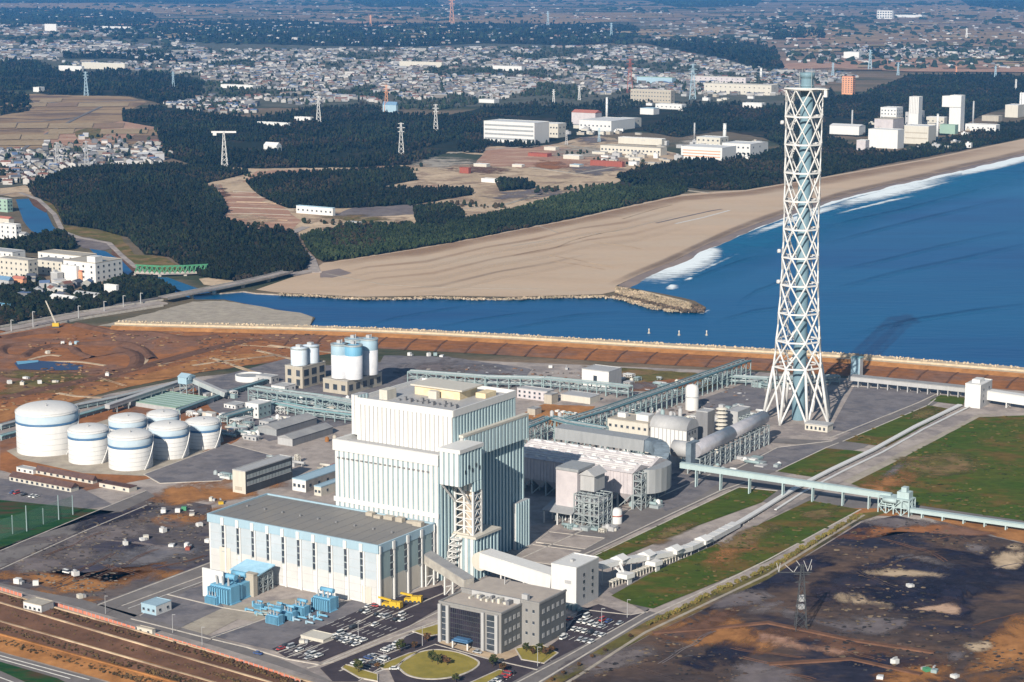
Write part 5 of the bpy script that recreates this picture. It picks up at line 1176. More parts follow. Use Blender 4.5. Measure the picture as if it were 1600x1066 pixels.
for i, (x, y, n, l, e, hm) in enumerate(((1035, 712, 14, 'jumble of pale pumps and pipes in front of the barrel roofed building', (16, 8), 6), (1100, 704, 12, 'pipes and fans under the dark module beside the silver flue pipe', (12, 8), 8), (1165, 648, 12, 'machinery around the left feet of the chimney', (12, 12), 8), (1190, 602, 14, 'pipework compound between the chimney and the sea wall', (26, 10), 6), (1175, 722, 14, 'scattered small equipment under the green conveyor', (20, 7), 3), (925, 828, 14, 'low machinery along the road below the steel stair frame', (14, 5), 4), (1010, 790, 8, 'fans and pipes under the precipitator end', (9, 6), 7), (1010, 598, 16, 'construction materials heaped behind the long pipe rack', (36, 22), 3), (1000, 640, 10, 'pump sets along the foot of the long pipe rack', (16, 8), 5), (1065, 655, 12, 'pale vessels behind the barrel roof', (20, 8), 6), (985, 705, 16, 'pale ducts and valves between the flue duct and the control building', (18, 6), 8), (1060, 722, 14, 'steel pipes at the foot of the flue bend', (14, 7), 9), (1120, 735, 12, 'valves and small huts along the road under the green conveyor', (22, 5), 3), (890, 805, 12, 'pipes and fans in front of the grey canopy', (14, 4), 5), (1140, 668, 14, 'pale ducts behind the silver flue pipe', (20, 8), 9), (1030, 668, 14, 'roof level pipework behind the control building', (22, 7), 12), (905, 660, 12, 'equipment yard under the long pipe rack', (20, 7), 6))):
    pump_cluster(x, y, n, 40+i, l, ext=e, hm=hm)
# ---- pipe racks
def rack(label, pts, h, w=6, top='deepteal', fr='teal', step=7., levels=2, pipes=True):
    o = UV(*pts[0]); T = thing('pipe_rack', label, 'pipe rack', *o)
    q = [rel(UV(*p)+(0,), o) for p in pts]
    mt, mf, mp_ = MB(), MB(), MB(); rr = random.Random(int(pts[0][0]))
    for s, t in zip(q, q[1:]):
        l = math.dist(s, t); n = max(1, int(l/step)); d = ((t[0]-s[0])/l, (t[1]-s[1])/l); nx, ny = -d[1]*w/2, d[0]*w/2
        mt.beam((s[0]-nx, s[1]-ny, h+.5), (t[0]-nx, t[1]-ny, h+.5), 1.6, .5); mt.beam((s[0]+nx, s[1]+ny, h+.5), (t[0]+nx, t[1]+ny, h+.5), .6, .5)
        for i in range(n+1):
            x, y = s[0]+(t[0]-s[0])*i/n, s[1]+(t[1]-s[1])*i/n
            for a in (-1, 1): mf.box(x+nx*a-.3, x+nx*a+.3, y+ny*a-.3, y+ny*a+.3, 0, h+.3)
            for k in range(1, levels+1): mf.beam((x-nx, y-ny, h*k/levels-.3), (x+nx, y+ny, h*k/levels-.3), .4)
            if i < n:
                x2, y2 = s[0]+(t[0]-s[0])*(i+1)/n, s[1]+(t[1]-s[1])*(i+1)/n
                for a in (-1, 1):
                    for k in range(1, levels+1): mf.beam((x+nx*a, y+ny*a, h*k/levels-.3), (x2+nx*a, y2+ny*a, h*k/levels-.3), .35)
                    z0, z1 = (h*.5, h) if i % 2 else (h, h*.5); mf.beam((x+nx*a, y+ny*a, z0), (x2+nx*a, y2+ny*a, z1-.3), .3)
        if pipes:
            for j in range(5):
                f = -.7+j*.35; r = rr.uniform(.25, .55); z = h*(1 if j % 2 else .5)+r
                mp_.tube((s[0]+nx*f, s[1]+ny*f, z), (t[0]+nx*f, t[1]+ny*f, z), r, n=8)
    mt.build('walkway', M[top], T); mf.build('frame', M[fr], T)
    if pipes: mp_.build('pipe', M['steel'], T)
rack('long teal pipe rack climbing diagonally from the precipitator to the sea side compound', [(880,690),(950,668),(1050,632),(1165,590)], 13, 8)
rack('teal pipe rack just right of the boiler house roofline', [(818,702),(858,685),(890,694),(945,704)], 14, 7)
rack('teal pipe rack crossing behind the boiler house below the white cube building', [(640,597),(760,606),(850,608),(950,618),(985,622)], 8, 7, top='teal')
rack('low pipe rack left of the chimney along the sea wall side', [(1100,598),(1200,604),(1310,600)], 6, 6, top='teal')
rack('teal pipe rack running past the silos towards the boiler house', [(395,625),(440,632),(500,640),(560,652),(600,655)], 9, 9, top='teal')
rack('second teal rack below the silos ending at the boiler house', [(420,640),(480,652),(560,662)], 6, 7, top='teal2')
rack('dark railed rack along the right edge of the green roof', [(278,648),(345,623),(415,600)], 3, 3)
rack('rack crossing the pipe yard right of the white tanks', [(350,665),(400,650),(440,640)], 6, 6)
rack('narrow rack along the earthworks edge above the big tank', [(0,672),(60,656),(120,640),(180,628),(280,604)], 3, 3, top='palegrey')
rack('second rack parallel behind the big white tank', [(0,688),(120,655),(200,632)], 2.5, 3, top='teal2')
# ---- left: ash handling
T, L, D, h = BL('green_roof_shed', 'very low wide shed with a pale green roof behind the white tanks', 'shed', (275, 645, 196, 334, 638), 'palegrey', 'roofgreen', ov=.6)
mb = MB(); [mb.box(-L+1, -1, D*i/7-.3, D*i/7+.3, h+.2, h+.5) for i in range(1, 7)]; mb.build('roof_ridge', M['teal'], T)
u, v = UV(290, 622); h = HT(290, 622, 586)
T = thing('conveyor_tower', 'grey open conveyor head tower above the green roofed shed', 'tower', u, v)
mb = MB(); lattice(mb, -3, 3, -2, 5, 0, h-5, 1, 1, 3, .5); mb.build('frame', M['steel'], T); mb = MB(); mb.box(-4, 4, -3, 6, h-6, h-1); mb.gable(-4, 4, -3, 6, h-1, h+1, 'x'); mb.tube((-5, 0, h-2), (5, 0, h-2), 1.5, n=10); mb.build('head_house', M['paleblue'], T)
a = PZ(292, 620, 590); b = PZ(353, 625, 617)
gallery('ash_gallery', 'grey covered gallery sloping down right from the conveyor head tower', a, b, 4, 3, 'steel', (.35, .7), 'steel', 'palegrey')
a = PZ(284, 612, 597); b = PZ(168, 648, 636)
gallery('ash_gallery', 'long level grey gallery running down left from the conveyor head tower', a, b, 4, 2.5, 'palegrey', (.15, .3, .45, .6, .75, .9), 'steel', 'palegrey')
u, v = UV(390, 594)
T = thing('settling_basin', 'round low basin with a white rim on the grey yard left of the silos', 'basin', u, v)
mb = MB(); mb.lathe(0, 0, [(10.5, 0), (10.5, 4.2), (9.7, 4.2), (9.7, 3)], 28); mb.build('rim', M['white'], T); mb = MB(); mb.lathe(0, 0, [(9.6, 2.5), (9.6, 3.1)], 28); mb.build('bowl', M['grey'], T)
# tanks
def tank(cx, yb, rpx, ytop, yband, label, group='white storage tanks'):
    x0, y0 = G(cx, yb); f = y0*CP+H*SP; r = rpx*f/F; l = math.hypot(x0, y0); X, Y = x0+x0/l*r, y0+y0/l*r
    U_ = ((X-OX)*BX[0]+(Y-OY)*BX[1], (X-OX)*AX[0]+(Y-OY)*AX[1])
    gx, gy = PX(X, Y, 0); h = HT(gx, gy, ytop); zb = HT(gx, gy, yband)
    T = thing('storage_tank', label, 'tank', *U_, group=group); print('tank', round(r, 1), round(h, 1), round(zb, 1))
    mb = MB(); mb.lathe(0, 0, [(r, 0), (r, h)], 56); mb.build('shell', M['white'], T)
    for zf in (.14, .28, .42, .56): mb = MB(); mb.lathe(0, 0, [(r+.04, h*zf), (r+.04, h*zf+.22)], 56); mb.build('weld_seam', M['palegrey'], T)
    dome = [(r+.25, h), (r+.25, h+.4)] + [(r*math.cos(a), h+.4+r*.26*math.sin(a)) for a in (math.radians(q) for q in (8, 25, 40, 55, 70, 83))] + [(.4, h+.4+r*.26)]
    mb = MB(); mb.lathe(0, 0, dome, 56); mb.build('dome_roof', M['white'], T)
    mb = MB(); mb.lathe(0, 0, [(r+.12, zb-.1), (r+.12, zb+1.3)], 56); mb.build('dark_band', M['bandblue'], T)
    mb = MB(); mb.lathe(0, 0, [(r+.08, zb+1.35), (r+.08, h-.05)], 56); mb.build('pale_band', mat('tank_tint', (.42,.5,.56), (.38,.46,.52), scale=.2), T)
    mb = MB()
    for i in range(26):
        a0 = math.radians(-44+i*2.1)+AZ; a1 = math.radians(-44+(i+1)*2.1)+AZ; z0, z1 = h*i/26, h*(i+1)/26
        mb.beam(((r+.7)*math.cos(a0), (r+.7)*math.sin(a0), z0), ((r+.7)*math.cos(a1), (r+.7)*math.sin(a1), z1), .5, .7)
    mb.build('spiral_stair', M['white'], T)
    mb = MB()
    for i in range(40): a = 2*math.pi*i/40; b2 = 2*math.pi*(i+1)/40; mb.beam((r*math.cos(a), r*math.sin(a), h+1.4), (r*math.cos(b2), r*math.sin(b2), h+1.4), .12); mb.beam((r*math.cos(a), r*math.sin(a), h+.3), (r*math.cos(a), r*math.sin(a), h+1.4), .12)
    mb.build('handrail', M['white'], T)
    mb = MB(); mb.tube((r*.3, -r*.3, h), (r*.3, -r*.3, h+r*.26+1.4), .4, n=8); mb.build('vent', M['palegrey'], T)
tank(76, 714, 48.5, 642, 657, 'largest white storage tank with blue band, leftmost of the tank group', 'white storage tanks with blue bands')
tank(140, 727, 32, 672, 682, 'medium white tank immediately right of the largest tank')
tank(205, 737, 34.5, 681, 695, 'front white tank nearest the viewer with a full blue band')
tank(201, 706, 29.5, 655, 666, 'white tank half hidden directly behind the front tank')
tank(256, 692, 25, 648, 658, 'farthest white tank with only its dome showing')
tank(265, 719, 31, 667, 679, 'white tank with a curved shadow, between the front tank and the rightmost one')
tank(318, 703, 27, 660, 671, 'rightmost white storage tank of the group')
# silos
T, L, D, h = BL('silo_building', 'cream concrete frame with square openings carrying two short blue silos', 'silo base', (473, 608, 446, 509, 575), 'beige', 'concrete')
windows(T, -L, 0, 1, h-1, 2, 2, 'f', 0, 3.4, 4.5); windows(T, 0, D, 1, h-1, 3, 2, 'r', 0, 5.5, 4.8)
for i, (px_, py_) in enumerate(((-L*.5, D*.25), (-L*.42, D*.68))):
    hh = HT(473, 608, 547)-h; U_ = W(*UV(473, 608)); uu, vv = UV(473, 608)
    S_ = thing('silo', ('short pale blue silo in front on the cream concrete frame', 'short pale blue silo behind on the cream concrete frame')[i], 'silo', uu+px_, vv+py_, z=h+.6, group='short blue silos')
    mb = MB(); mb.lathe(0, 0, [(6.2, 0), (6.2, hh-1.5), (5.6, hh-.6), (.4, hh)], 28); mb.build('shell', mat('silo_pale', (.56,.62,.68), (.48,.55,.62), scale=.2), S_); mb = MB(); mb.lathe(0, 0, [(6.5, hh-1.6), (6.5, hh-.7)], 28); mb.build('rail', M['steel'], S_); mb = MB(); mb.box(-2, 2, -1.5, 1.5, hh-.4, hh+1.6); mb.build('roof_unit', M['palegrey'], S_)
T, L, D, h = BL('silo_building', 'grey concrete frame with openings carrying four tall silos', 'silo base', (543, 618, 505, 597, 597), 'beige', 'concrete')
windows(T, -L, 0, 1, h-1, 3, 1, 'f', 0, 3.6, 4); windows(T, 0, D, 1, h-1, 5, 1, 'r', 0, 4.5, 4.5)
uu, vv = UV(543, 618)
hh = HT(543, 618, 543)-h
for i, (fx_, fy_, b, dz) in enumerate(((-.58, .2, 0, 0), (-.1, .26, 1, 0), (-.62, .62, 0, 1), (-.12, .72, 0, 1.5))):
    S_ = thing('silo', ('tall white silo, front left of the four on the frame', 'tall silo with blue top, front right of the four', 'tall white silo, back left of the four', 'tall white silo, back right of the four')[i], 'silo', uu+fx_*L, vv+fy_*D, z=h+.6, group='tall silos')
    r = 6.3; z1 = hh+dz
    mb = MB(); mb.lathe(0, 0, [(r, 0), (r, z1*.68)], 32); mb.build('shell', mat('silo_shell', (.58,.58,.6), (.5,.51,.54), scale=.2), S_)
    mb = MB(); mb.lathe(0, 0, [(r, z1*.68), (r, z1-1.2), (r-.8, z1-.4), (.4, z1)], 32); mb.build('shell_top', M['paleblue'] if not b else M['blue'], S_)
    mb = MB(); mb.lathe(0, 0, [(r+.3, z1-1.3), (r+.3, z1-.3)], 32); mb.build('rail', M['steel'], S_); mb = MB(); mb.box(-2, 1, -1, 1.5, z1-.3, z1+2); mb.tube((2, 0, z1-.3), (2, 0, z1+3), .3, n=6); mb.build('roof_unit', M['palegrey'], S_)
# ---- other buildings on the site
BL('cube_building', 'tall white cube shaped building with grey side, standing alone behind the boiler house', 'industrial building', (951, 609, 909, 971, 582), 'white', 'palegrey', side='palegrey', win=(1, 1, 0, 3, 5))
BL('small_works', 'pink white small works building with square windows right of the boiler house top', 'industrial building', (855, 628, 808, 866, 613), 'pinkwhite', 'palegrey', win=(6, 2, 1, 1.6, 1.4))
BL('small_works', 'long low cream shed in front of the white cube building', 'shed', (922, 632, 876, 938, 622), 'cream', 'palegrey')
BL('site_hut', 'tan hut on the brown lot beside the boiler house', 'hut', (836, 650, 824, 846, 640), 'beige', 'roofgrey')
BL('small_works', 'beige block with grey side behind the tan hut', 'industrial building', (862, 632, 850, 872, 618), 'beige', 'roofgrey')
for i in range(5): BL('parked_truck', 'white lorry parked on the brown lot below the cube building', 'truck', (872+i*9, 645+i*1.3, 867+i*9, 875+i*9, 642.6+i*1.3), 'white', 'white', group='white lorries on the brown lot')
T, L, D, h = BL('storage_shed', 'long grey roofed shed, front one of two below the silos', 'shed', (457, 698, 434, 520, 686), 'palegrey', 'roofgrey', 'gable', along='y', side='midgrey', rh=2)
BL('storage_shed', 'long grey roofed shed, rear one of two below the silos', 'shed', (432, 682, 403, 495, 671), 'grey', 'roofgrey', 'gable', along='y', side='midgrey', rh=2)
T, L, D, h = BL('warehouse', 'long pale roofed warehouse with dark windows along its side, left of the boiler house', 'warehouse', (384, 773, 364, 457, 738), 'cream', 'palegrey', side='dark')
windows(T, 1, D-1, h*.3, h-1, 14, 2, 'r', .06, 2.4, 2.2, m='steel', name='louvre'); MB().box(-L*.8, -L*.3, -.2, 0, 2, 4).build('door', M['beige'], T)
BL('workshop', 'white workshop with pale blue roof touching the left side of the boiler house', 'workshop', (478, 770, 457, 545, 752), 'white', 'paleblue', side='oldconc', win=(3, 1, 5, 1.8, 1.8))
BL('workshop', 'small cream annex in front of the pale blue roofed workshop', 'workshop', (502, 776, 491, 540, 762), 'cream', 'paleblue', win=(2, 1, 2, 1.6, 1.4))
BL('control_hut', 'white roofed teal control block beside the pipe racks below the silos', 'industrial building', (404, 655, 384, 424, 633), 'white', 'white', side='teal', win=(3, 2, 3, 1.2, 1.2))
for i, (q, l) in enumerate((((380, 664, 366, 396, 656), 'low white machinery house right of the rightmost tank'), ((420, 668, 405, 434, 660), 'low grey machinery house behind the rear shed'), ((368, 640, 350, 384, 634), 'flat white shed at the corner of the green roof'), ((400, 690, 380, 408, 684), 'small white hut beside the dark compound'), ((445, 614, 424, 462, 605), 'low white building left of the short silos'), ((424, 600, 400, 436, 590), 'blue grey low building behind the round basin'))):
    BL('machinery_house', l, 'industrial building', q, 'white' if i % 2 == 0 else 'palegrey', 'palegrey', win=(3, 1, 2, 1.2, 1.2))
for i, (x, y, n, l, e) in enumerate(((392, 674, 14, 'pale pumps and pipework right of the rightmost tank', (18, 8)), (330, 652, 12, 'pump row between the tanks and the green roof', (18, 6)), (455, 662, 12, 'white pipework in front of the grey sheds', (16, 8)), (505, 645, 14, 'teal pipework below the tall silos', (26, 8)), (440, 722, 8, 'yard clutter above the long warehouse', (20, 5)), (350, 745, 6, 'loose material by the dark compound', (12, 4)), (520, 735, 8, 'pallets against the left wall of the boiler house', (10, 6)), (530, 690, 8, 'orange brown material heap beside the grey sheds', (9, 7)), (415, 640, 16, 'pale vessels and ducts under the teal rack below the short silos', (22, 8)), (360, 622, 14, 'valve stations along the right edge of the green roof', (18, 7)), (480, 628, 14, 'blowers and pipes at the foot of the short silo frame', (20, 7)), (375, 680, 14, 'white pipe manifold beside the dark shadow of the rightmost tank', (14, 8)), (545, 630, 12, 'pump sets in front of the tall silo frame', (18, 6)), (455, 640, 14, 'tangle of teal pipes between the two racks below the silos', (22, 6)))):
    pump_cluster(x, y, n, 80+i, l, ext=e, hm=5, cols=('redwhite', 'beige', 'soil2', 'cream') if i in (6, 7) else ('palegrey', 'white', 'cream', 'steel', 'teal'))
T, L, D, h = BL('barracks', 'long single storey white building with dark brown roof, front one below the tanks', 'low building', (111, 770, 15, 123, 762), 'cream', 'roofbrown', 'gable', (12, 1, 0, 1.8, 1.4), rh=2.2)
BL('barracks', 'long single storey white building with dark brown roof, middle one below the tanks', 'low building', (145, 757, 56, 152, 750), 'cream', 'roofbrown', 'gable', (9, 1, 0, 1.8, 1.2), rh=2.2)
BL('barracks', 'single storey cream building with flat brown roof, rightmost of three below the tanks', 'low building', (202, 770, 155, 214, 763), 'cream', 'roofbrown', win=(3, 1, 0, 1.6, 1.1))
BL('barracks', 'short white building at the left end of the brown roofed row', 'low building', (52, 742, 26, 62, 735), 'white', 'palegrey', win=(3, 1, 0, 1.6, 1.1))
T, L, D, h = BL('gate_shed', 'beige roofed white shed beside the red fence at the lower left', 'shed', (65, 961, 37, 84, 947), 'white', 'beige', side='palegrey', win=(4, 1, 0, 1.4, 1.1))
T, L, D, h = BL('pump_house', 'pale blue roofed white hut on the grey yard left of the transformers', 'hut', (244, 963, 221, 268, 948), 'paleblue', 'paleblue', side='white', win=(3, 1, 2, 1.3, 1.1))
BL('gate_hut', 'small cream hut against the red fence', 'hut', (238, 994, 214, 243, 985), 'cream', 'beige', win=(2, 1, 0, 1.2, 1))
T, L, D, h = BL('canopy_roof', 'flat beige roofed shelter in the middle of the car park', 'shelter', (505, 1006, 470, 524, 1001), 'cream', 'cream')
# ---- office
u, v, L, D, h = QD(783, 1023, 687, 822, 961)
uB, vB, LB, DB, hB = QD(842, 1012, 700, 884, 945)
print('office', u, v, L, D, h, uB, vB, LB, DB, hB)
T = thing('office_building', 'grey office block with dark glass front and white pillars, beside the round lawn', 'office building', u, v)
T2off = (uB-u, vB-v)
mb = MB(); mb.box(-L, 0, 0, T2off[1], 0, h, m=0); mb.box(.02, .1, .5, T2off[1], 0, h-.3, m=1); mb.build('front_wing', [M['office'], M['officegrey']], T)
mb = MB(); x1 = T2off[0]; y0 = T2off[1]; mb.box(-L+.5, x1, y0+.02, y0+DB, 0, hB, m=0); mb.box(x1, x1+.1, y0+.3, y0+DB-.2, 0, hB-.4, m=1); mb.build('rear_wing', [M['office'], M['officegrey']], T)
mb = MB(); mb.box(-L+.5, x1-.5, y0+.6, y0+DB-.5, hB, hB+.25); mb.box(-L+.2, x1+.3, y0-.2, y0+.6, hB, hB+.9, m=1); mb.box(x1-.5, x1+.3, y0+.6, y0+DB+.2, hB, hB+.9, m=1); mb.box(-L+.5, -.5, .6, y0-.2, h, h+.25); mb.box(-L-.3, .3, -.3, .6, h, h+.9, m=1); mb.box(-.5, .3, .6, y0-.2, h, h+.9, m=1); mb.box(-L-.3, -L+.5, .6, y0+DB, h, h+.9, m=1)
mb.build('roof', [mat('office_roofing', (.42,.37,.32), (.33,.29,.26), scale=.15, ramp=(.35,.7), rough=.9), M['office']], T)
mb = MB(); xg0, xg1 = -L*.84, -L*.31
mb.box(xg0, xg1, -.25, 0, 1, h-1.2); mb.build('glass_wall', mat('office_glass', (.012,.012,.022), (.03,.024,.04), scale=.15, rough=.2, spec=.5), T)
mb = MB()
for i in range(17): x = xg0+(xg1-xg0)*i/16; mb.box(x-.1, x+.1, -.4, -.25, 1, h-1.2)
for j in range(1, 7): z = 1+(h-2.2)*j/7; mb.box(xg0, xg1, -.36, -.25, z-.12, z+.12)
mb.build('mullion', M['dark'], T)
windows(T, -L*.965, -L*.88, 1, h-1, 1, 6, 'f', 0, 3.4, 2.6); windows(T, -L*.22, -L*.1, 1, h-1, 1, 6, 'f', 0, 4.4, 2.6)
for x in (-L, -L*.87, -L*.3, -L*.08): mb = MB(); mb.box(x, x+L*.045, -1.4, -.45, 0, h-.2); mb.build('pillar', M['palegrey'], T)
windows(T, 2, y0-1, 2, h-1, 4, 3, 'r', .1, 1.8, 1.8, m='palegrey'); windows(T, y0+1.5, y0+DB-1, 2, hB-1, 5, 3, 'r', x1+.1, 1.9, 1.8, m='palegrey')
windows(T, .8, x1-1, 3, hB-1, 2, 3, 'f', y0, 1.1, 1.3)
mb = MB(); mb.box(-L*.7, -L*.44, -5, -.5, 3.6, 4.2, m=0); mb.box(-L*.68, -L*.46, -4, -1, 4.2, 4.8, m=0); mb.box(-L*.7, -L*.68, -4.8, -4.4, 0, 3.6, m=1); mb.box(-L*.46, -L*.44, -4.8, -4.4, 0, 3.6, m=1); mb.build('entrance_canopy', [M['bandblue'], M['white']], T)
mb = MB(); rr = random.Random(8)
for i in range(14): x = -L*.75+i*L*.045; mb.box(x, x+rr.uniform(.8, 1.7), y0-rr.uniform(3, 6), y0-1.5, h+.25, h+rr.uniform(1, 2.6), m=i % 2)
mb.build('roof_unit', [M['cream'], M['midgrey']], T)
mb = MB(); mb.box(-L*.8, -.5, y0-.6, y0-.1, h+.25, h+2.6); mb.box(-L*.02, -L*.02+3, y0+1, y0+3, hB+.25, hB+3); mb.box(-L*.6, -L*.6+.4, y0+DB*.7, y0+DB*.7+.4, hB+.25, hB+4); mb.build('roof_screen', M['palegrey'], T)
# ---- transformers
def transformer(x, y, s, label, m='blue', rot=0.):
    u, v = UV(x, y); T = thing('transformer', label, 'transformer', u, v, rot, group='blue transformers')
    mb = MB(); mb.box(-4*s, 4*s, -2*s, 2*s, .6, 5.4*s); mb.box(-4.4*s, 4.4*s, -2.3*s, 2.3*s, 0, .6); mb.build('body', M[m], T)
    mb = MB()
    for i in range(9): mb.box((-3.8+i*.9)*s, (-3.4+i*.9)*s, -3.6*s, -2*s, .9, 5*s)
    mb.box(-3.9*s, 3.9*s, -2.3*s, -2*s, 1, 4.8*s); mb.build('radiator', M[m], T); mb = MB()
    for i in range(9): mb.box((-3.8+i*.9)*s, (-3.4+i*.9)*s, 2*s, 3.4*s, .9, 5*s)
    mb.box(-3.9*s, 3.9*s, 2*s, 2.3*s, 1, 4.8*s); mb.build('radiator', M[m], T)
    mb = MB(); mb.tube((-3.5*s, 2.2*s, 7.2*s), (2.5*s, 2.2*s, 7.2*s), .9*s, n=12); mb.box(-2*s, -1.6*s, 2*s, 2.4*s, 5.4*s, 6.5*s); mb.box(1.4*s, 1.8*s, 2*s, 2.4*s, 5.4*s, 6.5*s); mb.build('conservator', M[m], T)
    mb = MB()
    for i in range(3): mb.tube(((-2.4+i*2.2)*s, -.6*s, 5.4*s), ((-2.6+i*2.4)*s, -.9*s, 8*s), .4*s, .2*s, n=8)
    mb.build('bushing', M['palegrey'], T)
for x, y, s, l in ((352, 940, 1.6, 'tall blue transformer bank in front of the white fire wall'), (370, 932, 1.45, 'blue transformer tucked behind the tall transformer bank'), (334, 944, .8, 'leftmost blue transformer unit'), (508, 953, 1.25, 'blue box transformer nearest the hall door'), (470, 961, .9, 'pale blue cylinder topped unit in the middle of the switch yard'), (452, 968, .8, 'small blue unit behind the front cabinet'), (430, 975, .85, 'frontmost teal blue unit of the switch yard'), (405, 952, .5, 'low teal blue unit at the back of the switch yard'), (436, 955, .5, 'low pale unit beside the switch yard pipes')):
    transformer(x, y, s, l)
u, v = UV(317, 932); mb = MB(); mb.box(0, 13, 0, .9, 0, HT(317, 932, 887)); solo('fire_wall', 'plain white wall panel left of the tall transformer bank', 'wall', mb, M['white'], u, v)
u, v = UV(384, 931); mb = MB(); mb.box(0, 5, 0, 3, 0, HT(384, 931, 897)); mb.box(-.3, 5.3, -.3, 3.3, HT(384, 931, 897), HT(384, 931, 897)+.6); solo('fire_wall', 'square beige pillar wall under the blue canopy', 'wall', mb, M['beige'], u, v)
u, v = UV(400, 925); hh = HT(400, 925, 893)
T = thing('blue_canopy', 'light blue pitched canopy against the hall wall above the transformers', 'canopy', u, v)
mb = MB(); mb.quad((-13, -4, hh), (5, -4, hh), (5, 9, hh+2), (-13, 9, hh+2)); mb.quad((-13, -4, hh-.6), (-13, 9, hh+1.4), (5, 9, hh+1.4), (5, -4, hh-.6)); mb.quad((-13, -4, hh-.6), (5, -4, hh-.6), (5, -4, hh), (-13, -4, hh)); mb.quad((5, -4, hh-.6), (5, 9, hh+1.4), (5, 9, hh+2), (5, -4, hh)); mb.build('canopy_roof', mat('canopy_blue', (.36,.58,.72), (.3,.5,.64), scale=.3), T)
mb = MB(); lattice(mb, -12, 4, -3, 8, 0, hh-1, 3, 3, 3, .4, deck=0); mb.build('frame', M['steel'], T)
u, v = UV(452, 966); T = thing('switchgear', 'low rows of pale blue pipes and cabinets spread over the switch yard', 'switchgear', u, v); rr = random.Random(4)
for i in range(26):
    mb = MB(); x = rr.uniform(-26, 12); y = rr.uniform(-6, 12); mb.tube((x, y, 1.2), (x+rr.uniform(3, 6), y, 1.2), .45, n=8); mb.box(x, x+.8, y-.6, y+.6, 0, rr.uniform(1.5, 3)); mb.build('pipe', M[rr.choice(('blue', 'teal', 'paleblue'))], T)
# yellow machines
for i, (x, y) in enumerate(((613, 950), (646, 942))):
    u, v = UV(x, y); T = thing('mobile_crane', ('larger yellow mobile crane parked at the corner of the hall', 'smaller yellow mobile crane further under the link bridge')[i], 'crane', u, v, .1+.2*i)
    s = 1-.15*i; mb = MB(); mb.box(-5*s, 5*s, -1.5, 1.5, .8, 2.2); mb.box(-1*s, 3*s, -1.4, 1.4, 2.2, 3.4); mb.build('body', M['yellow'], T)
    mb = MB(); mb.box(3.2*s, 5*s, -1.4, 1.4, 2.2, 3.7); mb.build('cab', M['yellow'], T); mb = MB(); mb.beam((-.5, 0, 3.6), (-7.5*s, 0, 4.4), .9); mb.build('boom', M['yellow'], T)
    for a in (-3.6, -1.2, 1.4, 3.8):
        mb = MB(); mb.tube((a*s, -1.7, .8), (a*s, -1.2, .8), .8, n=12); mb.tube((a*s, 1.2, .8), (a*s, 1.7, .8), .8, n=12); mb.build('wheel', M['dark'], T)
# foot stalls, hut row near transfer tower etc.
for i, (x, y) in enumerate(((470, 1000), (452, 1016))):
    pass
# ================================================================ cars
def make_car(col, name='parked_car', van=False):
    T = thing(name, 'x', 'car', 0, 0, 0)
    z = .35; h = 1.0 if van else .78; mb = MB()
    mb.prism([(-2.2, -.72), (-2.0, -.85), (1.9, -.85), (2.2, -.6), (2.2, .6), (1.9, .85), (-2.0, .85), (-2.2, .72)], z, h, 0)
    mb.build('body', col, T)
    mb = MB(); t = 1.95 if van else 1.42; k = len(mb.v); a0, a1, b0, b1 = (-2.1, 1.7, -2.0, 1.1) if van else (-1.7, 1.15, -1.15, .55)
    mb.v += [(a0,-.78,h),(a1,-.78,h),(a1,.78,h),(a0,.78,h),(b0,-.66,t),(b1,-.66,t),(b1,.66,t),(b0,.66,t)]
    for f in ((0,1,5,4),(1,2,6,5),(2,3,7,6),(3,0,4,7)): mb.face(tuple(k+i for i in f))
    mb.build('window', M['glass'], T)
    mb = MB(); mb.box(b0, b1, -.67, .67, t, t+.06); mb.build('roof', col, T)
    for x in (-1.35, 1.4):
        for y in (-.86, .68): mb = MB(); mb.tube((x, y, .32), (x, y+.18, .32), .32, n=10); mb.build('wheel', M['dark'], T)
    return T
cc = {'white': (.72,.72,.7), 'silver': (.42,.43,.45), 'black': (.025,.025,.03), 'blue': (.05,.09,.25), 'red': (.4,.05,.05)}
protos = {}
used = {}
def car(u, v, rot, c, label, van=False):
    k = (c, van)
    if k not in protos: protos[k] = make_car(paint('car_'+c, cc[c], .95, rough=.35), van=van); o = protos[k]; x, y = W(u, v); o.location = (x, y, .45); o.rotation_euler.z = rot-AZ; bpy.context.view_layer.update(); KIDS[o.name] = list(o.children); o['label'] = label
    else: o = dup(protos[k], u, v, rot, label, z=.45)
    o['group'] = 'cars in the car parks'
    return o
rc = random.Random(21)
pick = lambda: rc.choice(['white']*6+['silver']*4+['black']*2+['blue', 'red'])
stalls = MB()
def row(p0, p1, fill, where, rot=math.pi/2, pitch=3.0):
    a = UV(*p0); b = UV(*p1); l = math.dist(a, b); n = int(l/pitch); d = ((b[0]-a[0])/l, (b[1]-a[1])/l); th = math.atan2(d[1], d[0])
    for i in range(n+1):
        u, v = a[0]+d[0]*pitch*i, a[1]+d[1]*pitch*i; x, y = W(u, v); nx, ny = -d[1], d[0]
        s = W(u-d[0]*1.5-nx*2.6, v-d[1]*1.5-ny*2.6); e = W(u-d[0]*1.5+nx*2.6, v-d[1]*1.5+ny*2.6); strip_mesh(stalls, [s, e], .3, .4, .46)
        if rc.random() < fill:
            c = pick(); van = rc.random() < .2; car(u+rc.uniform(-.15, .15), v+rc.uniform(-.4, .4), th+math.pi/2+(math.pi if rc.random() < .5 else 0), c, f'{c} {"van" if van else "car"} parked {where}', van)
row((446,1012), (506,1030), .75, 'in the lowest row of the hall car park, nearest the red fence')
row((440,1016), (492,1033), .6, 'in the lowest row of the hall car park, nearest the red fence')
row((470,1010), (520,1021), .35, 'just below the beige shelter')
row((530,993), (575,1006), .85, 'right of the beige shelter')
row((522,998), (562,1012), .7, 'right of the beige shelter')
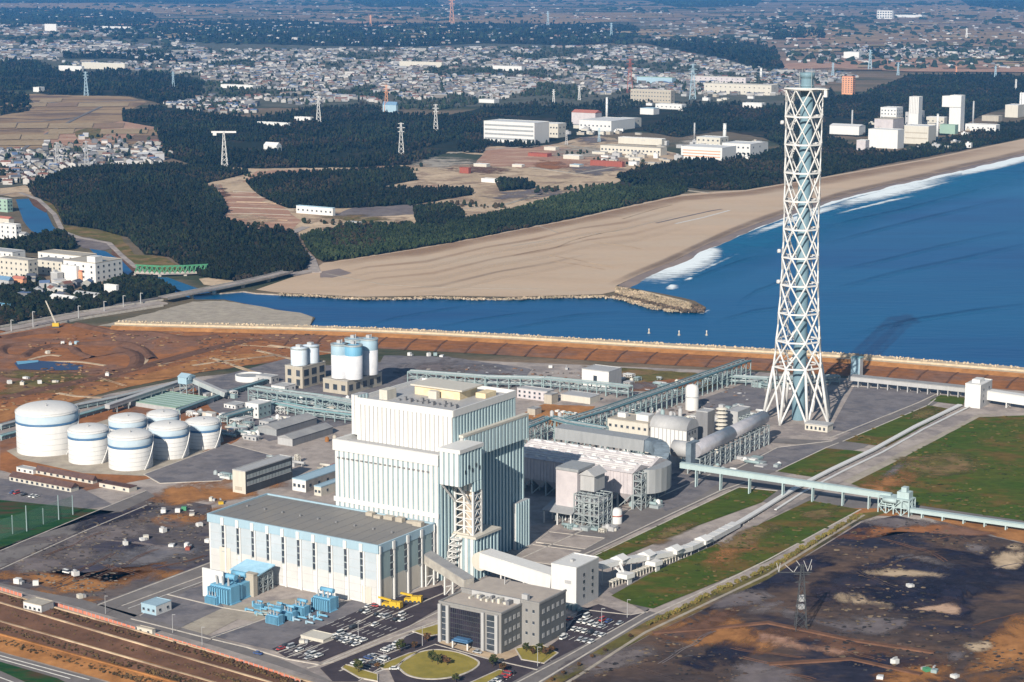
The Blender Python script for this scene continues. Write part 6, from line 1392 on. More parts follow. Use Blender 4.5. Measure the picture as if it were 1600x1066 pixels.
row((520,976), (606,997), .08, 'in the half empty middle rows of the hall car park')
row((538,968), (626,988), .12, 'in the half empty middle rows of the hall car park')
row((566,957), (634,974), .75, 'in the upper row of the hall car park near the yellow cranes')
row((575,950), (650,968), .3, 'in the upper row of the hall car park near the yellow cranes')
row((555,1040), (632,1005), .7, 'in the small lot between the round lawn and the hall car park')
row((568,1046), (606,1030), .5, 'in the small lot between the round lawn and the hall car park')
row((900,962), (972,978), .55, 'behind the office block in the rear car park')
row((890,970), (962,986), .4, 'behind the office block in the rear car park')
row((880,982), (945,996), .85, 'in the row nearest the grey side of the office block')
row((872,994), (925,1006), .7, 'in the row nearest the grey side of the office block')
row((770,1070), (800,1052), .8, 'at the bottom edge under the round lawn')
row((20,772), (62,780), .7, 'beside the green sports field at the left edge')
for (x, y, c, l, t) in ((403,1024,'blue','dark blue car driving on the road by the red fence', 0), (616,1048,'white','white car on the drive beside the round lawn', .6), (585,949,'red','red car near the corner of the hall', 0), (746,1022,'silver','silver car stopped at the office entrance', 0), (880,1000,'white','white van beside the grey office wall', 1.5), (104,897,'white','white van on the dark yard at the left', 0)):
    u, v = UV(x, y); car(u, v, t, c, l, 'van' in l)
tag(stalls.build('road_marking', M['marking']), kind='structure')
# ================================================================ trees and shrubs near the office
def make_shrub(r, h, seed, cols, name='shrub', n=40, trunk=True):
    T = thing(name, 'x', 'tree' if trunk else 'shrub', 0, 0); rr = random.Random(seed); mb = MB()
    for i in range(n):
        a = rr.random()*6.28; q = rr.random()**.5*r*.75; z = h*(.35 if trunk else .1)+rr.random()*h*.55; k = 1-.5*abs(z/h-.55); mb.cc = rr.choice(cols); s = r*rr.uniform(.16, .32)
        mb.blob(q*math.cos(a)*k, q*math.sin(a)*k, z, s, s, s*.8, rr, .5)
    mb.build('crown', M['leaf'], T)
    mb = MB(); mb.tube((0, 0, 0), (0, 0, h*.6), .18, .08, n=7)
    for i in range(4): a = i*1.6; mb.tube((0, 0, h*(.25+.08*i)), (r*.5*math.cos(a), r*.5*math.sin(a), h*.7), .07, .03, n=5)
    mb.build('trunk', M['bark'], T)
    bpy.context.view_layer.update(); KIDS[T.name] = list(T.children); return T
GD = [(.05,.06,.02), (.035,.05,.018), (.08,.075,.03)]; GY = [(.22,.16,.05), (.16,.14,.04), (.1,.11,.03)]; GB = [(.09,.05,.03), (.13,.07,.03), (.06,.045,.025)]
pr = [make_shrub(2.4, 5.5, 1, GD, 'round_tree'), make_shrub(1.9, 3.4, 2, GB, 'round_tree'), make_shrub(1.8, 2., 3, GY, 'hedge_shrub', 30, False)]
spots = [(675,1036,0,'dark tree standing in the middle of the round lawn, left one'), (684,1040,0,'dark tree standing in the middle of the round lawn, centre one'), (693,1037,1,'low brown bush on the round lawn, right of the two dark trees'), (699,1041,1,'low brown bush at the right end of the lawn clump'),
 (822,1020,0,'dark tree at the left end of the lawn beside the office corner'), (832,1024,1,'brown bush in the middle of the lawn beside the office corner'), (843,1024,0,'dark tree at the corner of the grey office wall'), (853,1026,1,'brown bush right of the dark corner tree'), (862,1022,1,'brown bush at the right end of the office lawn'),
 (625,1020,0,'dark tree beside the small lot left of the round lawn'), (560,1052,0,'dark tree on the kerb island at the bottom left of the round lawn'), (668,1004,1,'brown bush left of the office forecourt'), (648,1015,1,'brown bush above the round lawn'), (712,1068,0,'dark tree below the round lawn'), (770,1043,0,'dark tree on the strip right of the round lawn'), (785,1052,1,'brown bush on the strip right of the round lawn'), (590,1047,1,'brown bush between the small lot and the road')]
for i, (x, y, k, l) in enumerate(spots):
    u, v = UV(x, y)
    dup(pr[k], u, v, rc.random()*6, l, z=.5, s=rc.uniform(.8, 1.2))
hd = curve([(1012,980),(1060,955),(1110,930),(1160,908),(1210,885),(1260,856),(1300,832),(1345,806)], 14)
hd = [h for h in hd]
n = 0; acc = 0
for a, b in zip(hd, hd[1:]):
    ua, ub = UV(*a), UV(*b); l = math.dist(ua, ub); acc += l
    while acc > 3.4:
        acc -= 3.4; t = rc.random(); u, v = ua[0]+(ub[0]-ua[0])*t, ua[1]+(ub[1]-ua[1])*t; o = dup(pr[2], u+rc.uniform(-.9, .9), v+rc.uniform(-.9, .9), rc.random()*6, 'yellow green shrub in the hedge between the grass strip and the ash yard', z=.3, s=(rc.uniform(.8, 1.3), rc.uniform(.8, 1.3), rc.uniform(.8, 1.4))); o['group'] = 'hedge shrubs'
for (x, y) in ((862,1066),(905,1043),(945,1020),(985,998),(880,1056),(925,1030)):
    u, v = UV(x, y); o = dup(pr[1], u, v, rc.random()*6, 'small brown bush on the dry verge of the lower right road', z=.3, s=.6); o['group'] = 'verge bushes'
for o in pr:
    for ch in list(o.children): bpy.data.objects.remove(ch)
    bpy.data.objects.remove(o)
# ================================================================ forests
def poly_bbox(p): xs = [q[0] for q in p]; ys = [q[1] for q in p]; return min(xs), min(ys), max(xs), max(ys)
NT = [0]
def forest(name, poly, dens=.05, hgt=11, wid=5.5, cols=None, floor=True, seed=1, clear=(), z0=.3, kind='stuff'):
    """pine wood: floor sheet plus separate crowns, sampled evenly as seen so far crowns stand for clumps"""
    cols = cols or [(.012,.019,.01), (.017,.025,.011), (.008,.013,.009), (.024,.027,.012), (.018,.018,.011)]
    if floor: patch('forest_floor', poly, M['forestfloor'], z=z0+.3, amp=1.2, step=6, seed=seed)
    x0, y0, x1, y1 = poly_bbox(poly); rr = random.Random(seed); mb = MB(); area = (x1-x0)*(y1-y0); n = int(area*dens)
    pp = rough_px(poly, 1.2, 6, seed)
    for i in range(n):
        x = rr.uniform(x0, x1); y = rr.uniform(y0, y1)
        if not PIP(x, y, pp) or any(PIP(x, y, c) for c in clear): continue
        if x < -30 or x > 1630: continue
        X, Y = G(x, y); m = Y/F; w = max(wid*.5, m*1.45)*rr.uniform(.6, 1.5); h = hgt*rr.uniform(.6, 1.15); mb.cc = rr.choice(cols)
        t = mnoise.noise(Vector((X*.006, Y*.004, 3)))
        if t > .15: mb.cc = tuple(c*1.35 for c in mb.cc)
        elif t < -.2: mb.cc = tuple(c*.8 for c in mb.cc)
        t2 = mnoise.noise(Vector((X*.009, Y*.005, 11)))
        if t2 > .22 and rr.random() < .7: mb.cc = rr.choice([(.045,.032,.02), (.05,.042,.02), (.035,.028,.02)]); h *= .7
        if t2 < -.3 and rr.random() < .75: continue
        dp = min(w*2.2, w+m*2)
        mb.blob(X, Y, h*.55, w, dp*.8, h*.5, rr, .35)
        if m < 1.15: mb.blob(X+rr.uniform(-w, w)*.6, Y+rr.uniform(-w, w), h*.8, w*.55, w*.55, h*.3, rr, .4)
        NT[0] += 1
    return tag(mb.build(name, M['leaf']), kind=kind)
F1 = [(45,292),(70,275),(130,264),(240,258),(330,262),(395,270),(310,290),(340,302),(356,330),(345,345),(395,358),(455,362),(470,392),(484,408),(475,422),(420,432),(375,440),(330,436),(300,428),(262,402),(225,398),(200,372),(150,358),(100,352),(86,322),(50,305)]
F2 = [(385,285),(430,274),(520,268),(640,264),(652,282),(600,292),(650,297),(735,297),(737,306),(650,320),(560,326),(450,326),(415,312),(395,298)]
F3 = [(470,372),(500,362),(560,352),(640,352),(690,357),(730,342),(800,330),(880,306),(950,291),(985,278),(1020,270),(1060,268),(1075,298),(1062,305),(960,327),(900,341),(830,355),(745,372),(650,389),(560,403),(505,411),(490,400)]
F3b = [(645,325),(700,322),(722,330),(728,342),(690,356),(650,350)]
F3c = [(960,278),(1000,262),(1060,255),(1200,238),(1300,215),(1345,232),(1400,240),(1500,210),(1560,200),(1560,195),(1600,190),(1700,182),(1700,198),(1600,216),(1500,236),(1400,254),(1290,276),(1165,297),(1110,298),(1060,291),(1000,292)]
F4 = [(190,172),(260,166),(330,178),(400,184),(480,170),(560,160),(620,180),(700,180),(760,168),(850,158),(900,166),(980,152),(1040,162),(1100,160),(1215,165),(1300,140),(1310,152),(1340,150),(1420,117),(1500,116),(1600,118),(1700,122),(1700,160),(1600,170),(1560,172),(1530,182),(1480,212),(1340,214),(1300,212),(1230,232),(1190,215),(1130,205),(1060,215),(1000,205),(905,215),(870,225),(830,232),(760,228),(755,240),(700,238),(640,258),(560,262),(400,264),(300,258),(250,242),(248,200),(192,190)]
F5 = [(0,100),(60,96),(95,112),(180,110),(290,120),(316,126),(318,150),(265,166),(205,151),(75,149),(50,141),(0,142)]
F6 = [(0,144),(40,148),(52,160),(46,174),(0,181)]
holes4 = [[(752,185),(862,180),(880,200),(965,180),(1060,150),(1060,175),(985,215),(860,226),(830,222),(755,222)], [(1062,215),(1100,205),(1195,205),(1195,250),(1062,250)], [(1310,118),(1338,118),(1340,148),(1312,150)], [(1362,190),(1512,188),(1512,210),(1350,236)], [(1290,185),(1350,190),(1350,215),(1290,215)], [(330,222),(440,222),(440,238),(360,236)], [(640,238),(715,218),(716,242)], [(395,158),(560,155),(560,166),(400,168)], [(595,150),(620,150),(622,176),(595,178)], [(700,180),(760,168),(762,174),(705,184)], [(250,165),(345,160),(345,172),(260,176)]]
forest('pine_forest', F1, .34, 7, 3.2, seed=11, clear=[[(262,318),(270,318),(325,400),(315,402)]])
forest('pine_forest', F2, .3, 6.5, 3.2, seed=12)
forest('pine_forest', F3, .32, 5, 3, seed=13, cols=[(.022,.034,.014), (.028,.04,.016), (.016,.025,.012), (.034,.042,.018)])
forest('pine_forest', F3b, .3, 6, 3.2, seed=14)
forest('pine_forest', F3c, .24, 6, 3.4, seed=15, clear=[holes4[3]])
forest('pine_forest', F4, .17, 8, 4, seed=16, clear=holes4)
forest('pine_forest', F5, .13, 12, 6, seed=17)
forest('pine_forest', F6, .09, 12, 7, seed=18)
for i, (p, h) in enumerate((([(0,442),(60,436),(120,458),(185,440),(250,450),(275,458),(180,478),(60,500),(0,512)], 6), ([(0,382),(60,370),(95,366),(120,378),(118,390),(60,396),(0,394)], 7), ([(185,436),(240,436),(275,455),(200,470),(175,462)], 5), ([(775,286),(830,284),(835,296),(780,300)], 9), ([(340,428),(450,426),(480,424),(430,432),(370,440)], 7), ([(0,268),(25,266),(30,288),(0,292)], 8))):
    forest('woodland', p, .13, h, 4.5, seed=30+i)
far_f = [([(0,14),(60,12),(160,15),(240,22),(252,34),(215,46),(225,62),(180,60),(140,46),(60,38),(0,46)], 30), ([(250,34),(420,32),(520,36),(700,38),(860,34),(990,40),(1000,50),(985,64),(900,72),(760,68),(640,74),(480,72),(300,66),(230,60)], 31), ([(1000,66),(1120,62),(1200,72),(1216,92),(1225,108),(1190,118),(1160,100),(1110,88),(1040,76)], 32), ([(95,84),(200,82),(300,86),(312,96),(260,100),(180,92),(100,92)], 33), ([(1200,40),(1240,44),(1290,50),(1288,62),(1200,62)], 34), ([(1335,75),(1370,78),(1400,92),(1370,90)], 35), ([(540,0),(680,0),(690,9),(580,12)], 36), ([(1000,0),(1190,0),(1180,10),(1060,12)], 37), ([(0,0),(380,0),(360,6),(200,4),(60,6),(0,6)], 38), ([(1500,0),(1640,0),(1640,16),(1520,14)], 39), ([(1090,70),(1215,78),(1222,104),(1150,96)], 40), ([(0,96),(70,100),(90,112),(0,118)], 41)]
for p, s in far_f: forest('far_woodland', p, .09, 16, 10, seed=s, z0=2)
print('trees', NT[0])
# hills on the skyline
mb = MB(); nx, ny = 90, 8
for j in range(ny):
    for i in range(nx+1):
        X = -16000+32000*i/nx; Y = 19500+j*1100; h = 130*max(0, mnoise.noise(Vector((X*.00028, Y*.0003, 2)))+.35)*math.sin(math.pi*j/(ny-1))*1.6
        mb.v.append((X, Y, h))
for j in range(ny-1):
    for i in range(nx): k = j*(nx+1)+i; mb.face((k, k+1, k+nx+2, k+nx+1), 0, True)
tag(mb.build('hills', mat('hill_woods', (.03,.05,.03), (.05,.06,.035), scale=.002)), kind='structure')
# ================================================================ towns
RO = [(.12,.12,.13), (.09,.1,.13), (.2,.13,.1), (.1,.15,.26), (.2,.2,.21), (.42,.42,.43), (.12,.12,.13), (.2,.1,.08)]
WA = [(.5,.48,.46), (.3,.29,.27), (.22,.2,.18), (.38,.38,.39), (.17,.17,.18)]
def house_mesh(mb, X, Y, w, d, h, rh, rot, rc_, wc, flat=False, z=0):
    c, s = math.cos(rot), math.sin(rot); k = len(mb.v)
    def q(x, y, zz): mb.v.append((X+x*c-y*s, Y+x*s+y*c, z+zz))
    for zz in (0, h):
        for a, b in ((-w,-d),(w,-d),(w,d),(-w,d)): q(a/2, b/2, zz)
    mb.cc = wc
    for f in ((0,1,5,4),(1,2,6,5),(2,3,7,6),(3,0,4,7)): mb.face(tuple(k+i for i in f))
    if flat: mb.cc = rc_; mb.face((k+4,k+5,k+6,k+7)); return
    q(-w/2, 0, h+rh); q(w/2, 0, h+rh); mb.face((k+4, k+8, k+7)); mb.face((k+5, k+6, k+9))
    mb.cc = rc_; mb.face((k+4,k+5,k+9,k+8)); mb.face((k+6,k+7,k+8,k+9))
HP = {}
def house_proto(i):
    if i in HP: return HP[i]
    rr = random.Random(i); mb = MB(); w, d, h = rr.uniform(9, 13), rr.uniform(7, 9), rr.uniform(4.5, 6.2)
    house_mesh(mb, 0, 0, w, d, h, 2.2, 0, RO[i % len(RO)], WA[i % len(WA)], i % 7 == 5); house_mesh(mb, w*.3, -d*.5, w*.4, d*.5, h*.5, 1.3, 0, RO[i % len(RO)], WA[i % len(WA)])
    me = mb.build('house', M['house']).data; o = [x for x in bpy.data.objects if x.data == me][0]; bpy.data.objects.remove(o); HP[i] = me; return me
def town(name, poly, dens, n_ind, seed, label, where, clear=(), big=.02, trees=.5, wscale=1., bright=1.):
    x0, y0, x1, y1 = poly_bbox(poly); rr = random.Random(seed); n = int((x1-x0)*(y1-y0)*dens); pts = []; gaps = []
    for i in range(n):
        x, y = rr.uniform(x0, x1), rr.uniform(y0, y1)
        if x < -25 or x > 1625 or not PIP(x, y, poly) or any(PIP(x, y, c) for c in clear): continue
        X, Y = G(x, y); nv = mnoise.noise(Vector((X*.0035, Y*.0018, seed)))+.5*mnoise.noise(Vector((X*.012, Y*.006, seed)))
        if dens > .05 and nv < -.18: gaps.append((x, y)); continue
        if dens > .03:
            c_, s_ = math.cos(.35+.9*(nv > .15)), math.sin(.35+.9*(nv > .15)); a_ = X*c_+Y*s_; b_ = -X*s_+Y*c_; b_ = round(b_/30)*30+rr.uniform(-4, 4); a_ = round(a_/15)*15+rr.uniform(-2, 2); X, Y = a_*c_-b_*s_, a_*s_+b_*c_; x, y = PX(X, Y, 0)
        pts.append((y, x))
    pts.sort(reverse=True); th = rr.uniform(-.4, .4)
    for y, x in pts[:n_ind]:
        X, Y = G(x, y); i = rr.randrange(24); o = bpy.data.objects.new('house', house_proto(i)); COL.objects.link(o); o.location = (X, Y, .2); o.rotation_euler.z = th+rr.choice((0, math.pi/2))+rr.uniform(-.1, .1); s = rr.uniform(.85, 1.35); o.scale = (s, s, s)
        rn = ('dark', 'slate', 'brown', 'blue', 'grey', 'pale', 'charcoal', 'rust brown')[i % len(RO)]
        tag(o, f'small {rn} roofed house {where}', 'house', f'houses {where}')
    mb = MB()
    for y, x in pts[n_ind:]:
        X, Y = G(x, y); m = Y/F; s = max(1., m*1.2); big_ = rr.random() < big; w = rr.uniform(8, 14)*(2.5 if big_ else 1)*s**.4*wscale; d = rr.uniform(7, 11)*(1.6 if big_ else 1)*s**.4; h = rr.uniform(4.5, 7)*(1.6 if big_ else 1)
        wc = tuple(c*bright for c in rr.choice(WA)); house_mesh(mb, X, Y, w, d, h, 2.2, th+rr.choice((0, math.pi/2))+rr.uniform(-.2, .2), rr.choice(RO) if not big_ else rr.choice(((.6,.6,.6), (.5,.45,.4))), wc, big_)
    if mb.v: tag(mb.build(name, M['house']), label=label, kind='stuff')
    mb = MB()
    for i in range(int(len(pts)*trees)+len(gaps)):
        x, y = (rr.uniform(x0, x1), rr.uniform(y0, y1)) if i >= len(gaps) else gaps[i]
        if x < -25 or x > 1625 or not PIP(x, y, poly): continue
        X, Y = G(x, y); m = Y/F; mb.cc = rr.choice([(.025,.038,.022), (.035,.05,.025), (.05,.05,.03)]); w = max(3, m*2.4)*rr.uniform(.6, 1.3); mb.blob(X, Y, 3, w, w*1.6, rr.uniform(4, 7), rr, .4)
    if mb.v: tag(mb.build('town_trees', M['leaf']), kind='stuff')
for p in ([(0,235),(250,228),(256,262),(130,264),(45,290),(0,295)], [(-50,60),(330,62),(1210,75),(1225,112),(1225,165),(560,168),(320,170),(310,122),(95,112),(60,95),(-50,100)]):
    patch('town_ground', p, mat('town_ground', (.13,.12,.1), (.07,.08,.055), scale=.012, ramp=(.35,.65), rough=1, detail=9), z=.8, amp=1)
town('town_houses', [(0,236),(60,240),(150,232),(246,226),(256,258),(130,262),(48,288),(0,292)], .035, 130, 1, 'x', 'in the left settlement below the stubble field', trees=.7)
town('town_houses', [(250,60),(330,78),(640,76),(1000,72),(1110,90),(1160,104),(1215,120),(1215,150),(1100,150),(980,146),(900,158),(850,150),(760,160),(700,172),(620,172),(560,156),(480,166),(400,156),(330,176),(270,166),(320,150),(316,122),(330,100)], .062, 130, 2, 'x', 'at the near edge of the big town behind the forest', trees=.9, clear=[[(596,150),(620,150),(622,176),(596,178)]])
town('town_houses', [(-20,62),(80,58),(230,68),(320,76),(330,100),(90,84),(90,96),(60,94),(-20,98)], .075, 0, 3, 'x', '', trees=.2, wscale=1.3)
town('town_houses', [(90,98),(320,98),(320,120),(180,108),(95,108)], .06, 0, 4, 'x', '', trees=.5)
town('far_settlement', [(1320,74),(1400,80),(1480,74),(1570,84),(1600,92),(1540,93),(1440,91),(1350,88)], .09, 0, 5, 'x', '', trees=.8)
town('far_settlement', [(0,36),(60,40),(230,44),(250,60),(120,58),(0,56)], .05, 0, 6, 'x', '', trees=.3)
town('far_settlement', [(250,36),(960,38),(960,60),(640,72),(250,64)], .012, 0, 7, 'x', '', trees=.3)
town('far_settlement', [(1000,30),(1210,30),(1210,70),(1010,66)], .02, 0, 8, 'x', '', trees=.8)
town('far_settlement', [(1210,8),(1600,8),(1600,110),(1420,105),(1230,100)], .01, 0, 9, 'x', '', trees=1.2)
town('far_settlement', [(0,4),(1200,4),(1200,32),(0,32)], .008, 0, 10, 'x', '', trees=1.5)
town('far_settlement', [(60,225),(246,198),(246,228),(60,238)], .004, 0, 12, 'x', '', trees=4)
town('far_settlement', [(260,160),(400,162),(400,180),(330,178),(262,168)], .04, 0, 13, 'x', '', trees=1)
town('houses_in_the_wood', [(1160,105),(1225,112),(1310,112),(1340,120),(1230,150),(1160,150)], .05, 0, 14, 'x', '', trees=1)
# hazy woods and hedges scattered over the far plain: one object
mb = MB(); rr = random.Random(77)
for i in range(2600):
    x, y = rr.uniform(-20, 1620), 2+108*rr.random()**1.4
    if y > 70 and x < 1225: continue
    X, Y = G(x, y)
    if mnoise.noise(Vector((X*.0009, Y*.0005, 8))) < .0: continue
    m = Y/F; mb.cc = rr.choice([(.03,.045,.03), (.04,.055,.03)]); mb.blob(X, Y, 4, m*rr.uniform(3, 8), m*rr.uniform(6, 20), rr.uniform(8, 14), rr, .3)
tag(mb.build('far_woodland', M['leaf']), kind='stuff')
# ================================================================ works and institutes behind the beach
def FB(label, q, wall='cream', roof='palegrey', cat='building', win=None, **k):
    T, L, D, h = bldg('factory_building' if cat == 'building' else cat.replace(' ', '_'), label, cat, q, wall, roof, win=win, **k); dims(T); return T, L, D, h
T, L, D, h = FB('long white four storey building left of the beach works, largest in the wood', (835, 226, 756, 858, 193), 'white', 'white')
mb = MB(); [mb.box(-L+2, -2, -.25, -.02, h*(.16+.21*i), h*(.24+.21*i)) for i in range(4)]; mb.build('window_band', M['grey'], T)
FB('white wing attached to the right end of the four storey building', (872, 216, 845, 884, 194), 'cream', 'white', win=(6, 2, 2, 3, 2.5))
T, L, D, h = FB('building with a pink red roof left of the white chimney', (930, 196, 893, 940, 177), 'pinkwhite', 'roofred', style='gable', rh=5)
FB('long white low works below the pink roofed building', (955, 206, 905, 992, 190), 'white', 'white', win=(8, 1, 0, 3, 2.5))
FB('white works block right of the pink roofed building', (992, 200, 962, 1002, 186), 'cream', 'palegrey', win=(4, 2, 1, 3, 2))
FB('small pale blue roofed building among the works', (1021, 180, 1000, 1030, 170), 'white', 'paleblue')
FB('beige three storey block above the pale blue roof', (1048, 162, 985, 1054, 142), 'beige', 'cream', win=(14, 3, 1, 3, 2))
FB('long pale green roofed hall at the edge of the town', (1050, 132, 995, 1056, 122), 'paleblue', 'roofgreen')
FB('white flat works row right of the long works', (1065, 172, 1024, 1072, 164), 'white', 'white', win=(6, 1, 0, 3, 2))
T, L, D, h = FB('white building with red brown stripes near the beach forest', (1128, 252, 1064, 1150, 232), 'white', 'white')
mb = MB(); [mb.box(-L+3, -3, -.3, -.02, h*(.25+.22*i), h*(.32+.22*i)) for i in range(3)]; mb.build('stripe', M['orange'], T)
FB('white laboratory block right of the striped building', (1172, 246, 1128, 1192, 226), 'white', 'white', win=(6, 2, 2, 3, 2.5))
FB('white block behind the striped building', (1125, 232, 1088, 1138, 216), 'cream', 'white', win=(5, 2, 2, 3, 2.5))
FB('low white sheds at the right of the laboratory', (1190, 238, 1168, 1200, 224), 'white', 'palegrey')
FB('wide flat building with brown terraces in the cleared ground', (1032, 244, 938, 1042, 232), 'cream', 'field' if False else 'beige', win=(16, 1, 0, 3, 2.5))
FB('long white roofed hall above the terraced building', (1034, 228, 966, 1040, 218), 'cream', 'white')
FB('orange brick apartment tower standing in the wood right of the chimney top', (1332, 148, 1315, 1336, 120), 'orange', 'roofred', win=(4, 8, 3, 3, 2), cat='apartment building')
FB('cream long institute blocks left of the chimney top, upper row', (1205, 150, 1100, 1216, 134), 'cream', 'cream', win=(14, 2, 1, 3, 2))
FB('cream institute block with red brown end left of the chimney top', (1165, 132, 1082, 1172, 122), 'pinkwhite', 'cream', win=(10, 2, 0, 3, 2))
FB('low white buildings in the wood left of the chimney', (1190, 170, 1160, 1196, 162), 'white', 'white')
T, L, D, h = FB('large white windowless block of the power station by the shore', (1402, 233, 1356, 1412, 204), 'white', 'white')
T, L, D, h = FB('white block with horizontal bands right of the windowless block', (1450, 226, 1412, 1462, 198), 'cream', 'white'); mb = MB(); [mb.box(-L+2, -2, -.3, -.02, h*(.3+.3*i), h*(.36+.3*i)) for i in range(2)]; mb.build('stripe', M['beige'], T)
FB('white two storey block on the pink base above the windowless block', (1400, 200, 1375, 1410, 169), 'white', 'white', win=(5, 5, 3, 2.5, 2))
FB('pinkish low base building left of the white tower', (1395, 204, 1366, 1412, 187), 'pinkwhite', 'beige')
FB('grey base block under the white ribbed tower', (1428, 200, 1414, 1444, 176), 'palegrey', 'palegrey', win=(3, 2, 3, 2.5, 2))
T, L, D, h = FB('white ribbed tower block rising above the shore works', (1434, 204, 1419, 1440, 152), 'white', 'white')
mb = MB(); [mb.box(-L+i*L/6, -L+i*L/6+.8, -.4, 0, h*.5, h) for i in range(7)]; mb.build('rib', M['palegrey'], T)
T, L, D, h = FB('mushroom shaped white reactor building, stem narrower than its overhanging top', (1500, 206, 1482, 1506, 150), 'white', 'white', cat='reactor building')
mb = MB(); mb.box(-L-12, -L-.05, 1, D-1, h*.7, h-1); mb.box(-L-14, .6, -1.5, -.05, h*.68, h-1); mb.build('overhang', M['white'], T)
FB('pale green low building below the mushroom shaped building', (1492, 210, 1468, 1497, 196), 'roofgreen', 'roofgreen', cat='building')
FB('white row of low works left of the mushroom shaped building', (1475, 196, 1447, 1480, 184), 'cream', 'white', win=(4, 1, 0, 3, 2))
FB('white low works right of the mushroom building with flat roofs', (1556, 206, 1508, 1562, 196), 'white', 'white', win=(6, 1, 0, 3, 2))
FB('beige flat building between the thin chimney and the forest', (1560, 190, 1534, 1566, 182), 'beige', 'beige')
FB('white low building with brown end left of the windowless block', (1352, 236, 1338, 1358, 220), 'pinkwhite', 'white')
FB('white clubhouse like building in the wood right of the chimney', (1342, 212, 1296, 1352, 198), 'white', 'white', style='gable', rh=3)
FB('white tall building at the right edge of the frame', (1604, 182, 1592, 1618, 146), 'white', 'white')
FB('white low works at the right edge beside the tall one', (1590, 184, 1570, 1600, 165), 'cream', 'white')
FB('far white slab building on the plain', (1394, 30, 1370, 1397, 17), 'white', 'white', win=(6, 3, 0, 10, 7))
FB('long white hall on the far plain', (1440, 28, 1398, 1446, 24), 'white', 'white')
FB('far white farm works on the plain in front of the dark settlement', (1342, 92, 1318, 1350, 82), 'white', 'white')
FB('long cream hall in the middle of the town', (690, 106, 624, 694, 98), 'cream', 'cream')
FB('white hall in the right part of the town', (815, 112, 770, 820, 104), 'white', 'palegrey')
FB('long white roofed factory behind the dark wooded ridge on the left', (195, 110, 128, 200, 100), 'cream', 'white')
FB('white works left of the dark ridge', (128, 112, 92, 132, 104), 'white', 'white')
FB('long blue white hall far on the left plain', (204, 46, 160, 206, 42), 'white', 'palegrey')
FB('far white hall left of the wooded hills', (88, 50, 70, 90, 38), 'white', 'white')
FB('white roofed hall beyond the stubble field', (62, 144, 52, 70, 137), 'white', 'white')
FB('long white roofed shed at the right end of the dark ridge', (395, 140, 345, 400, 134), 'white', 'white')
FB('pale blue roofed hall in the wood below the orange mast', (619, 176, 598, 622, 164), 'paleblue', 'roofblue', style='gable', rh=6)
FB('white roofed pavilion in the forest left of the thin pylon', (432, 238, 412, 440, 228), 'white', 'white', style='gable', rh=5)
FB('long white building row in the forest', (450, 198, 402, 455, 193), 'white', 'white')
FB('slanted white roofed shed in the forest', (485, 190, 460, 490, 184), 'white', 'white')
FB('white roofed sheds in front of the town edge', (772, 162, 748, 780, 156), 'white', 'palegrey')
FB('long white sheds above the coast forest with blue grey roofs', (520, 338, 463, 524, 326), 'white', 'paleblue', win=(8, 1, 0, 2.5, 2))
FB('small white hut in the cleared field', (780, 287, 752, 786, 281), 'white', 'white')
FB('dark red site sheds on the cleared ground', (972, 262, 922, 976, 254), 'redwhite', 'redwhite')
FB('dark red site shed at the top of the cleared ground', (732, 272, 718, 736, 263), 'redwhite', 'redwhite')
FB('dark red stack of material above the beach works', (855, 246, 825, 862, 241), 'redwhite', 'redwhite')
for i, (x, y, xl, xr, yt, r) in enumerate(((905,250,880,912,244,'white'),(945,242,925,950,238,'palegrey'),(760,262,740,766,257,'white'),(1000,252,982,1004,247,'palegrey'),(905,262,890,912,258,'paleblue'),(560,352,540,566,348,'palegrey'),(815,262,800,820,258,'white'),(868,236,850,874,231,'cream'))):
    FB(('white', 'grey', 'pale', 'low grey', 'pale blue', 'flat grey', 'tiny white', 'cream')[i]+' site hut number'.replace(' number', '')+(' near the red site sheds', ' below the terraced building', ' at the left of the cleared ground', ' above the coast forest', ' between the red sheds', ' beside the long white sheds', ' on the sandy track', ' under the four storey building')[i], (x, y, xl, xr, yt), 'cream', r)
rq = random.Random(99)
for i, (x0, y0, x1, y1, n, wh) in enumerate(((870,190,1000,212,26,'among the works around the pink roofed building'), (1060,225,1200,252,26,'around the laboratory above the coast forest'), (1345,195,1520,234,34,'among the white shore works at the upper right'), (1090,128,1215,160,24,'around the cream institute blocks'), (930,225,1050,262,22,'on the cleared ground by the terraced building'), (1000,150,1075,185,8,'beside the beige three storey block'), (0,400,110,470,14,'in the riverside group at the left'))):
    for j in range(n):
        x, y = rq.uniform(x0, x1), rq.uniform(y0, y1); X, Y = G(x, y); w, d, h = rq.uniform(6, 16), rq.uniform(5, 11), rq.uniform(3, 8); mb = MB(); mb.box(-w/2, w/2, -d/2, d/2, 0, h, m=0); mb.box(-w/2-.2, w/2+.2, -d/2-.2, d/2+.2, h+.01, h+.5, m=1); k = rq.choice(('white', 'cream', 'palegrey', 'beige'))
        if rq.random() < .4: mb.box(-w*.3, 0, -d*.3, d*.2, h+.5, h+2.5, m=0)
        u, v = UV(x, y); solo('outbuilding', f'small {k.replace("palegrey", "pale grey")} flat roofed outbuilding {wh}', 'outbuilding', mb, [M[k], M[rq.choice(('white', 'palegrey', 'roofgrey'))]], u, v, rq.uniform(-.2, .2), group='outbuildings '+wh)
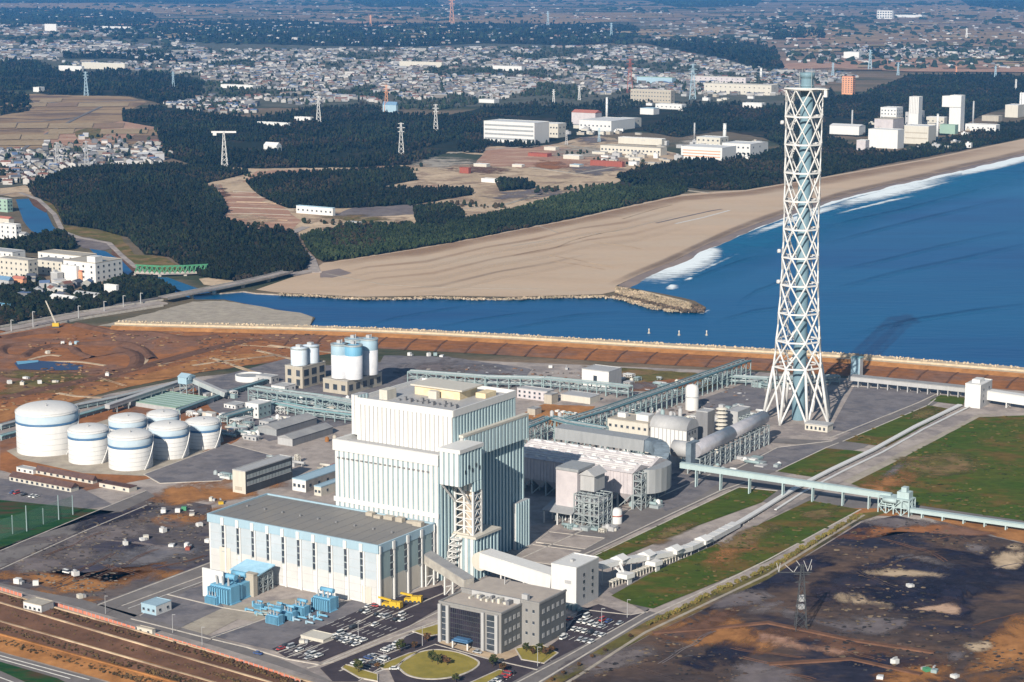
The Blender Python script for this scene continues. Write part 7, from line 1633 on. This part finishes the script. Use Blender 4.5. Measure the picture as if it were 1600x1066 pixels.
# left bank building group
T, L, D, h = FB('big white works with cut back roofs on the river bank, largest of the left group', (150, 442, 100, 192, 412), 'white', 'beige', win=(4, 3, 5, 2, 2))
mb = MB(); mb.box(-L+1, -L*.5, -4, -.05, 0, h*.8); mb.box(-L*.3, -2, 2, 12, h+.3, h+6); mb.build('stair_block', M['white'], T)
FB('long white hall reaching back from the big riverside works', (128, 420, 60, 152, 401), 'white', 'beige', win=(6, 2, 4, 2, 2))
FB('cream block with dark roof in front of the long white hall', (98, 432, 55, 118, 410), 'cream', 'roofgrey', win=(5, 3, 3, 1.8, 1.8))
FB('cream building at the left edge of the riverside group', (45, 438, 0, 60, 408), 'cream', 'concrete', win=(6, 3, 2, 1.8, 1.8))
FB('white building at the upper left of the riverside group', (20, 410, -20, 40, 395), 'white', 'palegrey', win=(5, 2, 1, 1.8, 1.8))
FB('small white box building below the big riverside works', (182, 462, 163, 186, 447), 'white', 'white')
FB('white low shed in front of the hedge', (112, 476, 78, 122, 467), 'white', 'white', style='gable', rh=2)
FB('white low shed right of the other shed before the hedge', (150, 470, 115, 160, 462), 'white', 'palegrey', style='gable', rh=2)
FB('orange red brick house between the riverside works', (128, 440, 112, 136, 424), 'orange', 'roofred', style='gable', rh=2)
FB('second orange house at the left of the riverside group', (36, 450, 20, 42, 436), 'orange', 'roofred', style='gable', rh=2)
FB('blue roofed house at the left edge', (14, 452, -10, 22, 438), 'palegrey', 'roofblue', style='gable', rh=3)
FB('white apartment house above the river bend on the left', (26, 376, 0, 34, 352), 'white', 'white', win=(3, 3, 2, 2, 2))
FB('red roofed building above the white apartment house', (14, 352, -10, 22, 342), 'cream', 'roofred', style='gable', rh=2)
FB('green grey block at the left edge by the river', (12, 332, -10, 20, 312), 'roofgreen', 'palegrey', win=(3, 3, 2, 2, 2))
FB('white house by the river bend', (38, 378, 30, 46, 366), 'white', 'roofgrey', style='gable', rh=2)
FB('blue covered stack at the far left edge', (20, 486, -10, 26, 478), 'paleblue', 'blue')
for i, (x, y) in enumerate(((50,440),(70,450),(92,446),(104,452),(120,448),(138,450),(60,462),(82,460),(98,470),(40,466))):
    X, Y = G(x, y); o = bpy.data.objects.new('house', house_proto(i*2+1)); COL.objects.link(o); o.location = (X, Y, .2); o.rotation_euler.z = .3*i; tag(o, 'small house squeezed between the riverside works and the hedge', 'house', 'small houses in the riverside group')
# ---------------------------------------------------------------- masts and chimneys
def pylon(x, yb, yt, label, style='lattice', col='palegrey', name='pylon', wpx=None, group=None):
    u, v = UV(x, yb); h = HT(x, yb, yt); T = thing(name, label, 'pylon' if name == 'pylon' else 'chimney', u, v, AZ, group); Y = G(x, yb)[1]; m = Y/F
    t = max(.35, m*.55) if name != 'ash' else .3; t = t*.7 if col == 'dark' else t; mb = MB()
    if style == 'pole':
        mb.tube((0, 0, 0), (0, 0, h), (wpx or 2)*m*.5, (wpx or 2)*m*.42, n=12); mb.build('shaft', M[col], T)
        for i in (.35, .7, .97): mb = MB(); r = (wpx or 2)*m*.5; mb.lathe(0, 0, [(r+t*.3, h*i), (r+t*.3, h*i+t)], 12); mb.build('ring', M['steel'], T)
        return T
    b = h*.085; tp = h*.015; n = 7
    for sx_, sy_ in ((-1,-1),(1,-1),(1,1),(-1,1)): mb.beam((sx_*b, sy_*b, 0), (sx_*tp, sy_*tp, h), t)
    for i in range(n):
        z0, z1 = h*i/n, h*(i+1)/n; w0 = b+(tp-b)*i/n; w1 = b+(tp-b)*(i+1)/n
        for a, c in ((( -1,-1),(1,-1)), ((1,-1),(1,1)), ((1,1),(-1,1)), ((-1,1),(-1,-1))):
            mb.beam((a[0]*w0, a[1]*w0, z0), (c[0]*w1, c[1]*w1, z1), t*.55); mb.beam((c[0]*w0, c[1]*w0, z0), (a[0]*w1, a[1]*w1, z1), t*.55)
    mb.build('mast', M[col], T)
    if style == 'lattice':
        for f, w in ((.97, .09), (.85, .12), (.73, .1)):
            mb = MB(); mb.beam((-h*w, 0, h*f), (h*w, 0, h*f), t, t*.8); mb.beam((-h*w, 0, h*f), (0, 0, h*(f+.03)), t*.6); mb.beam((h*w, 0, h*f), (0, 0, h*(f+.03)), t*.6); mb.build('cross_arm', M[col], T)
    elif style == 'T':
        mb = MB(); mb.box(-h*.34, h*.34, -t, t, h*.95, h); mb.box(-h*.3, -h*.2, -t, t, h*.88, h*.95); mb.build('cross_arm', M[col], T)
    return T
pyl = [(351,262,205,'white mast with a wide T top in the dark forest','T','white'), (498,192,150,'white pylon above the forest, left of the town centre','lattice','white'), (627,244,192,'white pylon in the middle of the forest','lattice','white'), (681,206,163,'white pylon right of the forest middle','lattice','white'), (604,175,133,'orange white mast in front of the town','lattice','orange'), (768,160,134,'thin white pylon left of the four storey building','lattice','palegrey'), (865,163,140,'short white pylon above the four storey building','lattice','white'), (905,157,134,'white pylon left of the pink roofed building','lattice','white'), (1082,157,100,'pale tall pylon left of the institute blocks','lattice','paleblue'), (136,265,220,'grey pylon at the edge of the left settlement','lattice','palegrey'), (90,262,222,'faint pylon left in the settlement','lattice','palegrey'), (984,146,92,'tall red and white mast in the town','lattice','redwhite'), (1301,122,98,'pale pylon right of the chimney top','lattice','paleblue'), (1403,118,98,'pale pylon at the forest edge on the right','lattice','paleblue'), (1555,122,103,'pale pylon near the right edge','lattice','paleblue'), (1587,140,124,'small white pylon at the right edge','lattice','white'), (1359,110,78,'far pylon standing on the red brown fields','lattice','paleblue'), (1494,116,104,'faint pair pylon before the red brown field','lattice','orange'), (706,38,-6,'far tall mast at the top edge','lattice','orange'), (135,150,112,'faint pylon before the dark left ridge','lattice','paleblue'), (271,136,112,'faint pylon right of the dark left ridge','lattice','paleblue'), (885,226,204,'grey construction mast beside the cleared ground','lattice','palegrey'), (936,222,200,'pale construction mast beside the works','lattice','paleblue'), (955,60,36,'far pylon over the blue woods','lattice','paleblue'), (1510,60,44,'far pylon on the right plain','lattice','white'), (856,40,18,'far pylon left at the skyline','lattice','paleblue'), (579,40,24,'far short pylon over the plain','lattice','orange')]
for x, yb, yt, l, s, c in pyl: pylon(x, yb, yt, l, s, c)
for x, yb, yt, w, l, c in ((948,190,152,4,'thick white chimney beside the pink roofed building','white'), (1132,224,193,6,'thick white chimney of the laboratory','white'), (1085,216,192,3,'thin grey chimney left of the laboratory','palegrey'), (1331,205,172,3,'thin grey chimney by the clubhouse like building','palegrey'), (1464,220,178,4,'white chimney between the shore works','white'), (1520,198,158,3,'thin grey chimney right of the mushroom shaped building','palegrey'), (1189,125,106,4,'short white chimney by the institute','white'), (1594,182,144,2,'thin white chimney at the right edge','white')):
    pylon(x, yb, yt, l, 'pole', c, 'works_chimney', w)
# foreground dark pylon with pale insulators
T = pylon(1251, 985, 882, 'dark transmission pylon with pale insulator strings standing in the ash yard', 'lattice', 'dark')
h = HT(1251, 985, 882); s = G(1251, 985)[1]/F
for i, (a, b, c, d) in enumerate(((-42,-18,-38,-2),(-38,-2,-36,-18),(-28,-15,-14,-2),(-14,-2,-8,-12),(2,-22,9,-4),(9,-4,15,-24),(-10,-22,-4,-14),(15,-14,14,-6))):
    mb = MB(); mb.beam((a*s, 0, h+(b+12)*-s*1 if False else h*.86-b*s), (c*s, 0, h*.86-d*s-0), .25); mb.build('insulator', M['palegrey'], T)
mb = MB(); mb.beam((-42*s, 0, h*.88), (16*s, 0, h*.88), .35); mb.build('cross_arm', M['dark'], T)
# crane on the left
u, v = UV(88, 512); T = thing('crawler_crane', 'crane with a cream lattice boom leaning left above the earthworks', 'crane', u, v, AZ)
h = HT(88, 512, 470); s = G(88, 512)[1]/F
mb = MB(); mb.box(-3, 3, -2, 2, 0, 1.2); mb.build('track', M['dark'], T); mb = MB(); mb.box(-3, 2.5, -1.8, 1.8, 1.2, 4); mb.build('cab', M['yellow'], T)
mb = MB(); A0, B0 = (0, 0, 3), (-15*s, 0, h)
for o in ((-.5,-.5), (.5,-.5), (0,.5)): mb.beam((A0[0]+o[0], o[1], A0[2]), (B0[0]+o[0]*.4, o[1]*.4, B0[2]), .35)
for i in range(14): t = i/14; t2 = (i+1)/14; mb.beam(tuple(A0[c]+(B0[c]-A0[c])*t+(.5 if c == 0 else -.5 if c == 1 else 0) for c in range(3)), tuple(A0[c]+(B0[c]-A0[c])*t2+(-.5 if c == 0 else -.5 if c == 1 else 0) for c in range(3)), .25)
mb.build('boom', M['cream'], T)
# buoys / lights in the harbour
for i, (x, y) in enumerate(((1014, 521), (1061, 524), (1104, 524))):
    u, v = UV(x, y, -1.2); T = thing('channel_marker', ('left of three', 'middle of three', 'right of three')[i]+' cream markers standing in the channel water', 'marker', u, v, group='channel markers', z=-1.4)
    mb = MB(); mb.lathe(0, 0, [(1.2, 0), (1.2, .8), (.6, 1), (.45, 3.2)], 12); mb.build('float', M['beige'], T); mb = MB(); mb.lathe(0, 0, [(.6, 3.2), (.6, 4), (.15, 4.3)], 10); mb.build('top_mark', M['cream'], T)
# ---------------------------------------------------------------- bridge and coast road on the left
def road3(name, label, pts, w, z, m='paving', parts=True, piers=()):
    q = [G(*p) for p in pts]; o = q[0]; T = bpy.data.objects.new(name, None); COL.objects.link(T); T.location = (o[0], o[1], 0); tag(T, label, 'bridge'); q = [(x-o[0], y-o[1]) for x, y in q]
    mb = MB(); strip_mesh(mb, q, w, z-1.2, z); mb.build('deck', M[m], T)
    for sgn in (-1, 1):
        mb = MB(); rail = []
        for i, (x, y) in enumerate(q):
            a = q[max(0, i-1)]; b = q[min(len(q)-1, i+1)]; l = math.dist(a, b); rail.append((x-(b[1]-a[1])/l*sgn*(w/2-.3), y+(b[0]-a[0])/l*sgn*(w/2-.3)))
        strip_mesh(mb, rail, .4, z, z+1.1); mb.build('parapet', M['concrete'], T)
    for i in piers: x, y = q[i]; mb = MB(); mb.box(x-1.5, x+1.5, y-w*.35, y+w*.35, -3, z-1.2); mb.build('pier', M['concrete'], T)
    return T
road3('road_bridge', 'long grey road bridge over the river mouth behind the harbour', [(255,474),(300,465),(335,458),(380,449),(420,440),(450,432)], 12, 5, piers=(1, 2, 3, 4))
line('road', [(0,518),(60,507),(130,493),(200,482),(255,474)], 14, 0, 1.2, 'paving'); line('road', [(450,432),(480,426),(500,425)], 14, 0, 1.5, 'paving'); line('road', [(0,508),(80,494),(180,478),(250,466)], 6, 0, .8, 'asphalt')
lines('kerb', [[(0,512),(60,501),(130,488),(255,470)], [(0,524),(60,513),(130,499),(255,479)]], 1.2, 0, 1.6)
T = road3('truss_bridge', 'green steel truss footbridge over the small river on the left', [(212,430),(250,432),(290,431),(325,429)], 5, 3, piers=(0, 1, 2, 3))
q = [G(*p) for p in ((212,430),(250,432),(290,431),(325,429))]; o = q[0]; mb = MB()
for s, t in zip(q, q[1:]):
    l = math.dist(s, t); n = 5
    for i in range(n):
        a = tuple(s[c]+(t[c]-s[c])*i/n-o[c] for c in (0, 1)); b = tuple(s[c]+(t[c]-s[c])*(i+1)/n-o[c] for c in (0, 1)); m_ = ((a[0]+b[0])/2, (a[1]+b[1])/2)
        for dy in (-2.4, 2.4): mb.beam((a[0], a[1]+dy, 3), (m_[0], m_[1]+dy, 10), .7); mb.beam((m_[0], m_[1]+dy, 10), (b[0], b[1]+dy, 3), .7); mb.beam((a[0], a[1]+dy, 10), (b[0], b[1]+dy, 10), .7)
mb.build('truss', M['green'], T)
# ---------------------------------------------------------------- fences and masts
def fence(name, label, pts, h, m, post=None, th=.12, pm='palegrey', cat='fence'):
    o = UV(*pts[0]); T = thing(name, label, cat, *o); q = [rel(UV(*p)+(0,), o) for p in pts]; mb = MB()
    for s, t in zip(q, q[1:]): mb.beam((s[0], s[1], h/2), (t[0], t[1], h/2), th, h)
    mb.build('panel', M[m], T); mb = MB(); st = post or 3.
    for s, t in zip(q, q[1:]):
        l = math.dist(s, t); n = max(1, int(l/st))
        for i in range(n+1): x, y = s[0]+(t[0]-s[0])*i/n, s[1]+(t[1]-s[1])*i/n; mb.box(x-.14, x+.14, y-.3, y-.08, 0, h+.25)
    mb.build('post_row', M[pm], T); return T
fence('boundary_fence', 'orange red panel fence with pale posts along the lower left road, left section', [(-20,919),(35,936)], 2.6, 'fencered')
fence('boundary_fence', 'orange red panel fence between the beige gate shed and the cream hut', [(86,949),(130,962),(212,988)], 2.4, 'fencered')
fence('boundary_fence', 'orange red panel fence right of the cream hut running to the bottom edge', [(243,997),(330,1023),(420,1052),(470,1070)], 2.2, 'fencered')
# net masts of the sports field
mesh_net = bpy.data.materials.new('net'); mesh_net.use_nodes = True; bb = mesh_net.node_tree.nodes['Principled BSDF']; bb.inputs['Base Color'].default_value = (.18, .35, .25, 1); bb.inputs['Alpha'].default_value = .3; M['net'] = mesh_net
for i, (x, yb, yt) in enumerate(((20,835,805),(42,831,790),(68,820,794),(92,813,774),(114,805,774))):
    u, v = UV(x, yb); h = HT(x, yb, yt); mb = MB(); mb.tube((0, 0, 0), (0, 0, h), .35, .25, n=8); solo('net_mast', ('first', 'second', 'third', 'fourth', 'fifth')[i]+' pale net mast from the left along the green sports field', 'mast', mb, M['teal'], u, v, group='sports field net masts')
o = UV(-20, 850); T = thing('safety_net', 'thin green safety net hung along the sports field edge', 'net', *o); q = [rel(UV(*p)+(0,), o) for p in ((-20,850),(42,831),(114,805))]; mb = MB()
for s, t in zip(q, q[1:]): mb.quad((s[0], s[1], .3), (t[0], t[1], .3), (t[0], t[1], 11), (s[0], s[1], 11))
mb.build('net_panel', M['net'], T)
for i, (x, yb, yt) in enumerate(((52,512,487),(123,500,478),(163,488,471),(220,476,458),(193,482,462),(18,520,500))):
    u, v = UV(x, yb); h = HT(x, yb, yt); mb = MB(); mb.tube((0, 0, 0), (0, 0, h), .5, .35, n=8); mb.beam((0, 0, h), (3, 0, h), .4); solo('street_lamp', 'pale lamp post on the coast road at the left', 'street lamp', mb, M['palegrey'], u, v, group='coast road lamp posts')
for i, (x, y) in enumerate(((316,1010),(420,975),(705,932),(700,985),(560,1000),(840,1042),(940,980),(660,1010),(165,960),(270,990),(980,966),(600,1042))):
    u, v = UV(x, y); mb = MB(); mb.tube((0, 0, 0), (0, 0, 9), .16, .1, n=7); mb.beam((0, 0, 9), (1.8, 0, 9.2), .2); solo('street_lamp', 'thin pale street lamp along the site roads near the car parks', 'street lamp', mb, M['palegrey'], u, v, group='site street lamps')
for i, (x, y, c) in enumerate(((118,900,'white'),(56,915,'white'),(28,912,'white'),(196,852,'white'),(222,845,'white'),(228,843,'cream'),(255,832,'white'),(268,855,'white'),(292,856,'white'),(294,860,'redwhite'),(325,848,'white'),(312,823,'white'),(256,802,'white'),(278,801,'white'),(288,798,'green'),(300,806,'cream'),(125,935,'cream'),(75,553,'cream'),(110,540,'white'),(120,538,'paleblue'),(98,538,'white'),(168,588,'white'),(40,592,'white'),(15,600,'white'),(35,602,'cream'),(62,600,'white'),(85,598,'cream'),(1398,1038,'white'),(1375,1062,'white'),(1448,1050,'green'),(1460,1052,'teal'),(1490,1060,'white'),(1420,918,'white'),(1252,940,'palegrey'),(1252,952,'palegrey'),(680,556,'teal'),(670,557,'white'),(690,558,'white'),(860,575,'white'),(885,578,'palegrey'),(640,556,'white'),(472,1005,'cream'),(345,788,'yellow'),(330,783,'cream'))):
    u, v = UV(x, y); rr = random.Random(i); w = rr.uniform(.8, 1.7); mb = MB(); mb.box(-w, w, -1.4, 1.4, .2, rr.uniform(1.4, 2.8)); mb.box(-w*.4, w*.2, -1.2, 1.2, 2.81, 3.3, m=1) if i % 3 == 0 else mb.box(w+.2, w+1.6, -1.2, 1.2, .2, 1.5, m=1)
    side = 'dark left yard' if x < 340 and y > 780 else 'earthworks at the left' if x < 340 else 'ash yard' if x > 1100 else 'grey yards behind the boiler house' if y < 700 else 'car park edge'
    solo('material_stack', f'small {("white","cream","reddish","green","pale blue","teal","pale grey","yellow")[("white","cream","redwhite","green","paleblue","teal","palegrey","yellow").index(c)]} stack of stored material on the {side}', 'stack', mb, [M[c], M['palegrey']], u, v, rr.uniform(0, 3), group=f'material stacks on the {side}')
# ---------------------------------------------------------------- pieces of a part hang under that part
SUB = {'vent': ['dome_roof'], 'handrail': ['dome_roof'], 'weld_seam': ['shell'], 'dark_band': ['shell'], 'pale_band': ['shell'], 'band': ['shell'], 'spiral_stair': ['shell'], 'roof_unit': ['shell_top', 'roof'], 'penthouse': ['roof', 'upper_block'], 'mullion': ['glass_wall'], 'rail': ['shell_top', 'shell'], 'roof_vent': ['roof'], 'roof_screen': ['roof'], 'radiator': ['body'], 'conservator': ['body'], 'bushing': ['body'], 'antenna': ['platform'], 'flue_cap': ['flue'], 'roof_ridge': ['roof'], 'roof_pipework': ['casing_roof'], 'cover_rib': ['cover'], 'wall_rib': ['wall'], 'louvre': ['shaft', 'wall'], 'head_hood': ['gallery_wall'], 'top_mark': ['float'], 'overhang': ['wall'], 'stripe': ['wall'], 'window_band': ['wall'], 'stair_head': ['upper_block']}
kids_of = {}
for o in list(bpy.data.objects):
    if o.parent and not o.parent.parent: kids_of.setdefault(o.parent.name, []).append(o)
for ch in kids_of.values():
    byname = {}
    for o in ch: byname.setdefault(o.name.split('.')[0], o)
    for o in ch:
        for t in SUB.get(o.name.split('.')[0], ()):
            h = byname.get(t)
            if h and h is not o and h.location.length < 1e-6 and abs(h.rotation_euler.z) < 1e-6: o.parent = h; break
# ---------------------------------------------------------------- light, air, camera
SUN_AZ, SUN_EL = math.radians(200.2), math.radians(27.5)
sd = Vector((math.sin(SUN_AZ)*math.cos(SUN_EL), math.cos(SUN_AZ)*math.cos(SUN_EL), math.sin(SUN_EL)))
wd = bpy.data.worlds.new('World'); sc.world = wd; wd.use_nodes = True
nt = wd.node_tree; sky = nt.nodes.new('ShaderNodeTexSky'); sky.sky_type = 'NISHITA'; sky.sun_disc = False
sky.sun_elevation = SUN_EL; sky.sun_rotation = SUN_AZ; sky.air_density = 1.2; sky.dust_density = .4
nt.links.new(sky.outputs[0], nt.nodes['Background'].inputs[0]); nt.nodes['Background'].inputs[1].default_value = .065
sl = bpy.data.lights.new('sun', 'SUN'); sl.energy = 5; sl.angle = math.radians(.5); sl.color = (1, .92, .8)
so = bpy.data.objects.new('sun', sl); COL.objects.link(so); so.rotation_euler = (-sd).to_track_quat('-Z', 'Y').to_euler(); so.location = (0, 0, 500)
# even air over the whole country
hm = bpy.data.materials.new('haze_air'); hm.use_nodes = True; hn = hm.node_tree
hn.nodes.remove(hn.nodes['Principled BSDF'])
pv = hn.nodes.new('ShaderNodeVolumePrincipled'); pv.inputs['Color'].default_value = (.12, .44, 1, 1); pv.inputs['Density'].default_value = HAZE
pv.inputs['Anisotropy'].default_value = .0
hn.links.new(pv.outputs[0], hn.nodes['Material Output'].inputs['Volume'])
hb = MB(); hb.box(-33000, 33000, -1500, 47000, -5.5, 420)
tag(hb.build('haze', hm), kind='stuff')
cam = bpy.data.cameras.new('camera'); cam.sensor_width = 36; cam.lens = F/1600*36; cam.clip_start = 1; cam.clip_end = 120000
co = bpy.data.objects.new('camera', cam); COL.objects.link(co); co.location = (0, 0, H); co.rotation_euler = (math.pi/2 - PIT, 0, 0)
sc.camera = co
sc.render.engine = 'CYCLES'; sc.cycles.use_denoising = True
sc.cycles.max_bounces = 6; sc.cycles.volume_bounces = 0; sc.cycles.transparent_max_bounces = 16
vs = sc.view_settings; vs.view_transform = 'Standard'; vs.look = 'None'; vs.gamma = 1; vs.exposure = 0.5; vs.use_curve_mapping = False
